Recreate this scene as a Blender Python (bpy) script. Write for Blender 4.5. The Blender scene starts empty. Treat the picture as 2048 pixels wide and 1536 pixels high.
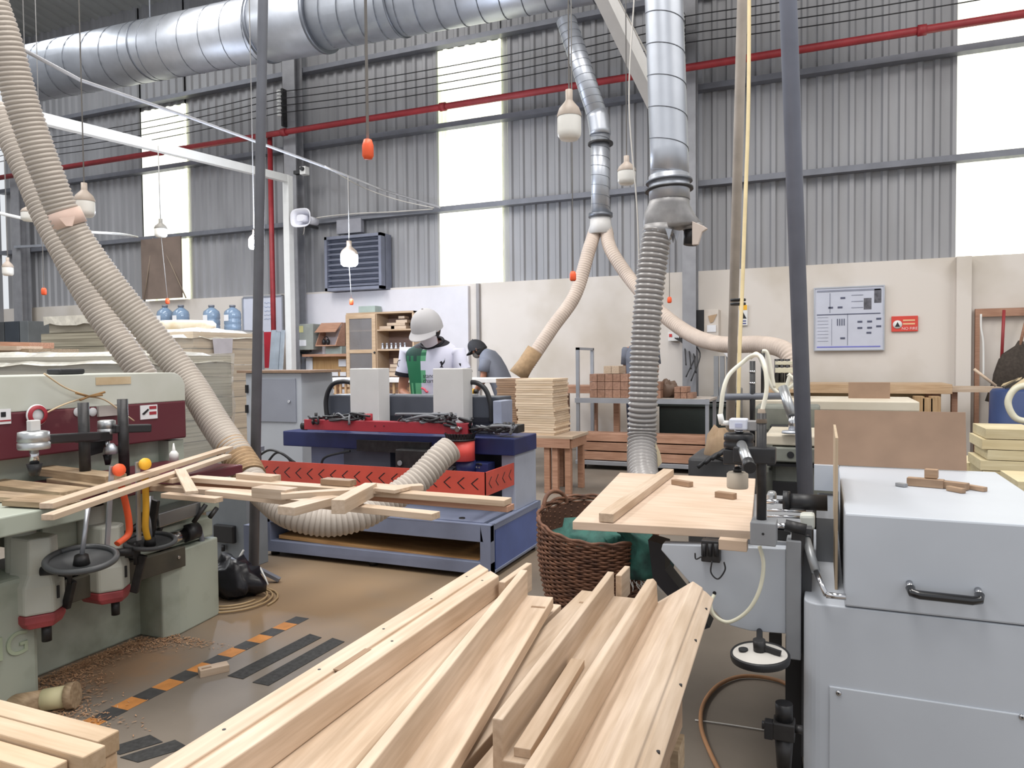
import bpy, bmesh, math, random
from mathutils import Vector as V, Matrix as Mx, noise
random.seed(7)
sc = bpy.context.scene
# ---------------- camera ----------------
F = 1480.0; CH = 1.35
_y = math.radians(22.8); _p = math.atan(47 / 1480); _r = 0.0097
cf = V((-math.sin(_y) * math.cos(_p), math.cos(_y) * math.cos(_p), -math.sin(_p)))
_r0 = V((math.cos(_y), math.sin(_y), 0)); _u0 = _r0.cross(cf)
cr = _r0 * math.cos(_r) - _u0 * math.sin(_r); cu = _u0 * math.cos(_r) + _r0 * math.sin(_r)
cam_d = bpy.data.cameras.new('camera'); cam = bpy.data.objects.new('camera', cam_d)
sc.collection.objects.link(cam); sc.camera = cam
cam_d.sensor_width = 36; cam_d.lens = F / 2048 * 36; cam_d.clip_start = 0.02; cam_d.clip_end = 200
cam.matrix_world = Mx(((cr.x, cu.x, -cf.x, 0), (cr.y, cu.y, -cf.y, 0), (cr.z, cu.z, -cf.z, CH), (0, 0, 0, 1)))
# ---------------- world, lights, exposure ----------------
sc.view_settings.view_transform = 'Standard'; sc.view_settings.look = 'None'
sc.view_settings.exposure = 0.0; sc.view_settings.gamma = 1
W = bpy.data.worlds.new('world'); sc.world = W; W.use_nodes = True
W.node_tree.nodes['Background'].inputs[0].default_value = (0.93, 0.96, 1.0, 1)
W.node_tree.nodes['Background'].inputs[1].default_value = 0.85
def area(name, loc, sx, sy, power, col, rot=(0, 0, 0)):
    l = bpy.data.lights.new(name, 'AREA'); l.shape = 'RECTANGLE'; l.size = sx; l.size_y = sy
    l.energy = power; l.color = col
    o = bpy.data.objects.new(name, l); sc.collection.objects.link(o); o.location = loc; o.rotation_euler = rot
    return o
# area lights added under the roof, out of view, as daylight from assumed skylights
area('roof_fill', (-1.0, 2.2, 8.2), 2.0, 9.0, 620, (1.0, 0.97, 0.93))
area('roof_fill', (-7.5, 3.5, 8.2), 2.0, 9.0, 700, (1.0, 0.98, 0.95))
area('roof_fill', (5.5, 3.5, 8.2), 2.0, 9.0, 480, (1.0, 0.96, 0.9))
area('roof_fill', (-13.5, 4.5, 8.2), 2.0, 9.0, 420, (0.95, 0.98, 1.0))

# ---------------- point helpers (a pixel of the 2048x1536 frame -> a point of the hall) ----------------
def D(px, py): return cf + cr * ((px - 1024) / F) + cu * ((768 - py) / F)
O = V((0, 0, CH))
def P(px, py, d): return O + D(px, py) * d
def PZ(px, py, z): q = D(px, py); return O + q * ((z - CH) / q.z)
def PY(px, py, Y): q = D(px, py); return O + q * (Y / q.y)
def PX(px, py, X): q = D(px, py); return O + q * (X / q.x)

# ---------------- materials ----------------
def lin(c):
    return tuple(((x / 255) / 12.92 if x / 255 <= 0.04045 else ((x / 255 + 0.055) / 1.055) ** 2.4) for x in c)
MT = {}
def mat(name, c, rough=0.6, metal=0.0, var=0.12, scale=6, bump=0.0, c2=None, stretch=None, emit=0, trans=0, coat=0, detail=4, obj=True, thresh=None, alpha=1):
    if name in MT: return MT[name]
    m = bpy.data.materials.new(name); m.use_nodes = True; nt = m.node_tree; N = nt.nodes; L = nt.links
    b = N['Principled BSDF']; c = lin(c)
    b.inputs['Roughness'].default_value = rough; b.inputs['Metallic'].default_value = metal
    if trans: b.inputs['Transmission Weight'].default_value = trans
    if coat: b.inputs['Coat Weight'].default_value = coat
    if alpha < 1: b.inputs['Alpha'].default_value = alpha
    tc = N.new('ShaderNodeTexCoord'); mp = N.new('ShaderNodeMapping'); L.new(tc.outputs['Object'], mp.inputs[0])
    if stretch: mp.inputs['Scale'].default_value = stretch
    nz = N.new('ShaderNodeTexNoise'); nz.inputs['Scale'].default_value = scale; nz.inputs['Detail'].default_value = detail
    L.new(mp.outputs[0], nz.inputs['Vector'])
    rp = N.new('ShaderNodeValToRGB'); L.new(nz.outputs['Fac'], rp.inputs[0])
    e = rp.color_ramp.elements
    if thresh: e[0].position, e[1].position = thresh
    else: e[0].position = 0.3; e[1].position = 0.7
    d = lin(c2) if c2 else tuple(x * (1 - var) for x in c)
    h = c if c2 else tuple(min(1, x * (1 + var * 0.6)) for x in c)
    e[0].color = (*d, 1); e[1].color = (*h, 1)
    L.new(rp.outputs[0], b.inputs['Base Color'])
    if emit:
        L.new(rp.outputs[0], b.inputs['Emission Color']); b.inputs['Emission Strength'].default_value = emit
    if bump:
        bp = N.new('ShaderNodeBump'); bp.inputs['Strength'].default_value = bump; bp.inputs['Distance'].default_value = 0.01
        L.new(nz.outputs['Fac'], bp.inputs['Height']); L.new(bp.outputs[0], b.inputs['Normal'])
    MT[name] = m; return m
def wood(name, c, c2, scale=5, stretch=(1, 14, 14), rough=0.62, coarse=True):
    """long grain along local X; slight board-to-board colour change by Object Info random"""
    if name in MT: return MT[name]
    m = mat(name, c, rough, c2=c2, scale=scale, stretch=stretch, bump=0.08, detail=6)
    nt = m.node_tree; N = nt.nodes; L = nt.links; b = N['Principled BSDF']
    oi = N.new('ShaderNodeObjectInfo'); hs = N.new('ShaderNodeHueSaturation')
    mr = N.new('ShaderNodeMapRange'); mr.inputs['To Min'].default_value = 0.86; mr.inputs['To Max'].default_value = 1.08
    L.new(oi.outputs['Random'], mr.inputs['Value']); L.new(mr.outputs[0], hs.inputs['Value'])
    ad = N.new('ShaderNodeVectorMath'); ad.operation = 'ADD'
    cb = N.new('ShaderNodeCombineXYZ'); ml = N.new('ShaderNodeMath'); ml.operation = 'MULTIPLY'; ml.inputs[1].default_value = 37
    L.new(oi.outputs['Random'], ml.inputs[0]); L.new(ml.outputs[0], cb.inputs[0]); L.new(ml.outputs[0], cb.inputs[1])
    mpn = [n for n in N if n.type == 'MAPPING'][0]; tcn = [n for n in N if n.type == 'TEX_COORD'][0]
    L.new(tcn.outputs['Object'], ad.inputs[0]); L.new(cb.outputs[0], ad.inputs[1]); L.new(ad.outputs[0], mpn.inputs[0])
    rp = [n for n in N if n.type == 'VALTORGB'][0]
    n2 = N.new('ShaderNodeTexNoise'); n2.inputs['Scale'].default_value = 2.2; L.new(ad.outputs[0], n2.inputs['Vector'])
    mx = N.new('ShaderNodeMix'); mx.data_type = 'RGBA'; mx.blend_type = 'MULTIPLY'
    r2 = N.new('ShaderNodeValToRGB'); r2.color_ramp.elements[0].position = 0.35; r2.color_ramp.elements[0].color = (0.86, 0.82, 0.76, 1)
    r2.color_ramp.elements[1].position = 0.65; r2.color_ramp.elements[1].color = (1, 1, 1, 1)
    L.new(n2.outputs['Fac'], r2.inputs[0]); mx.inputs[0].default_value = 1.0
    L.new(rp.outputs[0], mx.inputs[6]); L.new(r2.outputs[0], mx.inputs[7]); L.new(mx.outputs[2], hs.inputs['Color'])
    L.new(hs.outputs[0], b.inputs['Base Color'])
    return m
PINE = wood('pale_rubberwood', (212, 192, 172), (190, 168, 146))
OAK = wood('weathered_wood', (192, 170, 142), (150, 128, 102))
REDW = wood('reddish_wood', (194, 152, 128), (164, 122, 100))
BRN = wood('brown_offcut_wood', (178, 150, 124), (146, 120, 98))
PLY = wood('plywood', (218, 200, 176), (198, 178, 150), stretch=(1, 8, 8))
MDF = mat('hardboard', (150, 124, 104), 0.75, var=0.1, scale=9)
GALV = mat('galvanised_steel', (186, 190, 198), 0.42, 0.75, var=0.10, scale=5)
SHEET = mat('grey_sheet_metal', (154, 154, 157), 0.55, 0.2, var=0.14, scale=1.3, stretch=(2, 2, 0.4))
STEEL = mat('grey_painted_steel', (150, 152, 156), 0.5, 0.2)
DSTEEL = mat('dark_grey_pipe_paint', (116, 119, 128), 0.45, 0.0, var=0.15)
BLK = mat('black_plastic', (34, 34, 37), 0.45, var=0.2)
BLKM = mat('blackened_steel', (58, 57, 58), 0.45, 0.5, var=0.35, scale=20)
CHROME = mat('chrome', (205, 205, 208), 0.18, 1.0, var=0.05)
CREAM = mat('cream_plaster', (216, 209, 202), 0.85, c2=(190, 180, 166), scale=0.8, thresh=(0.28, 0.55))
HOSE = mat('beige_hose_rubber', (186, 176, 166), 0.6, var=0.12, scale=3)
HOSED = mat('grey_clear_hose_rubber', (150, 146, 144), 0.4, var=0.14, scale=3, coat=0.3)
WHITE = mat('white_plastic', (228, 228, 226), 0.45, var=0.04)
WPAINT = mat('white_machine_paint', (206, 204, 202), 0.5, var=0.05)
LGREY = mat('light_grey_machine_paint', (186, 191, 199), 0.42, var=0.05, scale=3)
GREEN = mat('pale_green_machine_paint', (170, 177, 165), 0.5, c2=(140, 146, 132), scale=4, thresh=(0.3, 0.5))
MAROON = mat('maroon_machine_paint', (92, 38, 48), 0.4, c2=(140, 92, 92), scale=5, thresh=(0.25, 0.38))
BLUE = mat('navy_machine_paint', (38, 48, 98), 0.42, var=0.25)
BLUEP = mat('blue_panel_paint', (88, 108, 168), 0.42, var=0.12)
SLATE = mat('slate_blue_frame_paint', (128, 136, 160), 0.5, var=0.1)
REDP = mat('orange_red_guard_paint', (214, 88, 74), 0.45, var=0.12)
CRIM = mat('crimson_beam_paint', (160, 46, 58), 0.45, var=0.12)
ORANGE = mat('orange_plastic', (240, 96, 52), 0.5, var=0.06)
YEL = mat('yellow_plastic', (238, 180, 48), 0.5, var=0.08)
REDPIPE = mat('red_pipe_paint', (150, 44, 50), 0.5, var=0.2)
FABW = mat('plastic_wrap', (208, 204, 192), 0.25, var=0.16, scale=14, bump=0.6, coat=0.6)
CARD = mat('cardboard', (176, 148, 118), 0.8, var=0.08)
PAPER = mat('white_paper', (225, 225, 228), 0.8, var=0.03)
SKIN = mat('skin', (176, 122, 98), 0.55, var=0.08)
HAIR = mat('black_hair', (22, 20, 20), 0.5)
GROOVE_SHADE = {'beige_hose_rubber': mat('hose_groove_shade', (160, 150, 140), 0.6), 'grey_clear_hose_rubber': mat('grey_hose_groove_shade', (112, 108, 107), 0.5)}
DUSTY = mat('sawdusty_hose_rubber', (172, 144, 112), 0.9, var=0.2, scale=20, bump=0.3)

# ---------------- mesh builder ----------------
def frame(axis, up=V((0, 0, 1))):
    a = V(axis).normalized(); up = V(up)
    if abs(a.dot(up.normalized())) > 0.98: up = V((0, 1, 0)) if abs(a.y) < 0.9 else V((1, 0, 0))
    s = a.cross(up).normalized(); return a, s, s.cross(a).normalized()
class MB:
    def __init__(s): s.v = []; s.f = []; s.k = []; s.sm = []; s.mi = 0
    def add(s, vs, fs, smooth=False):
        n = len(s.v); s.v += [V(a) for a in vs]
        for f in fs: s.f.append([n + i for i in f]); s.k.append(s.mi); s.sm.append(smooth)
        return s
    def hexa(s, q): # 4 bottom then 4 top, same order
        return s.add(q, [(0, 3, 2, 1), (4, 5, 6, 7), (0, 1, 5, 4), (1, 2, 6, 5), (2, 3, 7, 6), (3, 0, 4, 7)])
    def bx(s, x0, x1, y0, y1, z0, z1):
        return s.hexa([(x0, y0, z0), (x1, y0, z0), (x1, y1, z0), (x0, y1, z0), (x0, y0, z1), (x1, y0, z1), (x1, y1, z1), (x0, y1, z1)])
    def beam(s, p, q, w, h, up=(0, 0, 1)):
        p, q = V(p), V(q); a, sd, u = frame(q - p, up); c = []
        for e in (p, q): c.append([e + sd * i * w / 2 + u * j * h / 2 for i, j in ((-1, -1), (1, -1), (1, 1), (-1, 1))])
        return s.add(c[0] + c[1], [(3, 2, 1, 0), (4, 5, 6, 7), (0, 1, 5, 4), (1, 2, 6, 5), (2, 3, 7, 6), (3, 0, 4, 7)])
    def cyl(s, p, q, r, r2=None, n=16, caps=True, smooth=True):
        return s.tube([p, q], [r, r if r2 is None else r2], n, caps, smooth)
    def tube(s, pts, r, n=12, caps=True, smooth=True, ell=None):
        pts = [V(p) for p in pts]; k = len(pts); R = r if isinstance(r, (list, tuple)) else [r] * k
        a, sd, u = frame(pts[1] - pts[0]); vs = []
        for i, p in enumerate(pts):
            t = (pts[min(i + 1, k - 1)] - pts[max(i - 1, 0)]).normalized()
            sd = (sd - t * sd.dot(t)).normalized(); u = sd.cross(t).normalized()
            for j in range(n):
                g = 2 * math.pi * j / n
                vs.append(p + (sd * math.cos(g) + u * math.sin(g) * (ell or 1)) * R[i])
        fs = [(i * n + j, i * n + (j + 1) % n, (i + 1) * n + (j + 1) % n, (i + 1) * n + j) for i in range(k - 1) for j in range(n)]
        s.add(vs, fs, smooth)
        if caps:
            s.add(vs[:n], [tuple(range(n))]); s.add(vs[-n:], [tuple(range(n - 1, -1, -1))])
        return s
    def lathe(s, prof, org, axis=(0, 0, 1), n=24, smooth=True):
        a, sd, u = frame(axis); org = V(org); vs = []
        for r, h in prof:
            for j in range(n):
                g = 2 * math.pi * j / n; vs.append(org + a * h + (sd * math.cos(g) + u * math.sin(g)) * max(r, 1e-4))
        k = len(prof)
        return s.add(vs, [(i * n + j, i * n + (j + 1) % n, (i + 1) * n + (j + 1) % n, (i + 1) * n + j) for i in range(k - 1) for j in range(n)], smooth)
    def prism(s, poly, vec, smooth=False):
        n = len(poly); vec = V(vec); a = [V(p) for p in poly]; b = [p + vec for p in a]
        s.add(a + b, [tuple(range(n - 1, -1, -1)), tuple(range(n, 2 * n))] + [(i, (i + 1) % n, n + (i + 1) % n, n + i) for i in range(n)], smooth)
        return s
    def ball(s, c, r, n=12, sc_=(1, 1, 1), smooth=True):
        c = V(c); m = n // 2; vs = []
        for i in range(m + 1):
            t = math.pi * i / m
            for j in range(n):
                g = 2 * math.pi * j / n
                vs.append(c + V((math.sin(t) * math.cos(g) * sc_[0], math.sin(t) * math.sin(g) * sc_[1], math.cos(t) * sc_[2])) * r)
        return s.add(vs, [(i * n + j, (i + 1) * n + j, (i + 1) * n + (j + 1) % n, i * n + (j + 1) % n) for i in range(m) for j in range(n)], smooth)
    def loft(s, rings, caps=True, smooth=True):
        n = len(rings[0]); vs = [V(p) for r in rings for p in r]; k = len(rings)
        s.add(vs, [(i * n + j, i * n + (j + 1) % n, (i + 1) * n + (j + 1) % n, (i + 1) * n + j) for i in range(k - 1) for j in range(n)], smooth)
        if caps: s.add(vs[:n], [tuple(range(n - 1, -1, -1))]); s.add(vs[-n:], [tuple(range(n))])
        return s
    # front face on the plane Y spanning two picture corners, going back by dep
    def fb(s, x0, y0, x1, y1, Y, dep):
        xm, ym = (x0 + x1) / 2, (y0 + y1) / 2
        return s.bx(PY(x0, ym, Y).x, PY(x1, ym, Y).x, Y, Y + dep, PY(xm, y1, Y).z, PY(xm, y0, Y).z)
    # right-facing face on the plane X spanning two picture corners, going back by dep
    def xb(s, x0, y0, x1, y1, X, dep):
        xm, ym = (x0 + x1) / 2, (y0 + y1) / 2
        return s.bx(X - dep, X, PX(x0, ym, X).y, PX(x1, ym, X).y, PX(xm, y1, X).z, PX(xm, y0, X).z)
    def build(s, name, mats, parent=None, M=None, bevel=0, sub=0):
        if not isinstance(mats, (list, tuple)): mats = [mats] + ([GROOVE_SHADE.get(mats.name, mats)] if 1 in s.k else [])
        me = bpy.data.meshes.new(name); me.from_pydata([tuple(p) for p in s.v], [], s.f)
        for m in (mats if isinstance(mats, (list, tuple)) else [mats]): me.materials.append(m)
        me.polygons.foreach_set('material_index', s.k); me.polygons.foreach_set('use_smooth', s.sm)
        bm = bmesh.new(); bm.from_mesh(me); bmesh.ops.remove_doubles(bm, verts=bm.verts, dist=1e-5)
        bmesh.ops.recalc_face_normals(bm, faces=bm.faces); bm.to_mesh(me); bm.free(); me.update()
        o = bpy.data.objects.new(name, me); sc.collection.objects.link(o)
        if M is not None: o.matrix_world = M
        if parent is not None:
            o.parent = parent; o.matrix_parent_inverse = parent.matrix_world.inverted()
        if bevel:
            b = o.modifiers.new('bevel', 'BEVEL'); b.width = bevel; b.segments = 2; b.limit_method = 'ANGLE'; b.angle_limit = 0.6
        if sub:
            b = o.modifiers.new('sub', 'SUBSURF'); b.levels = sub; b.render_levels = sub
        return o
def tag(o, label=None, cat=None, group=None, kind=None):
    if cat and not kind: kind = 'thing'
    if label: o['label'] = label
    if cat: o['category'] = cat
    if group: o['group'] = group
    if kind: o['kind'] = kind
    return o
def thing(name, loc, label, cat, group=None):
    o = bpy.data.objects.new(name, None); sc.collection.objects.link(o); o.empty_display_size = 0.1
    o.matrix_world = Mx.Translation(V(loc)); return tag(o, label, cat, group)
def struct(o, label=None): return tag(o, label, kind='structure')
def spl(pts, k=10):
    pts = [V(p) for p in pts]; q = [pts[0] * 2 - pts[1]] + pts + [pts[-1] * 2 - pts[-2]]; out = []
    for i in range(1, len(q) - 2):
        a, b, c, d = q[i - 1:i + 3]
        for j in range(k):
            t = j / k
            out.append(0.5 * ((2 * b) + (c - a) * t + (2 * a - 5 * b + 4 * c - d) * t * t + (3 * b - a - 3 * c + d) * t ** 3))
    return out + [pts[-1]]
def resample(pts, step):
    out = [pts[0].copy()]; acc = 0
    for a, b in zip(pts, pts[1:]):
        L = (b - a).length; t = step - acc
        while t <= L: out.append(a + (b - a) * (t / L)); t += step
        acc = L - (t - step)
    return out
def hose_mesh(pts, r, pitch=0.022, depth=0.14, n=18, k=14):
    q = resample(spl(pts, k), pitch / 4); m = MB()
    m.tube(q, [r * (1, 1, 1 - depth, 1 - depth)[i % 4] for i in range(len(q))], n)
    for i in range(len(q) - 1): # grooves between the ribs get a darker copy, their shade put into the colour
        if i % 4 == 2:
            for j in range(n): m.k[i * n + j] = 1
    return m
def text(name, body, size, M, m, parent, ext=0.0006, align='CENTER'):
    c = bpy.data.curves.new(name, 'FONT'); c.body = body; c.size = size; c.extrude = ext; c.align_x = align; c.align_y = 'CENTER'
    tmp = bpy.data.objects.new(name, c); me = bpy.data.meshes.new_from_object(tmp); bpy.data.objects.remove(tmp)
    me.materials.clear(); me.materials.append(m); o = bpy.data.objects.new(name, me); sc.collection.objects.link(o); o.matrix_world = M
    if parent: o.parent = parent; o.matrix_parent_inverse = parent.matrix_world.inverted()
    return o
def facing(p, n, up=(0, 0, 1)): # matrix with local Z = n, local Y ~ up
    n = V(n).normalized(); up = V(up); x = up.cross(n).normalized(); y = n.cross(x)
    return Mx(((x.x, y.x, n.x, p[0]), (x.y, y.y, n.y, p[1]), (x.z, y.z, n.z, p[2]), (0, 0, 0, 1)))
def board(name, p, q, w, t, m, label=None, cat=None, group=None, up=(0, 0, 1), parent=None, bevel=0.0015, extra=None):
    """board from end p to end q (centre of its section), width w, thickness t, grain along its length"""
    p, q = V(p), V(q); a, sd, u = frame(q - p, up); c = (p + q) / 2; L = (q - p).length
    M = Mx(((a.x, -sd.x, u.x, c.x), (a.y, -sd.y, u.y, c.y), (a.z, -sd.z, u.z, c.z), (0, 0, 0, 1)))
    b = MB(); b.bx(-L / 2, L / 2, -w / 2, w / 2, -t / 2, t / 2)
    if extra: extra(b, L)
    return tag(b.build(name, m if isinstance(m, (list, tuple)) else m, parent, M, bevel), label, cat, group)
def label_ord(i, n):
    w = ['topmost', 'second', 'third', 'fourth', 'fifth', 'sixth', 'seventh', 'eighth', 'ninth', 'tenth', 'eleventh', 'twelfth', 'thirteenth', 'fourteenth', 'fifteenth', 'sixteenth', 'seventeenth', 'eighteenth', 'nineteenth', 'twentieth']
    return w[i] if i == 0 else w[i] + ' from the top'
# ================= the hall =================
WY = 11.0; WT = 2.62
# floor
fm = mat('concrete_floor', (134, 124, 113), 0.55, c2=(106, 98, 89), scale=1.1, detail=8, thresh=(0.3, 0.65))
def floor_mat():
    nt = fm.node_tree; N = nt.nodes; L = nt.links; b = N['Principled BSDF']
    rp = [n for n in N if n.type == 'VALTORGB'][0]
    tc = [n for n in N if n.type == 'TEX_COORD'][0]
    cur = rp.outputs[0]
    for (cx, cy, rad, col, nsc) in ((-2.65, 3.45, 0.9, (146, 120, 90), 3.0), (-2.9, 2.35, 0.36, (140, 114, 90), 14.0), (-2.7, 4.4, 1.3, (142, 120, 94), 2.2)):
        sub = N.new('ShaderNodeVectorMath'); sub.operation = 'SUBTRACT'; sub.inputs[1].default_value = (cx, cy, 0)
        ln = N.new('ShaderNodeVectorMath'); ln.operation = 'LENGTH'; mr = N.new('ShaderNodeMapRange')
        L.new(tc.outputs['Object'], sub.inputs[0]); L.new(sub.outputs[0], ln.inputs[0]); L.new(ln.outputs['Value'], mr.inputs['Value'])
        mr.inputs['From Min'].default_value = rad; mr.inputs['From Max'].default_value = 0.0
        nz = N.new('ShaderNodeTexNoise'); nz.inputs['Scale'].default_value = nsc; nz.inputs['Detail'].default_value = 7
        L.new(tc.outputs['Object'], nz.inputs['Vector'])
        mu = N.new('ShaderNodeMath'); mu.operation = 'MULTIPLY'; mu.use_clamp = True; m2 = N.new('ShaderNodeMath'); m2.operation = 'MULTIPLY'; m2.inputs[1].default_value = 3.0
        L.new(mr.outputs[0], m2.inputs[0]); L.new(m2.outputs[0], mu.inputs[0]); L.new(nz.outputs['Fac'], mu.inputs[1])
        mx = N.new('ShaderNodeMix'); mx.data_type = 'RGBA'; L.new(mu.outputs[0], mx.inputs[0]); L.new(cur, mx.inputs[6]); mx.inputs[7].default_value = (*lin(col), 1)
        cur = mx.outputs[2]
    L.new(cur, b.inputs['Base Color'])
floor_mat()
struct(MB().bx(-17.3, 9, -4, 12, -0.2, 0).build('floor', fm), 'dusty concrete workshop floor')
# masonry plinth wall
m = MB(); m.bx(-17.3, 9, WY, WY + 0.2, 0, WT); lw = struct(m.build('wall_back', CREAM), 'cream plastered lower wall along the back of the hall')
m = MB(); m.bx(PY(1912, 600, 10.9).x, PY(1942, 600, 10.9).x, 10.86, WY, 0, WT - 0.01); struct(m.build('trim_1', CREAM), 'plastered pilaster')
m = MB(); m.bx(PY(958, 640, WY).x - 0.02, PY(958, 640, WY).x + 0.03, 10.94, WY, 0, WT - 0.01)
struct(m.build('trim_2', mat('grey_trim', (150, 146, 146), 0.6)), 'grey vertical joint strip on the plinth wall')
m = MB(); m.bx(PY(600, 640, WY).x, PY(940, 640, WY).x, 10.93, WY, 0, WT - 0.04); struct(m.build('trim_3', mat('white_wall_board', (214, 212, 218), 0.6, var=0.03)), 'white board lining behind the cabinet')
# corrugated cladding with three translucent strips
def corr(x0, x1, z0, z1, Y, pitch=0.2, d=0.035, m=None):
    m = m or MB(); xs = []; x = x0
    while x < x1 - 1e-4:
        for dx, dy in ((0, 0), (0.50, 0), (0.62, -1), (0.88, -1)):
            xx = min(x + dx * pitch, x1); xs.append((xx, Y + dy * d))
        x += pitch
    xs.append((x1, Y)); n = len(xs)
    m.add([(a, b, z) for z in (z0, z1) for a, b in xs], [(i, i + 1, n + i + 1, n + i) for i in range(n - 1)])
    m.add([(a, b + 0.004, z) for z in (z0, z1) for a, b in xs], [(i + 1, i, n + i, n + i + 1) for i in range(n - 1)])
    return m
wins = [(-12.76, -11.55, 6.45), (-5.95, -4.80, 6.52), (1.57, 2.75, 6.5)]
segs = [(-17.0, wins[0][0]), (wins[0][1], wins[1][0]), (wins[1][1], wins[2][0]), (wins[2][1], 9.0)]
m = MB()
for a, b in segs: corr(a, b, WT, 8.6, WY + 0.09, m=m)
for a, b, t in wins: corr(a, b, t, 8.6, WY + 0.09, m=m)
struct(m.build('wall_back_cladding', SHEET), 'dark grey corrugated metal cladding above the plinth wall')
wm = mat('translucent_sheet', (255, 255, 240), 0.3, c2=(214, 226, 184), scale=1.2, stretch=(7, 1, 0.35), thresh=(0.25, 0.5), emit=1.05, detail=6)
for i, (a, b, t) in enumerate(wins):
    struct(corr(a, b, WT, t, WY + 0.085).build('window_%d' % (i + 1), wm), 'tall translucent corrugated daylight strip')
# girts
gm = mat('girt_steel', (118, 120, 128), 0.5, 0.3)
for i, z in enumerate((3.86, 5.22, 6.56)):
    m = MB()
    for zz in (z - 0.04, z + 0.035): m.bx(-17, 9, 10.9, 11.05, zz, zz + 0.006)
    m.bx(-17, 9, 10.895, 10.9, z - 0.04, z + 0.04)
    struct(m.build('trim_%d' % (4 + i), gm), 'horizontal steel rail of the cladding')
# roof and left end wall
m = MB(); rp = []; y0, y1 = -4, 11.2; slope = math.tan(math.radians(9))
def zroof(y): return 8.5 + (11.2 - y) * slope
x = -17.0; pts = []
while x < 9:
    for dx, dz in ((0, 0), (0.15, 0), (0.19, 0.04), (0.26, 0.04)): pts.append((x + dx, dz))
    x += 0.3
n = len(pts)
m.add([(a, y, zroof(y) + d) for y in (y0, y1) for a, d in pts], [(i, i + 1, n + i + 1, n + i) for i in range(n - 1)])
m.add([(a, y, zroof(y) + d + 0.05) for y in (y0, y1) for a, d in pts], [(i + 1, i, n + i, n + i + 1) for i in range(n - 1)])
struct(m.build('ceiling', mat('roof_sheet', (170, 172, 170), 0.5, 0.3, var=0.1, scale=1)), 'underside of the corrugated metal roof')
for k, y in enumerate((9.6, 7.6, 5.6)):
    m = MB(); m.bx(-17, 9, y, y + 0.06, zroof(y) - 0.22, zroof(y) - 0.03); struct(m.build('trim_%d' % (10 + k), gm), 'roof purlin')
m = MB(); m.bx(-17.3, -17.05, -4, 11, 0, 8.6); struct(m.build('wall_left', SHEET), 'far left end wall of grey sheet')
# columns
colm = mat('column_steel', (148, 148, 152), 0.5, 0.2)
def hcol(x, Y, z0, z1, w=0.24):
    m = MB(); m.bx(x - w / 2, x + w / 2, Y, Y + 0.02, z0, z1); m.bx(x - w / 2, x + w / 2, Y + 0.2, Y + 0.22, z0, z1); m.bx(x - 0.01, x + 0.01, Y + 0.02, Y + 0.2, z0, z1)
    m.bx(x - w / 2, x + w / 2, Y - 0.02, Y + 0.24, z0, z0 + 0.03)
    return m
for k, (px, lab) in enumerate(((583, 'beside the horn loudspeaker'), (1378, 'behind the big vertical duct'), (32, 'at the far left'))):
    X = PY(px, 500, 10.65).x
    struct(hcol(X, 10.65, 0, 8.4, 0.26 if k != 1 else 0.19).build('trim_%d' % (20 + k), colm), 'steel H column ' + lab)
    if k < 2:
        for j, z in enumerate((6.05, 5.92, 5.79, 5.66)):
            pass
        t = thing('insulator_stack', (X + 0.05, 10.55, 5.6), 'stack of small white insulators on the steel column ' + lab, 'insulator')
        m = MB(); m.bx(X - 0.08, X - 0.04, 10.54, 10.65, 5.5, 6.15); m.build('bracket', BLKM, t)
        for z in (6.05, 5.93, 5.81, 5.69):
            MB().lathe([(0.001, -.045), (.03, -.045), (.045, -.02), (.028, 0), (.045, .02), (.03, .045), (.001, .045)], (X - 0.06, 10.47, z), n=12).build('insulator', WHITE, t)
# overhead wires
for z, w in ((6.05, 'topmost'), (5.93, 'second from top'), (5.81, 'third from top'), (5.69, 'lowest')):
    pts = []
    for i in range(61):
        x = -16.8 + i * 25.5 / 60; s = ((x + 8.8) % 7.0) / 7.0
        pts.append((x, 10.43, z - 0.10 * 4 * s * (1 - s)))
    tag(MB().tube(pts, 0.008, 5, False).build('overhead_wire', BLK), w + ' of four dark wires strung along the back wall', 'wire', 'overhead wires')
# red sprinkler main and drop
pz = 5.33
t = thing('sprinkler_pipe', (-4, 10.35, pz), 'long red pipe running along the back wall below the wires', 'pipe')
m = MB().cyl((-16.9, 10.4, pz), (8.9, 10.4, pz), 0.05, n=14); m.build('pipe', REDPIPE, t)
for x in (-14.5, -11.5, -8.6, -5.5, -1.9, 1.1, 3.6):
    MB().cyl((x - 0.05, 10.4, pz), (x + 0.05, 10.4, pz), 0.066, n=14).build('coupling', REDPIPE, t)
    MB().beam((x + .1, 10.4, pz + .05), (x + .1, 10.4, pz + 1.2), 0.012, 0.012).build('hanger_rod', GALV, t) if x > 4 else None
a = PY(541, 350, 10.5); b = PY(541, 690, 10.5)
tag(MB().cyl((a.x, 10.5, pz), (a.x, 10.5, 0.0), 0.045, n=12).build('drop_pipe', REDPIPE), 'vertical red pipe dropping down left of the white post', 'pipe')
# white painted frame: long rail from the left and the post it ends on
t = thing('white_post_frame', PY(575, 700, 10.3).xy.to_3d(), 'white steel post with long horizontal rail coming from the left', 'frame')
wp = PY(575, 352, 10.3); m = MB(); m.bx(wp.x - 0.06, wp.x + 0.06, 10.24, 10.36, 0, wp.z); m.build('post', WHITE, t)
m = MB(); e = P(70, 225, 8.2); d = (e - wp).normalized(); m.beam(wp - V((0, 0, .05)), e + d * 2.5 - V((0, 0, .05)), 0.1, 0.12); m.build('rail', WHITE, t)
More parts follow.
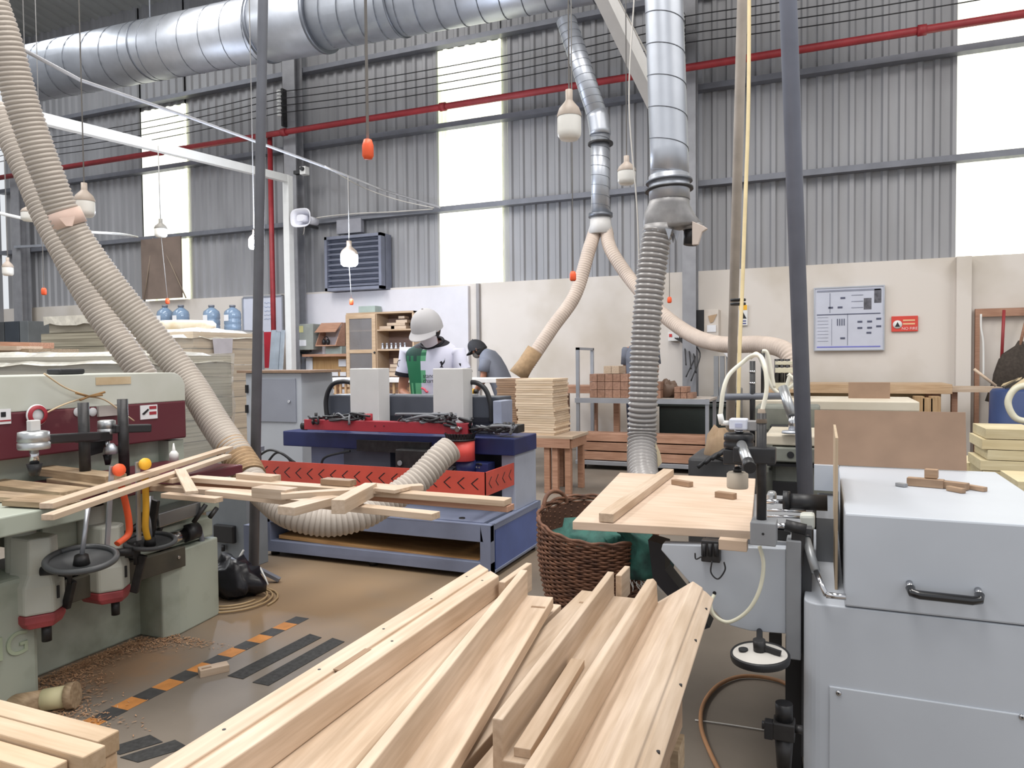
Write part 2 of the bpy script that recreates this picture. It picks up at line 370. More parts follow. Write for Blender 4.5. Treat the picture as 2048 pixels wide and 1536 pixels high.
# white diagonal strut at top right of middle
a = P(1185, -60, 6.6); b = P(1312, 205, 7.4)
t = thing('diagonal_strut', b, 'white square steel strut slanting down to the big vertical duct', 'strut')
MB().beam(a + (a - b) * ((8.9 - a.z) / (a.z - b.z)), b, 0.13, 0.16).build('tube', WPAINT, t); MB().beam(b, b + V((0.05, 0, -.02)), 0.17, 0.2).build('end_plate', WPAINT, t)
# ================= ducts, hoses, poles and things that hang =================
def spiral_duct(name, pts, r, parent, pitch=0.12, n=28, seam=True):
    pts = [V(p) for p in pts]
    b = MB().tube(pts, r, n).build(name, GALV, parent)
    if seam: # folded helical seam
        q = resample(pts, 0.02); s = []; L = 0; a, sd, u = frame(q[1] - q[0])
        for i in range(0, len(q)):
            tg = (q[min(i + 1, len(q) - 1)] - q[max(i - 1, 0)]).normalized(); sd = (sd - tg * sd.dot(tg)).normalized(); u = sd.cross(tg)
            s.append((q[i], sd.copy(), u.copy()))
        h = []; st = 2 * math.pi * 0.02 / pitch; k = max(1, int(st / 0.3) + 1)
        for i in range(len(s) - 1):
            for j in range(k):
                f = j / k; g = st * (i + f); c = s[i][0].lerp(s[i + 1][0], f)
                h.append(c + (s[i][1] * math.cos(g) + s[i][2] * math.sin(g)) * (r + 0.001))
        MB().tube(h, max(0.003, r * 0.018), 4, False).build('seam', SEAM, b)
    return b
SEAM = mat('duct_seam', (120, 124, 132), 0.45, 0.7)
# main horizontal duct
def duct_c(px, ytop, ybot, Y):
    a = PY(px, ytop, Y); b = PY(px, ybot, Y); return (a + b) / 2, (a - b).length / 2
c1, r1 = duct_c(240, 60, 166, 9.0); c2 = PY(1100, 20, 9.0); R = 0.46
a = V((c1.x, 9.0, c1.z)); b = V((c2.x, 9.0, c2.z + R * 1.02)); dr = (b - a).normalized()
t = thing('main_duct', a, 'huge galvanised spiral duct crossing the top of the hall', 'duct')
A0 = a - dr * 2.45; A1 = b + dr * 3.2
spiral_duct('duct_tube', [A0, a + dr * 3.1], R, t, 0.42)
spiral_duct('duct_tube', [a + dr * 4.05, A1], R * 0.97, t, 0.3)
MB().tube([a + dr * 3.05, a + dr * 3.1, a + dr * 4.05, a + dr * 4.1], [R * 1.0, R * 1.05, R * 1.05, R], 32).build('coupling_sleeve', GALV, t)
for f in (3.07, 4.08):
    MB().tube([a + dr * (f - .03), a + dr * (f + .03)], R * 1.085, 32).build('flange', SEAM, t)
for f in (0.7, 5.4): MB().tube([a + dr * (f - .015), a + dr * (f + .015)], R * 1.015, 32).build('strap', SEAM, t); MB().cyl(a + dr * f + V((0, 0, R)), a + dr * f + V((0, 0, 2.4)), .012, n=6).build('hanger_rod', GALV, t)
MB().tube([A0, A0 - dr * .05, A0 - dr * .35], [R, R * 1.02, R * .6], 28).build('end_cap', GALV, t)
# branch duct down to the forked hose
t = thing('branch_duct', PY(1200, 440, 8.9), 'slim galvanised branch duct dropping from the main duct to a hose fork', 'duct')
b0 = P(1132, 40, 9.35); b1 = P(1196, 235, 9.2); b2 = P(1200, 262, 9.2); b3 = P(1201, 430, 9.2); r = 0.125
spiral_duct('duct_tube', [b0, b1], r, t, 0.1, 20); MB().tube([b1 - (b1 - b0).normalized() * .05, b1, b2, b2 - V((0, 0, .05))], r * 1.06, 20).build('elbow', GALV, t)
spiral_duct('duct_tube', [b2, b3], r * .92, t, 0.12, 20)
MB().cyl(P(1201, 286, 9.2), P(1201, 290, 9.2), r * 1.25, n=20).build('clamp', BLKM, t)
m = MB(); m.tube([b3 + V((0, 0, .02)), b3 - V((0, 0, .03))], r * 1.2, 20); m.build('flange', SEAM, t)
m = MB(); m.tube([b3 - V((0, 0, .03)), b3 - V((0, 0, .12)), b3 - V((0, 0, .24))], [r, r * 1.05, r * 1.35], 20); m.build('fork', WPAINT, t)
f0 = b3 - V((0, 0, .24))
FH = mat('forked_hose_cloth', (200, 184, 172), 0.7, var=0.12)
tag(hose_mesh([f0 + V((-.07, 0, .05)), P(1178, 500, 9.1), P(1150, 590, 9), P(1105, 655, 8.9), P(1065, 715, 8.8), P(1045, 745, 8.8)], 0.085, 0.03, 0.06, 14).build('dust_hose', FH),
    'beige cloth hose from the fork down to the left behind the stack of boards', 'hose')
MB().tube([P(1070, 700, 8.75), P(1050, 730, 8.75), P(1036, 752, 8.75)], [.1, .1, .12], 14).build('hose_end', DUSTY).name = 'hose_cuff'
tag(bpy.data.objects['hose_cuff'], 'dusty brown tape cuff at the end of the left forked hose', 'cuff')
tag(hose_mesh([f0 + V((.07, 0, .05)), P(1222, 500, 9.0), P(1262, 560, 8.8), P(1318, 622, 8.4), P(1380, 668, 8.0), P(1440, 688, 7.4), P(1520, 689, 6.9), P(1568, 700, 6.6), P(1588, 730, 6.5), P(1590, 762, 6.5)], 0.082, 0.03, 0.06, 14).build('dust_hose', FH),
    'beige cloth hose from the fork sagging right to the far boring machine', 'hose')
# big vertical duct in the middle right
DV = 4.5
t = thing('vertical_duct', P(1335, 420, DV), 'wide galvanised vertical duct ending in a two-way outlet', 'duct')
q = [P(1328, 0, DV) + V((0, 0, 4.4)), P(1328, 0, DV), P(1338, 300, DV), P(1340, 358, DV)]
spiral_duct('duct_tube', q, 0.115, t, 0.19, 28)
e = (q[3] - q[2]).normalized()
for k, (py, rr) in enumerate(((362, .14), (378, .145))):
    c = P(1338, py, DV); MB().tube([c, c + e * .012], rr, 28).build('flange', [SEAM, BLK][k], t)
m = MB(); m.tube([P(1338, 352, DV), P(1339, 402, DV)], [.122, .122], 28); m.build('collar', GALV, t)
# breeches piece: two legs out of one collar
G2 = mat('dull_galvanised', (158, 156, 156), 0.5, 0.6, var=0.25, scale=12)
def ring(c, ax, rx, n=20, s=1.0):
    a_, sd, u = frame(ax, up=cf); return [c + sd * math.cos(2 * math.pi * i / n) * rx + u * math.sin(2 * math.pi * i / n) * rx * s for i in range(n)]
dn = V((0, 0, -1))
c0 = P(1339, 398, DV); cm = P(1340, 425, DV)
def flat(px, py, w, d, sk=0): # wide oval section of the outlet skirt
    c = P(px, py, DV); return [c + cr * (math.cos(2 * math.pi * i / 28) * w) + V(cf) * (math.sin(2 * math.pi * i / 28) * d) + V((0, 0, sk * math.cos(2 * math.pi * i / 28))) for i in range(28)]
m = MB(); m.loft([flat(1339, 398, .118, .118), flat(1337, 412, .125, .12), flat(1340, 432, .16, .105, -.01), flat(1345, 450, .178, .095, .01), flat(1346, 458, .165, .085, .02)]); m.build('outlet_skirt', G2, t)
m = MB(); m.loft([ring(P(1318, 450, DV), dn, .095), ring(P(1316, 472, DV), dn, .088)]); m.build('left_leg', G2, t)
m = MB(); m.loft([ring(P(1384, 448, DV), dn, .062), ring(P(1384, 460, DV), dn, .055)]); m.build('right_leg', G2, t)
m = MB(); m.tube([P(1384, 455, DV), P(1380, 490, DV)], [.05, .04], 14); m.build('capped_spout', BLKM, t)
wr = mat('torn_wrap', (196, 182, 172), 0.7, var=.1)
m = MB(); m.prism([P(1384, 442, 4.42), P(1408, 452, 4.42), P(1415, 457, 4.42), P(1404, 464, 4.42), P(1396, 489, 4.42), P(1384, 490, 4.42)], (0, .03, 0)); m.build('torn_wrap', wr, t, bevel=.004)
# ribbed hose under it down to the panel table machine
hp = [P(1315, 462, DV), P(1306, 520, DV), P(1297, 600, DV), P(1290, 700, DV), P(1286, 800, DV), P(1284, 880, DV), P(1286, 950, 4.3), P(1300, 1010, 4.0)]
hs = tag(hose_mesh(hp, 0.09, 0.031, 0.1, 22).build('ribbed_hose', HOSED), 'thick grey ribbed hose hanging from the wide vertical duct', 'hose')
c = P(1284, 905, DV); MB().tube([c + V((0, 0, .05)), c - V((0, 0, .05))], .09, 22).build('tape_wrap', mat('tan_tape', (204, 188, 158), .5), hs)
m = MB(); m.prism([P(1311, 885, DV - .08), P(1320, 905, DV - .08), P(1324, 925, DV - .08), P(1316, 935, DV - .08), P(1310, 915, DV - .08)], (0, .004, 0)); m.build('loose_tape', mat('tan_tape', 0), hs)
m = MB(); cc = P(1316, 468, DV)
for k in range(7):
    a_ = k * .9; p0 = cc + V((math.cos(a_) * .09, math.sin(a_) * .09, .02)); m.prism([p0, p0 + V((.04, 0, -.01)), p0 + V((.02, .01, -.07))], (0, .004, 0))
m.build('silver_tape', GALV, hs)

# left hoses
lh = [P(-150, -420, 3.8), P(-40, -60, 4.0), P(8, 80, 4.1), P(45, 210, 4.2), P(92, 340, 4.3), P(140, 452, 4.4), P(215, 560, 4.5), P(300, 665, 4.6), P(376, 760, 4.62), P(432, 850, 4.45), P(478, 915, 4.3)]
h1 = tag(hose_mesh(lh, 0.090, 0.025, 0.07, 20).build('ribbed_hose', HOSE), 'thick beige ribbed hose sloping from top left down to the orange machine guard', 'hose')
a, b = P(118, 430, 3.75), P(150, 455, 3.85)
MB().tube([P(127, 422, 4.37), P(142, 452, 4.4)], .0925, 20).build('paper_wrap', mat('pink_paper', (214, 186, 172), .8), h1)
MB().prism([P(118, 436, 4.27), P(150, 432, 4.28), P(144, 452, 4.27), P(132, 452, 4.27)], (0, .004, 0)).build('paper_flap', mat('pink_paper', 0), h1)
c1_, c2_ = P(462, 893, 4.36), P(492, 938, 4.26)
hose_mesh([c1_, (c1_ + c2_) / 2, c2_, P(500, 955, 4.22)], .093, .026, .1, 20).build('sawdusty_cuff', DUSTY, h1)
lh2 = [P(a, b, 5.0) for a, b in ((-330, -250), (-70, 170), (0, 235), (45, 320), (92, 430), (128, 500), (165, 570), (215, 650), (262, 715), (300, 775))] + [P(322, 830, 5.0)]
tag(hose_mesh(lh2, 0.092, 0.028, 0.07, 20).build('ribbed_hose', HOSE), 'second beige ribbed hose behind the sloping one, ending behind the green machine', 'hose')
# U-shaped hose of the orange-banded machine
uh = [P(900, 898, 4.35), P(880, 915, 4.3), P(830, 965, 4.2), P(770, 1005, 4.1), P(715, 1034, 4.0), P(650, 1044, 3.95), P(580, 1028, 3.95), P(530, 990, 4.1), P(500, 955, 4.2)]
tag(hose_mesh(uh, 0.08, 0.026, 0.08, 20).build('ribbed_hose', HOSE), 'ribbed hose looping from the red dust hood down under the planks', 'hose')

# poles
def pole(name, top, bot, r, m, lab, cat='pole'):
    top = bot + (top - bot) * (9.3 / (top.z - bot.z))
    t = thing(name, bot, lab, cat); p = MB().tube([top, bot], r, 16).build('pipe', m, t); return t
pa_b = PZ(507, 1165, 0); pa_t = P(528, -120, 4.5)
t = pole('grey_pole', pa_t, pa_b, .03, DSTEEL, 'dark grey steel pole standing left of the orange-banded machine')
m = MB()
for g in (0.4, 2.5, 4.6): m.beam(pa_b + V((0, 0, .1)), pa_b + V((math.cos(g) * .16, math.sin(g) * .16, .015)), .04, .02)
m.build('foot', DSTEEL, t)
pb_b = PZ(1456, 1010, 0); pb_t = P(1489, -150, 5.6)
t = pole('grey_pole', pb_t, pb_b, .04, mat('warm_grey_pipe', (184, 174, 164), .5, var=.15), 'warm grey pole with a yellow air line taped along it')
pts = [P(1503, -420, 5.6), P(1499, -150, 5.55), P(1497, 200, 5.5), P(1490, 420, 5.45), P(1484, 590, 5.4), P(1479, 700, 5.35), P(1476, 850, 5.3), P(1474, 900, 5.3)]
tag(MB().tube(spl(pts, 5), .014, 8).build('air_line', mat('yellowed_air_line', (226, 206, 160), .5)), 'yellowed air line running down beside the warm grey pole', 'air line')
m = MB()
for py in (598, 606): m.cyl(P(1476, py, 5.45), P(1476, py + 4, 5.45), .056, n=12)
m.build('clamp', BLK, t)
pc_b = PZ(1618, 1190, 0); pc_t = P(1571, -150, 3.6)
t = pole('blue_grey_pole', pc_t, pc_b, .042, mat('blue_grey_pipe', (126, 131, 146), .5, 0, var=.12), 'blue-grey pole leaning just left of the grey machine cabinet')

# LED bulbs hanging on cables
def bulb(px, py0, py1, w, Z, lab, topx=None, lit=0, cordtop=None, cream=(172, 158, 146)):
    """py0..py1 = neck top and glass bottom in the picture; w = width"""
    r = w / 2 / F * Z; c = P(px, py0, Z); h = (py1 - py0) / F * Z
    t = thing('pendant_bulb', c - V((0, 0, h)), lab, 'lamp')
    body = mat('bulb_body_%d' % cream[0], cream, .5); gl = mat('bulb_glass', (228, 226, 220), .3, var=.03)
    if lit: gl = mat('lit_bulb_glass', (235, 242, 255), .3, var=.0, emit=lit)
    base = c - V((0, 0, h))
    MB().lathe([(.001, 0), (r * .75, 0), (r * .97, h * .08), (r, h * .16), (r, h * .42), (r * .98, h * .46)], base, n=20).build('glass', gl, t)
    MB().lathe([(r * 1.02, h * .45), (r * 1.02, h * .5), (r * .85, h * .62), (r * .38, h * .76), (r * .3, h * .8), (r * .3, h), (.001, h)], base, n=20).build('socket', body, t)
    if cordtop is None: ct = V((c.x, c.y, zroof(c.y)))
    else: ct = P(topx or px, cordtop, Z)
    MB().tube([base + V((0, 0, h)), ct], max(.004, .0007 * Z), 5).build('cable', mat('dusty_cable', (150, 148, 146), .6), t)
    if lit:
        l = bpy.data.lights.new('bulb_light', 'POINT'); l.energy = 110; l.color = (.75, .84, 1); l.shadow_soft_size = r * 1.1
        o = bpy.data.objects.new('bulb_light', l); sc.collection.objects.link(o); o.location = base + V((0, 0, -.02)) + cf * -.22
    return t
bulb(1138, 180, 278, 48, 3.6, 'largest hanging bulb, in front of the right edge of the middle daylight strip', 1131)
bulb(1253, 312, 368, 36, 4.8, 'hanging bulb just left of the wide vertical duct', 1262)
bulb(168, 366, 433, 38, 4.6, 'hanging bulb right of the sloping beige hose', 160)
bulb(321, 438, 474, 24, 9.3, 'small hanging bulb in front of the left daylight strip', 316, cordtop=292, cream=(120, 116, 108))
bulb(15, 515, 551, 20, 8.8, 'small hanging bulb at the far left edge', 12)
bulb(58, 405, 442, 30, 6.6, 'hanging bulb half hidden behind the sloping hoses', 56)
bulb(508, 460, 498, 22, 9.1, 'lit bulb hanging behind the dark grey pole', 508, lit=14)
bulb(698, 482, 532, 34, 9.9, 'brightly lit bulb in front of the wall louvre', 696, lit=14, cordtop=352)
# orange pull switches on cords
def pull(px, py0, py1, w, Z, topx, topy, lab, cr_=.011):
    c = P(px, py1, Z); h = (py1 - py0) / F * Z; r = w / 2 / F * Z
    t = thing('pull_switch', c, lab, 'pull switch')
    MB().lathe([(.001, 0), (r * .7, 0), (r, h * .15), (r, h * .7), (r * .7, h), (.001, h)], c, n=14).build('switch_body', ORANGE, t)
    top = V((c.x, c.y, zroof(c.y))) if topy is None else P(topx, topy, Z)
    MB().tube([c + V((0, 0, h)), (c + top) / 2 + V((0, 0, h / 2)), top], cr_, 6).build('cord', mat('dusty_cable', 0), t)
pull(736, 280, 318, 23, 3.2, 724, None, 'large orange pull switch on a grey cord left of the middle daylight strip', .007)
pull(1146, 543, 562, 13, 6, 1133, None, 'small orange pull switch hanging in front of the forked hose', .005)
pull(1339, 594, 606, 9, 8.5, 1339, None, 'tiny orange pull switch right of the thick grey ribbed hose', .004)
pull(88, 576, 590, 10, 8, 84, None, 'tiny orange pull switch in front of the far left column', .004)
pull(335, 597, 608, 8, 9.3, 322, 469, 'tiny orange pull switch above the water bottles', .004)
pull(703, 598, 610, 8, 9.9, 698, 527, 'tiny orange pull switch under the brightly lit bulb', .004)
# thin cords
CORD = mat('pale_cable', (206, 202, 196), .6)
tag(MB().tube(spl([P(1270, -30, 4.6), P(1258, 200, 4.6), P(1273, 400, 4.6), P(1278, 520, 4.6), P(1280, 640, 4.6)], 6), .005, 5).build('hanging_cord', CORD), 'thin cord hanging beside the bulb left of the wide duct', 'cord')
tag(MB().tube(spl([P(1222, -30, 6.5), P(1290, 100, 6.9), P(1330, 170, 7.2)], 6), .008, 5).build('stay_wire', CORD), 'straight wire slanting beside the white strut', 'wire')
pts = [P(20, 85, 6.4), P(160, 160, 7.2), P(380, 235, 8.4), P(640, 330, 9.8), (PY(765, 380, 10.75)), PY(880, 415, 10.78)]
t = thing('ceiling_conduit', pts[2], 'thin grey conduit slanting across from top left down to the wall rail', 'conduit')
MB().tube(pts, .018, 8).build('conduit', mat('conduit_grey', (176, 176, 180), .5), t)
MB().tube(spl([P(650, 332, 9.7), PY(720, 372, 10.6), PY(790, 398, 10.7), PY(868, 416, 10.75)], 6), .008, 5).build('loose_cable', CORD, t)
tag(MB().tube(spl([P(-30, 420, 7.5), P(60, 440, 8), P(160, 462, 9), P(240, 468, 10), PY(275, 474, 10.8)], 6), .018, 6).build('white_cable', WHITE), 'white cable swagging behind the hoses to the wall rail at left', 'cable')
tag(MB().tube(spl([PY(865, 418, 10.85), PY(780, 424, 10.85), PY(700, 428, 10.85), PY(620, 440, 10.8), PY(606, 470, 10.8)], 6), .01, 6).build('grey_cable', CORD), 'grey cable looping along the cladding above the wall louvre', 'cable')
for k, (x0, y0, x1, y1) in enumerate(((306, 476, 288, 598), (318, 476, 372, 596))):
    tag(MB().cyl(PY(x0, y0, 10.885), PY(x1, y1, 10.80), .012, n=6).build('rope', mat('brown_rope', (150, 134, 118), .8)), ['left', 'right'][k] + ' rope of the pair slung in front of the brown board', 'rope')
# horn loudspeaker and camera by the column
c = PY(602, 436, 10.2)
t = thing('horn_loudspeaker', c, 'off-white oval horn loudspeaker mounted beside the steel column', 'loudspeaker')
HW = mat('horn_white', (220, 220, 228), .4, var=.03)
def sq(c, w, h, y, n=24, e=.6):
    r_ = []
    for i in range(n):
        g = 2 * math.pi * i / n; a_, b_ = math.cos(g), math.sin(g)
        r_.append(c + V((math.copysign(abs(a_) ** e, a_) * w, y, math.copysign(abs(b_) ** e, b_) * h)))
    return r_
m = MB(); m.loft([sq(c, .2, .15, 0), sq(c, .21, .16, -.02), sq(c, .2, .15, -.03), sq(c, .15, .11, .04), sq(c, .06, .05, .2)], caps=False); m.build('horn', HW, t)
m = MB(); m.loft([sq(c, .075, .055, -.02), sq(c, .075, .055, .15)]); m.build('reflex_plug', HW, t); m = MB(); m.cyl(c + V((0, .12, 0)), c + V((0, .4, 0)), .07, n=16); m.build('driver', HW, t)
m = MB(); m.bx(c.x - .02, c.x + .02, 10.35, 10.64, c.z - .12, c.z - .08); m.build('bracket', BLKM, t)
c = PY(612, 343, 10.6); t = thing('wall_camera', c, 'small white security camera on the steel column above the horn loudspeaker', 'camera')
MB().bx(c.x - .06, c.x + .06, 10.5, 10.62, c.z - .07, c.z + .07).build('housing', WHITE, t, bevel=.01); MB().cyl(c + V((0.01, -.1, .02)), c + V((.01, -.14, .02)), .035, n=14).build('lens', BLK, t)
m = MB(); m.bx(c.x - .24, c.x - .03, 10.56, 10.655, c.z - .03, c.z + .03); m.build('bracket', BLKM, t)
# louvre box on the wall
t = thing('wall_louvre', PY(706, 510, 10.8), 'grey louvred fan box on the cladding behind the brightly lit bulb', 'ventilator')
m = MB(); x0, x1 = PY(651, 520, 10.75).x, PY(764, 520, 10.75).x; z0, z1 = PY(706, 580, 10.75).z, PY(706, 470, 10.75).z
LV = mat('louvre_grey', (128, 132, 148), .5, .2)
m.bx(x0, x1, 10.85, 11.05, z0, z1); m.build('back_box', LV, t)
m = MB(); w = .05
for q in ((x0, x0 + w, z0, z1), (x1 - w, x1, z0, z1), (x0, x1, z0, z0 + w), (x0, x1, z1 - w, z1)): m.bx(q[0], q[1], 10.72, 10.86, q[2], q[3])
m.build('frame', LV, t)
m = MB()
for k in range(9):
    z = z0 + .07 + k * (z1 - z0 - .12) / 9; m.hexa([(x0 + w, 10.74, z), (x1 - w, 10.74, z), (x1 - w, 10.84, z + .06), (x0 + w, 10.84, z + .06), (x0 + w, 10.74, z + .008), (x1 - w, 10.74, z + .008), (x1 - w, 10.84, z + .068), (x0 + w, 10.84, z + .068)])
m.build('louvre_blades', LV, t)
m = MB().fb(673, 438, 722, 466, 10.88, .1).build('sheet_patch', mat('pale_sheet', (150, 150, 158), .5), None); tag(m, 'small pale sheet panel fixed above the wall louvre', 'panel')
tag(MB().bx(PY(768, 500, 10.9).x, PY(771, 500, 10.9).x, 10.9, 11.02, PY(770, 570, 10.9).z, PY(770, 470, 10.9).z).build('light_strip', WHITE), 'thin white vertical strip right of the wall louvre', 'strip')
# brown board over the left daylight strip
t = MB().bx(PY(283, 540, 10.85).x, PY(362, 540, 10.85).x, 10.85, 10.88, WT + .02, PY(320, 476, 10.85).z).build('brown_board', mat('brown_board', (128, 112, 102), .8, var=.15, scale=3)); tag(t, 'large brown board covering the foot of the left daylight strip', 'board')
# ================= the orange-banded CNC machine =================
XL, XR, YF, YB = -3.62, -1.87, 4.08, 4.95
t = thing('routing_machine', ((XL + XR) / 2, 4.5, 0), 'blue and grey woodworking machine with orange-red chevron guard and twin white towers', 'machine')
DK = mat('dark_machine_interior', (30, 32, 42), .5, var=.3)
DSL = mat('dark_slate_paint', (74, 78, 88), .5, var=.12)
m = MB()
m.bx(XL, XR, YF, YF + .07, .035, .11); m.bx(XL, XR, YB - .07, YB, .035, .11); m.bx(XL, XR, YF, YF + .06, .235, .34)
m.bx(XL, XL + .06, YF, YB, .035, .34); m.bx(XR - .07, XR, YF, YF + .07, 0, .34); m.bx(XR - .05, XR, YF + .07, YB, .30, .34); m.bx(XR - .05, XR, YF + .07, YB, .03, .05)
m.bx(XL, XR, YB - .05, YB, .09, .34)
m.build('base_frame', SLATE, t, bevel=.004)
for x in (XL + .05, -2.75, XR - .05):
    for y in (YF + .06, YB - .06): MB().cyl((x, y, 0), (x, y, .04), .03, n=14).build('foot', BLKM, t)
MB().bx(XL + .06, XR - .07, YF + .06, YB - .05, .325, .345).build('deck_plate', SLATE, t)
MB().bx(XR - .02, XR - .004, YF + .09, YB - .02, .03, .30).build('side_panel', BLUEP, t)
board('shelf_board', (XL + .1, 4.42, .13), (XR - .1, 4.42, .1), .6, .025, wood('orange_ply', (206, 160, 106), (176, 130, 82), stretch=(1, 6, 6)), parent=t)
MB().bx(-2.0, -1.9, 4.56, YB, .34, .72).build('right_upright', mat('pale_slate_paint', (176, 182, 198), .5, var=.06), t, bevel=.004)
MB().bx(XL, -3.2, 4.62, YB, .34, .72).build('left_upright', SLATE, t, bevel=.004)
# table beam
BY = 4.5
xa, xb = PY(566, 880, BY).x, PY(1028, 880, BY).x; zt = PY(1028, 878, BY).z; zb = PY(1028, 912, BY).z
m = MB(); m.bx(xa, xb, BY, YB - .03, zb, zt); m.build('table_beam', BLUE, t, bevel=.006)
MB().bx(xa + .25, -2.02, 4.66, 4.9, .36, zb).build('dark_interior_fill', DK, t, bevel=.01)  # added dark block, the shade under the beam put into its colour
m = MB(); m.bx(-3.1, -2.5, BY - .03, BY, zb - .01, zb + .07); m.build('rail', BLKM, t); MB().bx(-3.25, -2.85, 4.52, 4.6, zb - .14, zb).build('cover', DSL, t, bevel=.004)
# guard band with cut chevrons
GY = 4.1; GX = PY(971, 960, GY).x; gz0, gz1 = PY(970, 993, GY).z, PY(970, 945, GY).z; gm_ = (gz0 + gz1) / 2
GL = PY(470, 940, GY).x
m = MB(); th = .006
m.bx(GL, GX, GY, GY + th, gz0, gz1)
m.bx(GX - th, GX, GY, 4.555, gz0, gz1); m.bx(GL, GX, GY + th, GY + .03, gz0, gz0 + .004)
m.mi = 1
x = GX - .05
while x > GL + .1:
    for s_ in (-1, 1): m.beam((x - .045, GY - .0015, .565), (x, GY - .0015, .565 + s_ * .034), .003, .009, up=(1, 0, 0)) if 0 else m.prism([(x - .05, GY - .001, gm_), (x - .04, GY - .001, gm_), (x + .005, GY - .001, gm_ + s_ * .036), (x - .006, GY - .001, gm_ + s_ * .036)], (0, .0005, 0))
    x -= .096
y = GY + .08
while y < 4.53:
    for s_ in (-1, 1): m.prism([(GX + .0005, y - .035, gm_), (GX + .0005, y - .025, gm_), (GX + .0005, y + .015, gm_ + s_ * .036), (GX + .0005, y + .004, gm_ + s_ * .036)], (.0005, 0, 0))
    y += .105
m.build('chevron_guard', [REDP, BLK], t)
for x in (GL + .1, GX - .1): MB().bx(x - .02, x + .02, GY + .004, 4.56, gz0 + .02, gz0 + .06).build('guard_bracket', BLKM, t)
# towers and slate housing behind them
for (x0, x1) in ((700, 757), (866, 926)):
    m = MB(); m.fb(x0, 737, x1, 872, 4.72, .16); m.build('tower', WPAINT, t, bevel=.006)
    m = MB(); m.fb(x1 - 1, 745, x1 + 3, 860, 4.75, .1); m.build('tower_edge', GALV, t)
m = MB(); m.fb(655, 792, 1000, 868, 4.9, .22); m.build('drive_housing', DSL, t, bevel=.008)
for a_, b_ in ((668, 700), (760, 866), (928, 945)): MB().fb(a_, 789, b_, 793, 4.92, .1).build('housing_lip', GALV, t)
MB().fb(657, 832, 985, 842, 4.885, .02).build('slide_strip', DK, t)
MB().fb(757, 862, 864, 873, 4.66, .1).build('white_plate', WPAINT, t); MB().fb(700, 858, 762, 872, 4.66, .08).build('white_plate', WPAINT, t)
# clamp beam
p, q = PY(614, 848, 4.42), PY(940, 858, 4.42)
m = MB(); m.beam(p, q, .07, .075); m.build('clamp_beam', CRIM, t, bevel=.004)
m = MB(); m.beam(q + V((.001, 0, 0)), q + V((.012, .01, 0)), .04, .05); m.build('beam_socket', DK, t)
for px in (918,):
    c = PY(px, 858, 4.38); MB().cyl(c, c - V((0, .03, 0)), .018, n=12).build('bolt', CHROME, t)
for px in (750, 768): c = PY(px, 852, 4.383); MB().cyl(c, c - V((0, .004, 0)), .004, n=8).build('screw', BLK, t)
c = PY(612, 852, 4.42); m = MB(); m.cyl(c - V((.03, 0, 0)), c + V((.01, 0, 0)), .03, n=12); m.build('end_fitting', BLKM, t)
m = MB(); c = PY(737, 836, 4.45); m.lathe([(.001, -.03), (.03, -.03), (.03, .03), (.001, .03)], c, n=14); m.build('red_knob', CRIM, t)
rnd = random.Random(3)
CB = [mat('cable_black', (40, 40, 44), .45), mat('cable_grey', (120, 122, 128), .5)]
for (cx, cy, sx, n_) in ((690, 836, 50, 7), (855, 836, 60, 8), (985, 858, 50, 6), (640, 842, 26, 4), (915, 846, 30, 4)):
    for k in range(n_):
        pts = [PY(cx + rnd.uniform(-sx, sx), cy + rnd.uniform(-10, 12), 4.40 + rnd.uniform(-.04, .1)) for _ in range(6)]
        pts.sort(key=lambda a: a.x + rnd.uniform(-.08, .08))
        MB().tube(spl(pts, 6), rnd.choice((.006, .008, .010)), 6).build('cable', CB[k % 2 if k % 3 else 0], t)
for px in (632, 712, 720, 878, 902, 1010, 1018, 1026):
    c = PY(px, 832 if px < 950 else 852, 4.46); MB().cyl(c - V((0, 0, .02)), c + V((0, 0, .025)), .011, n=8).build('air_fitting', BLKM, t)
MB().fb(990, 850, 1036, 866, 4.56, .12).build('valve_block', BLKM, t, bevel=.004); MB().fb(945, 866, 1000, 872, 4.6, .2).build('steel_slide', CHROME, t)
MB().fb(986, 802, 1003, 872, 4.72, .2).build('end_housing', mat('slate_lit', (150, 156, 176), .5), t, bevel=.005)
# looping black conduits
for pts in (((655, 845), (652, 800), (664, 770), (685, 763), (702, 765)), ((927, 768), (950, 765), (970, 778), (981, 808), (983, 845))):
    q = [PY(a_, b_, 4.86 if i < 5 else 4.86) for i, (a_, b_) in enumerate(pts)]
    MB().tube(spl(q, 8), .018, 10).build('black_conduit', BLK, t)
MB().tube(spl([PY(760, 772, 4.95), PY(772, 790, 4.95), PY(790, 788, 4.95)], 6), .006, 6).build('thin_conduit', BLK, t)
# dust hood, brush and motor
hc = PY(921, 903, 4.36); hz0, hz1 = PY(921, 922, 4.36).z, PY(921, 882, 4.36).z
HOOD = mat('coral_hood_plastic', (236, 92, 84), .4, var=.05)
m = MB(); m.cyl((hc.x, 4.4, hz0), (hc.x, 4.4, hz1), .078, n=28); m.bx(hc.x - .14, hc.x, 4.33, 4.47, hz0, hz1); m.build('dust_hood', HOOD, t)
m = MB(); m.cyl((hc.x - .02, 4.4, hz1), (hc.x - .02, 4.4, hz1 + .012), .1, n=28); m.build('brush_plate', BLK, t)
m = MB()
for k in range(30):
    g = 2 * math.pi * k / 30; m.beam((hc.x - .02 + .09 * math.cos(g), 4.4 + .09 * math.sin(g), hz1 + .01), (hc.x - .02 + .105 * math.cos(g), 4.4 + .105 * math.sin(g), hz1 + .05), .014, .006)
br = m.build('brush_teeth', BLK, t)
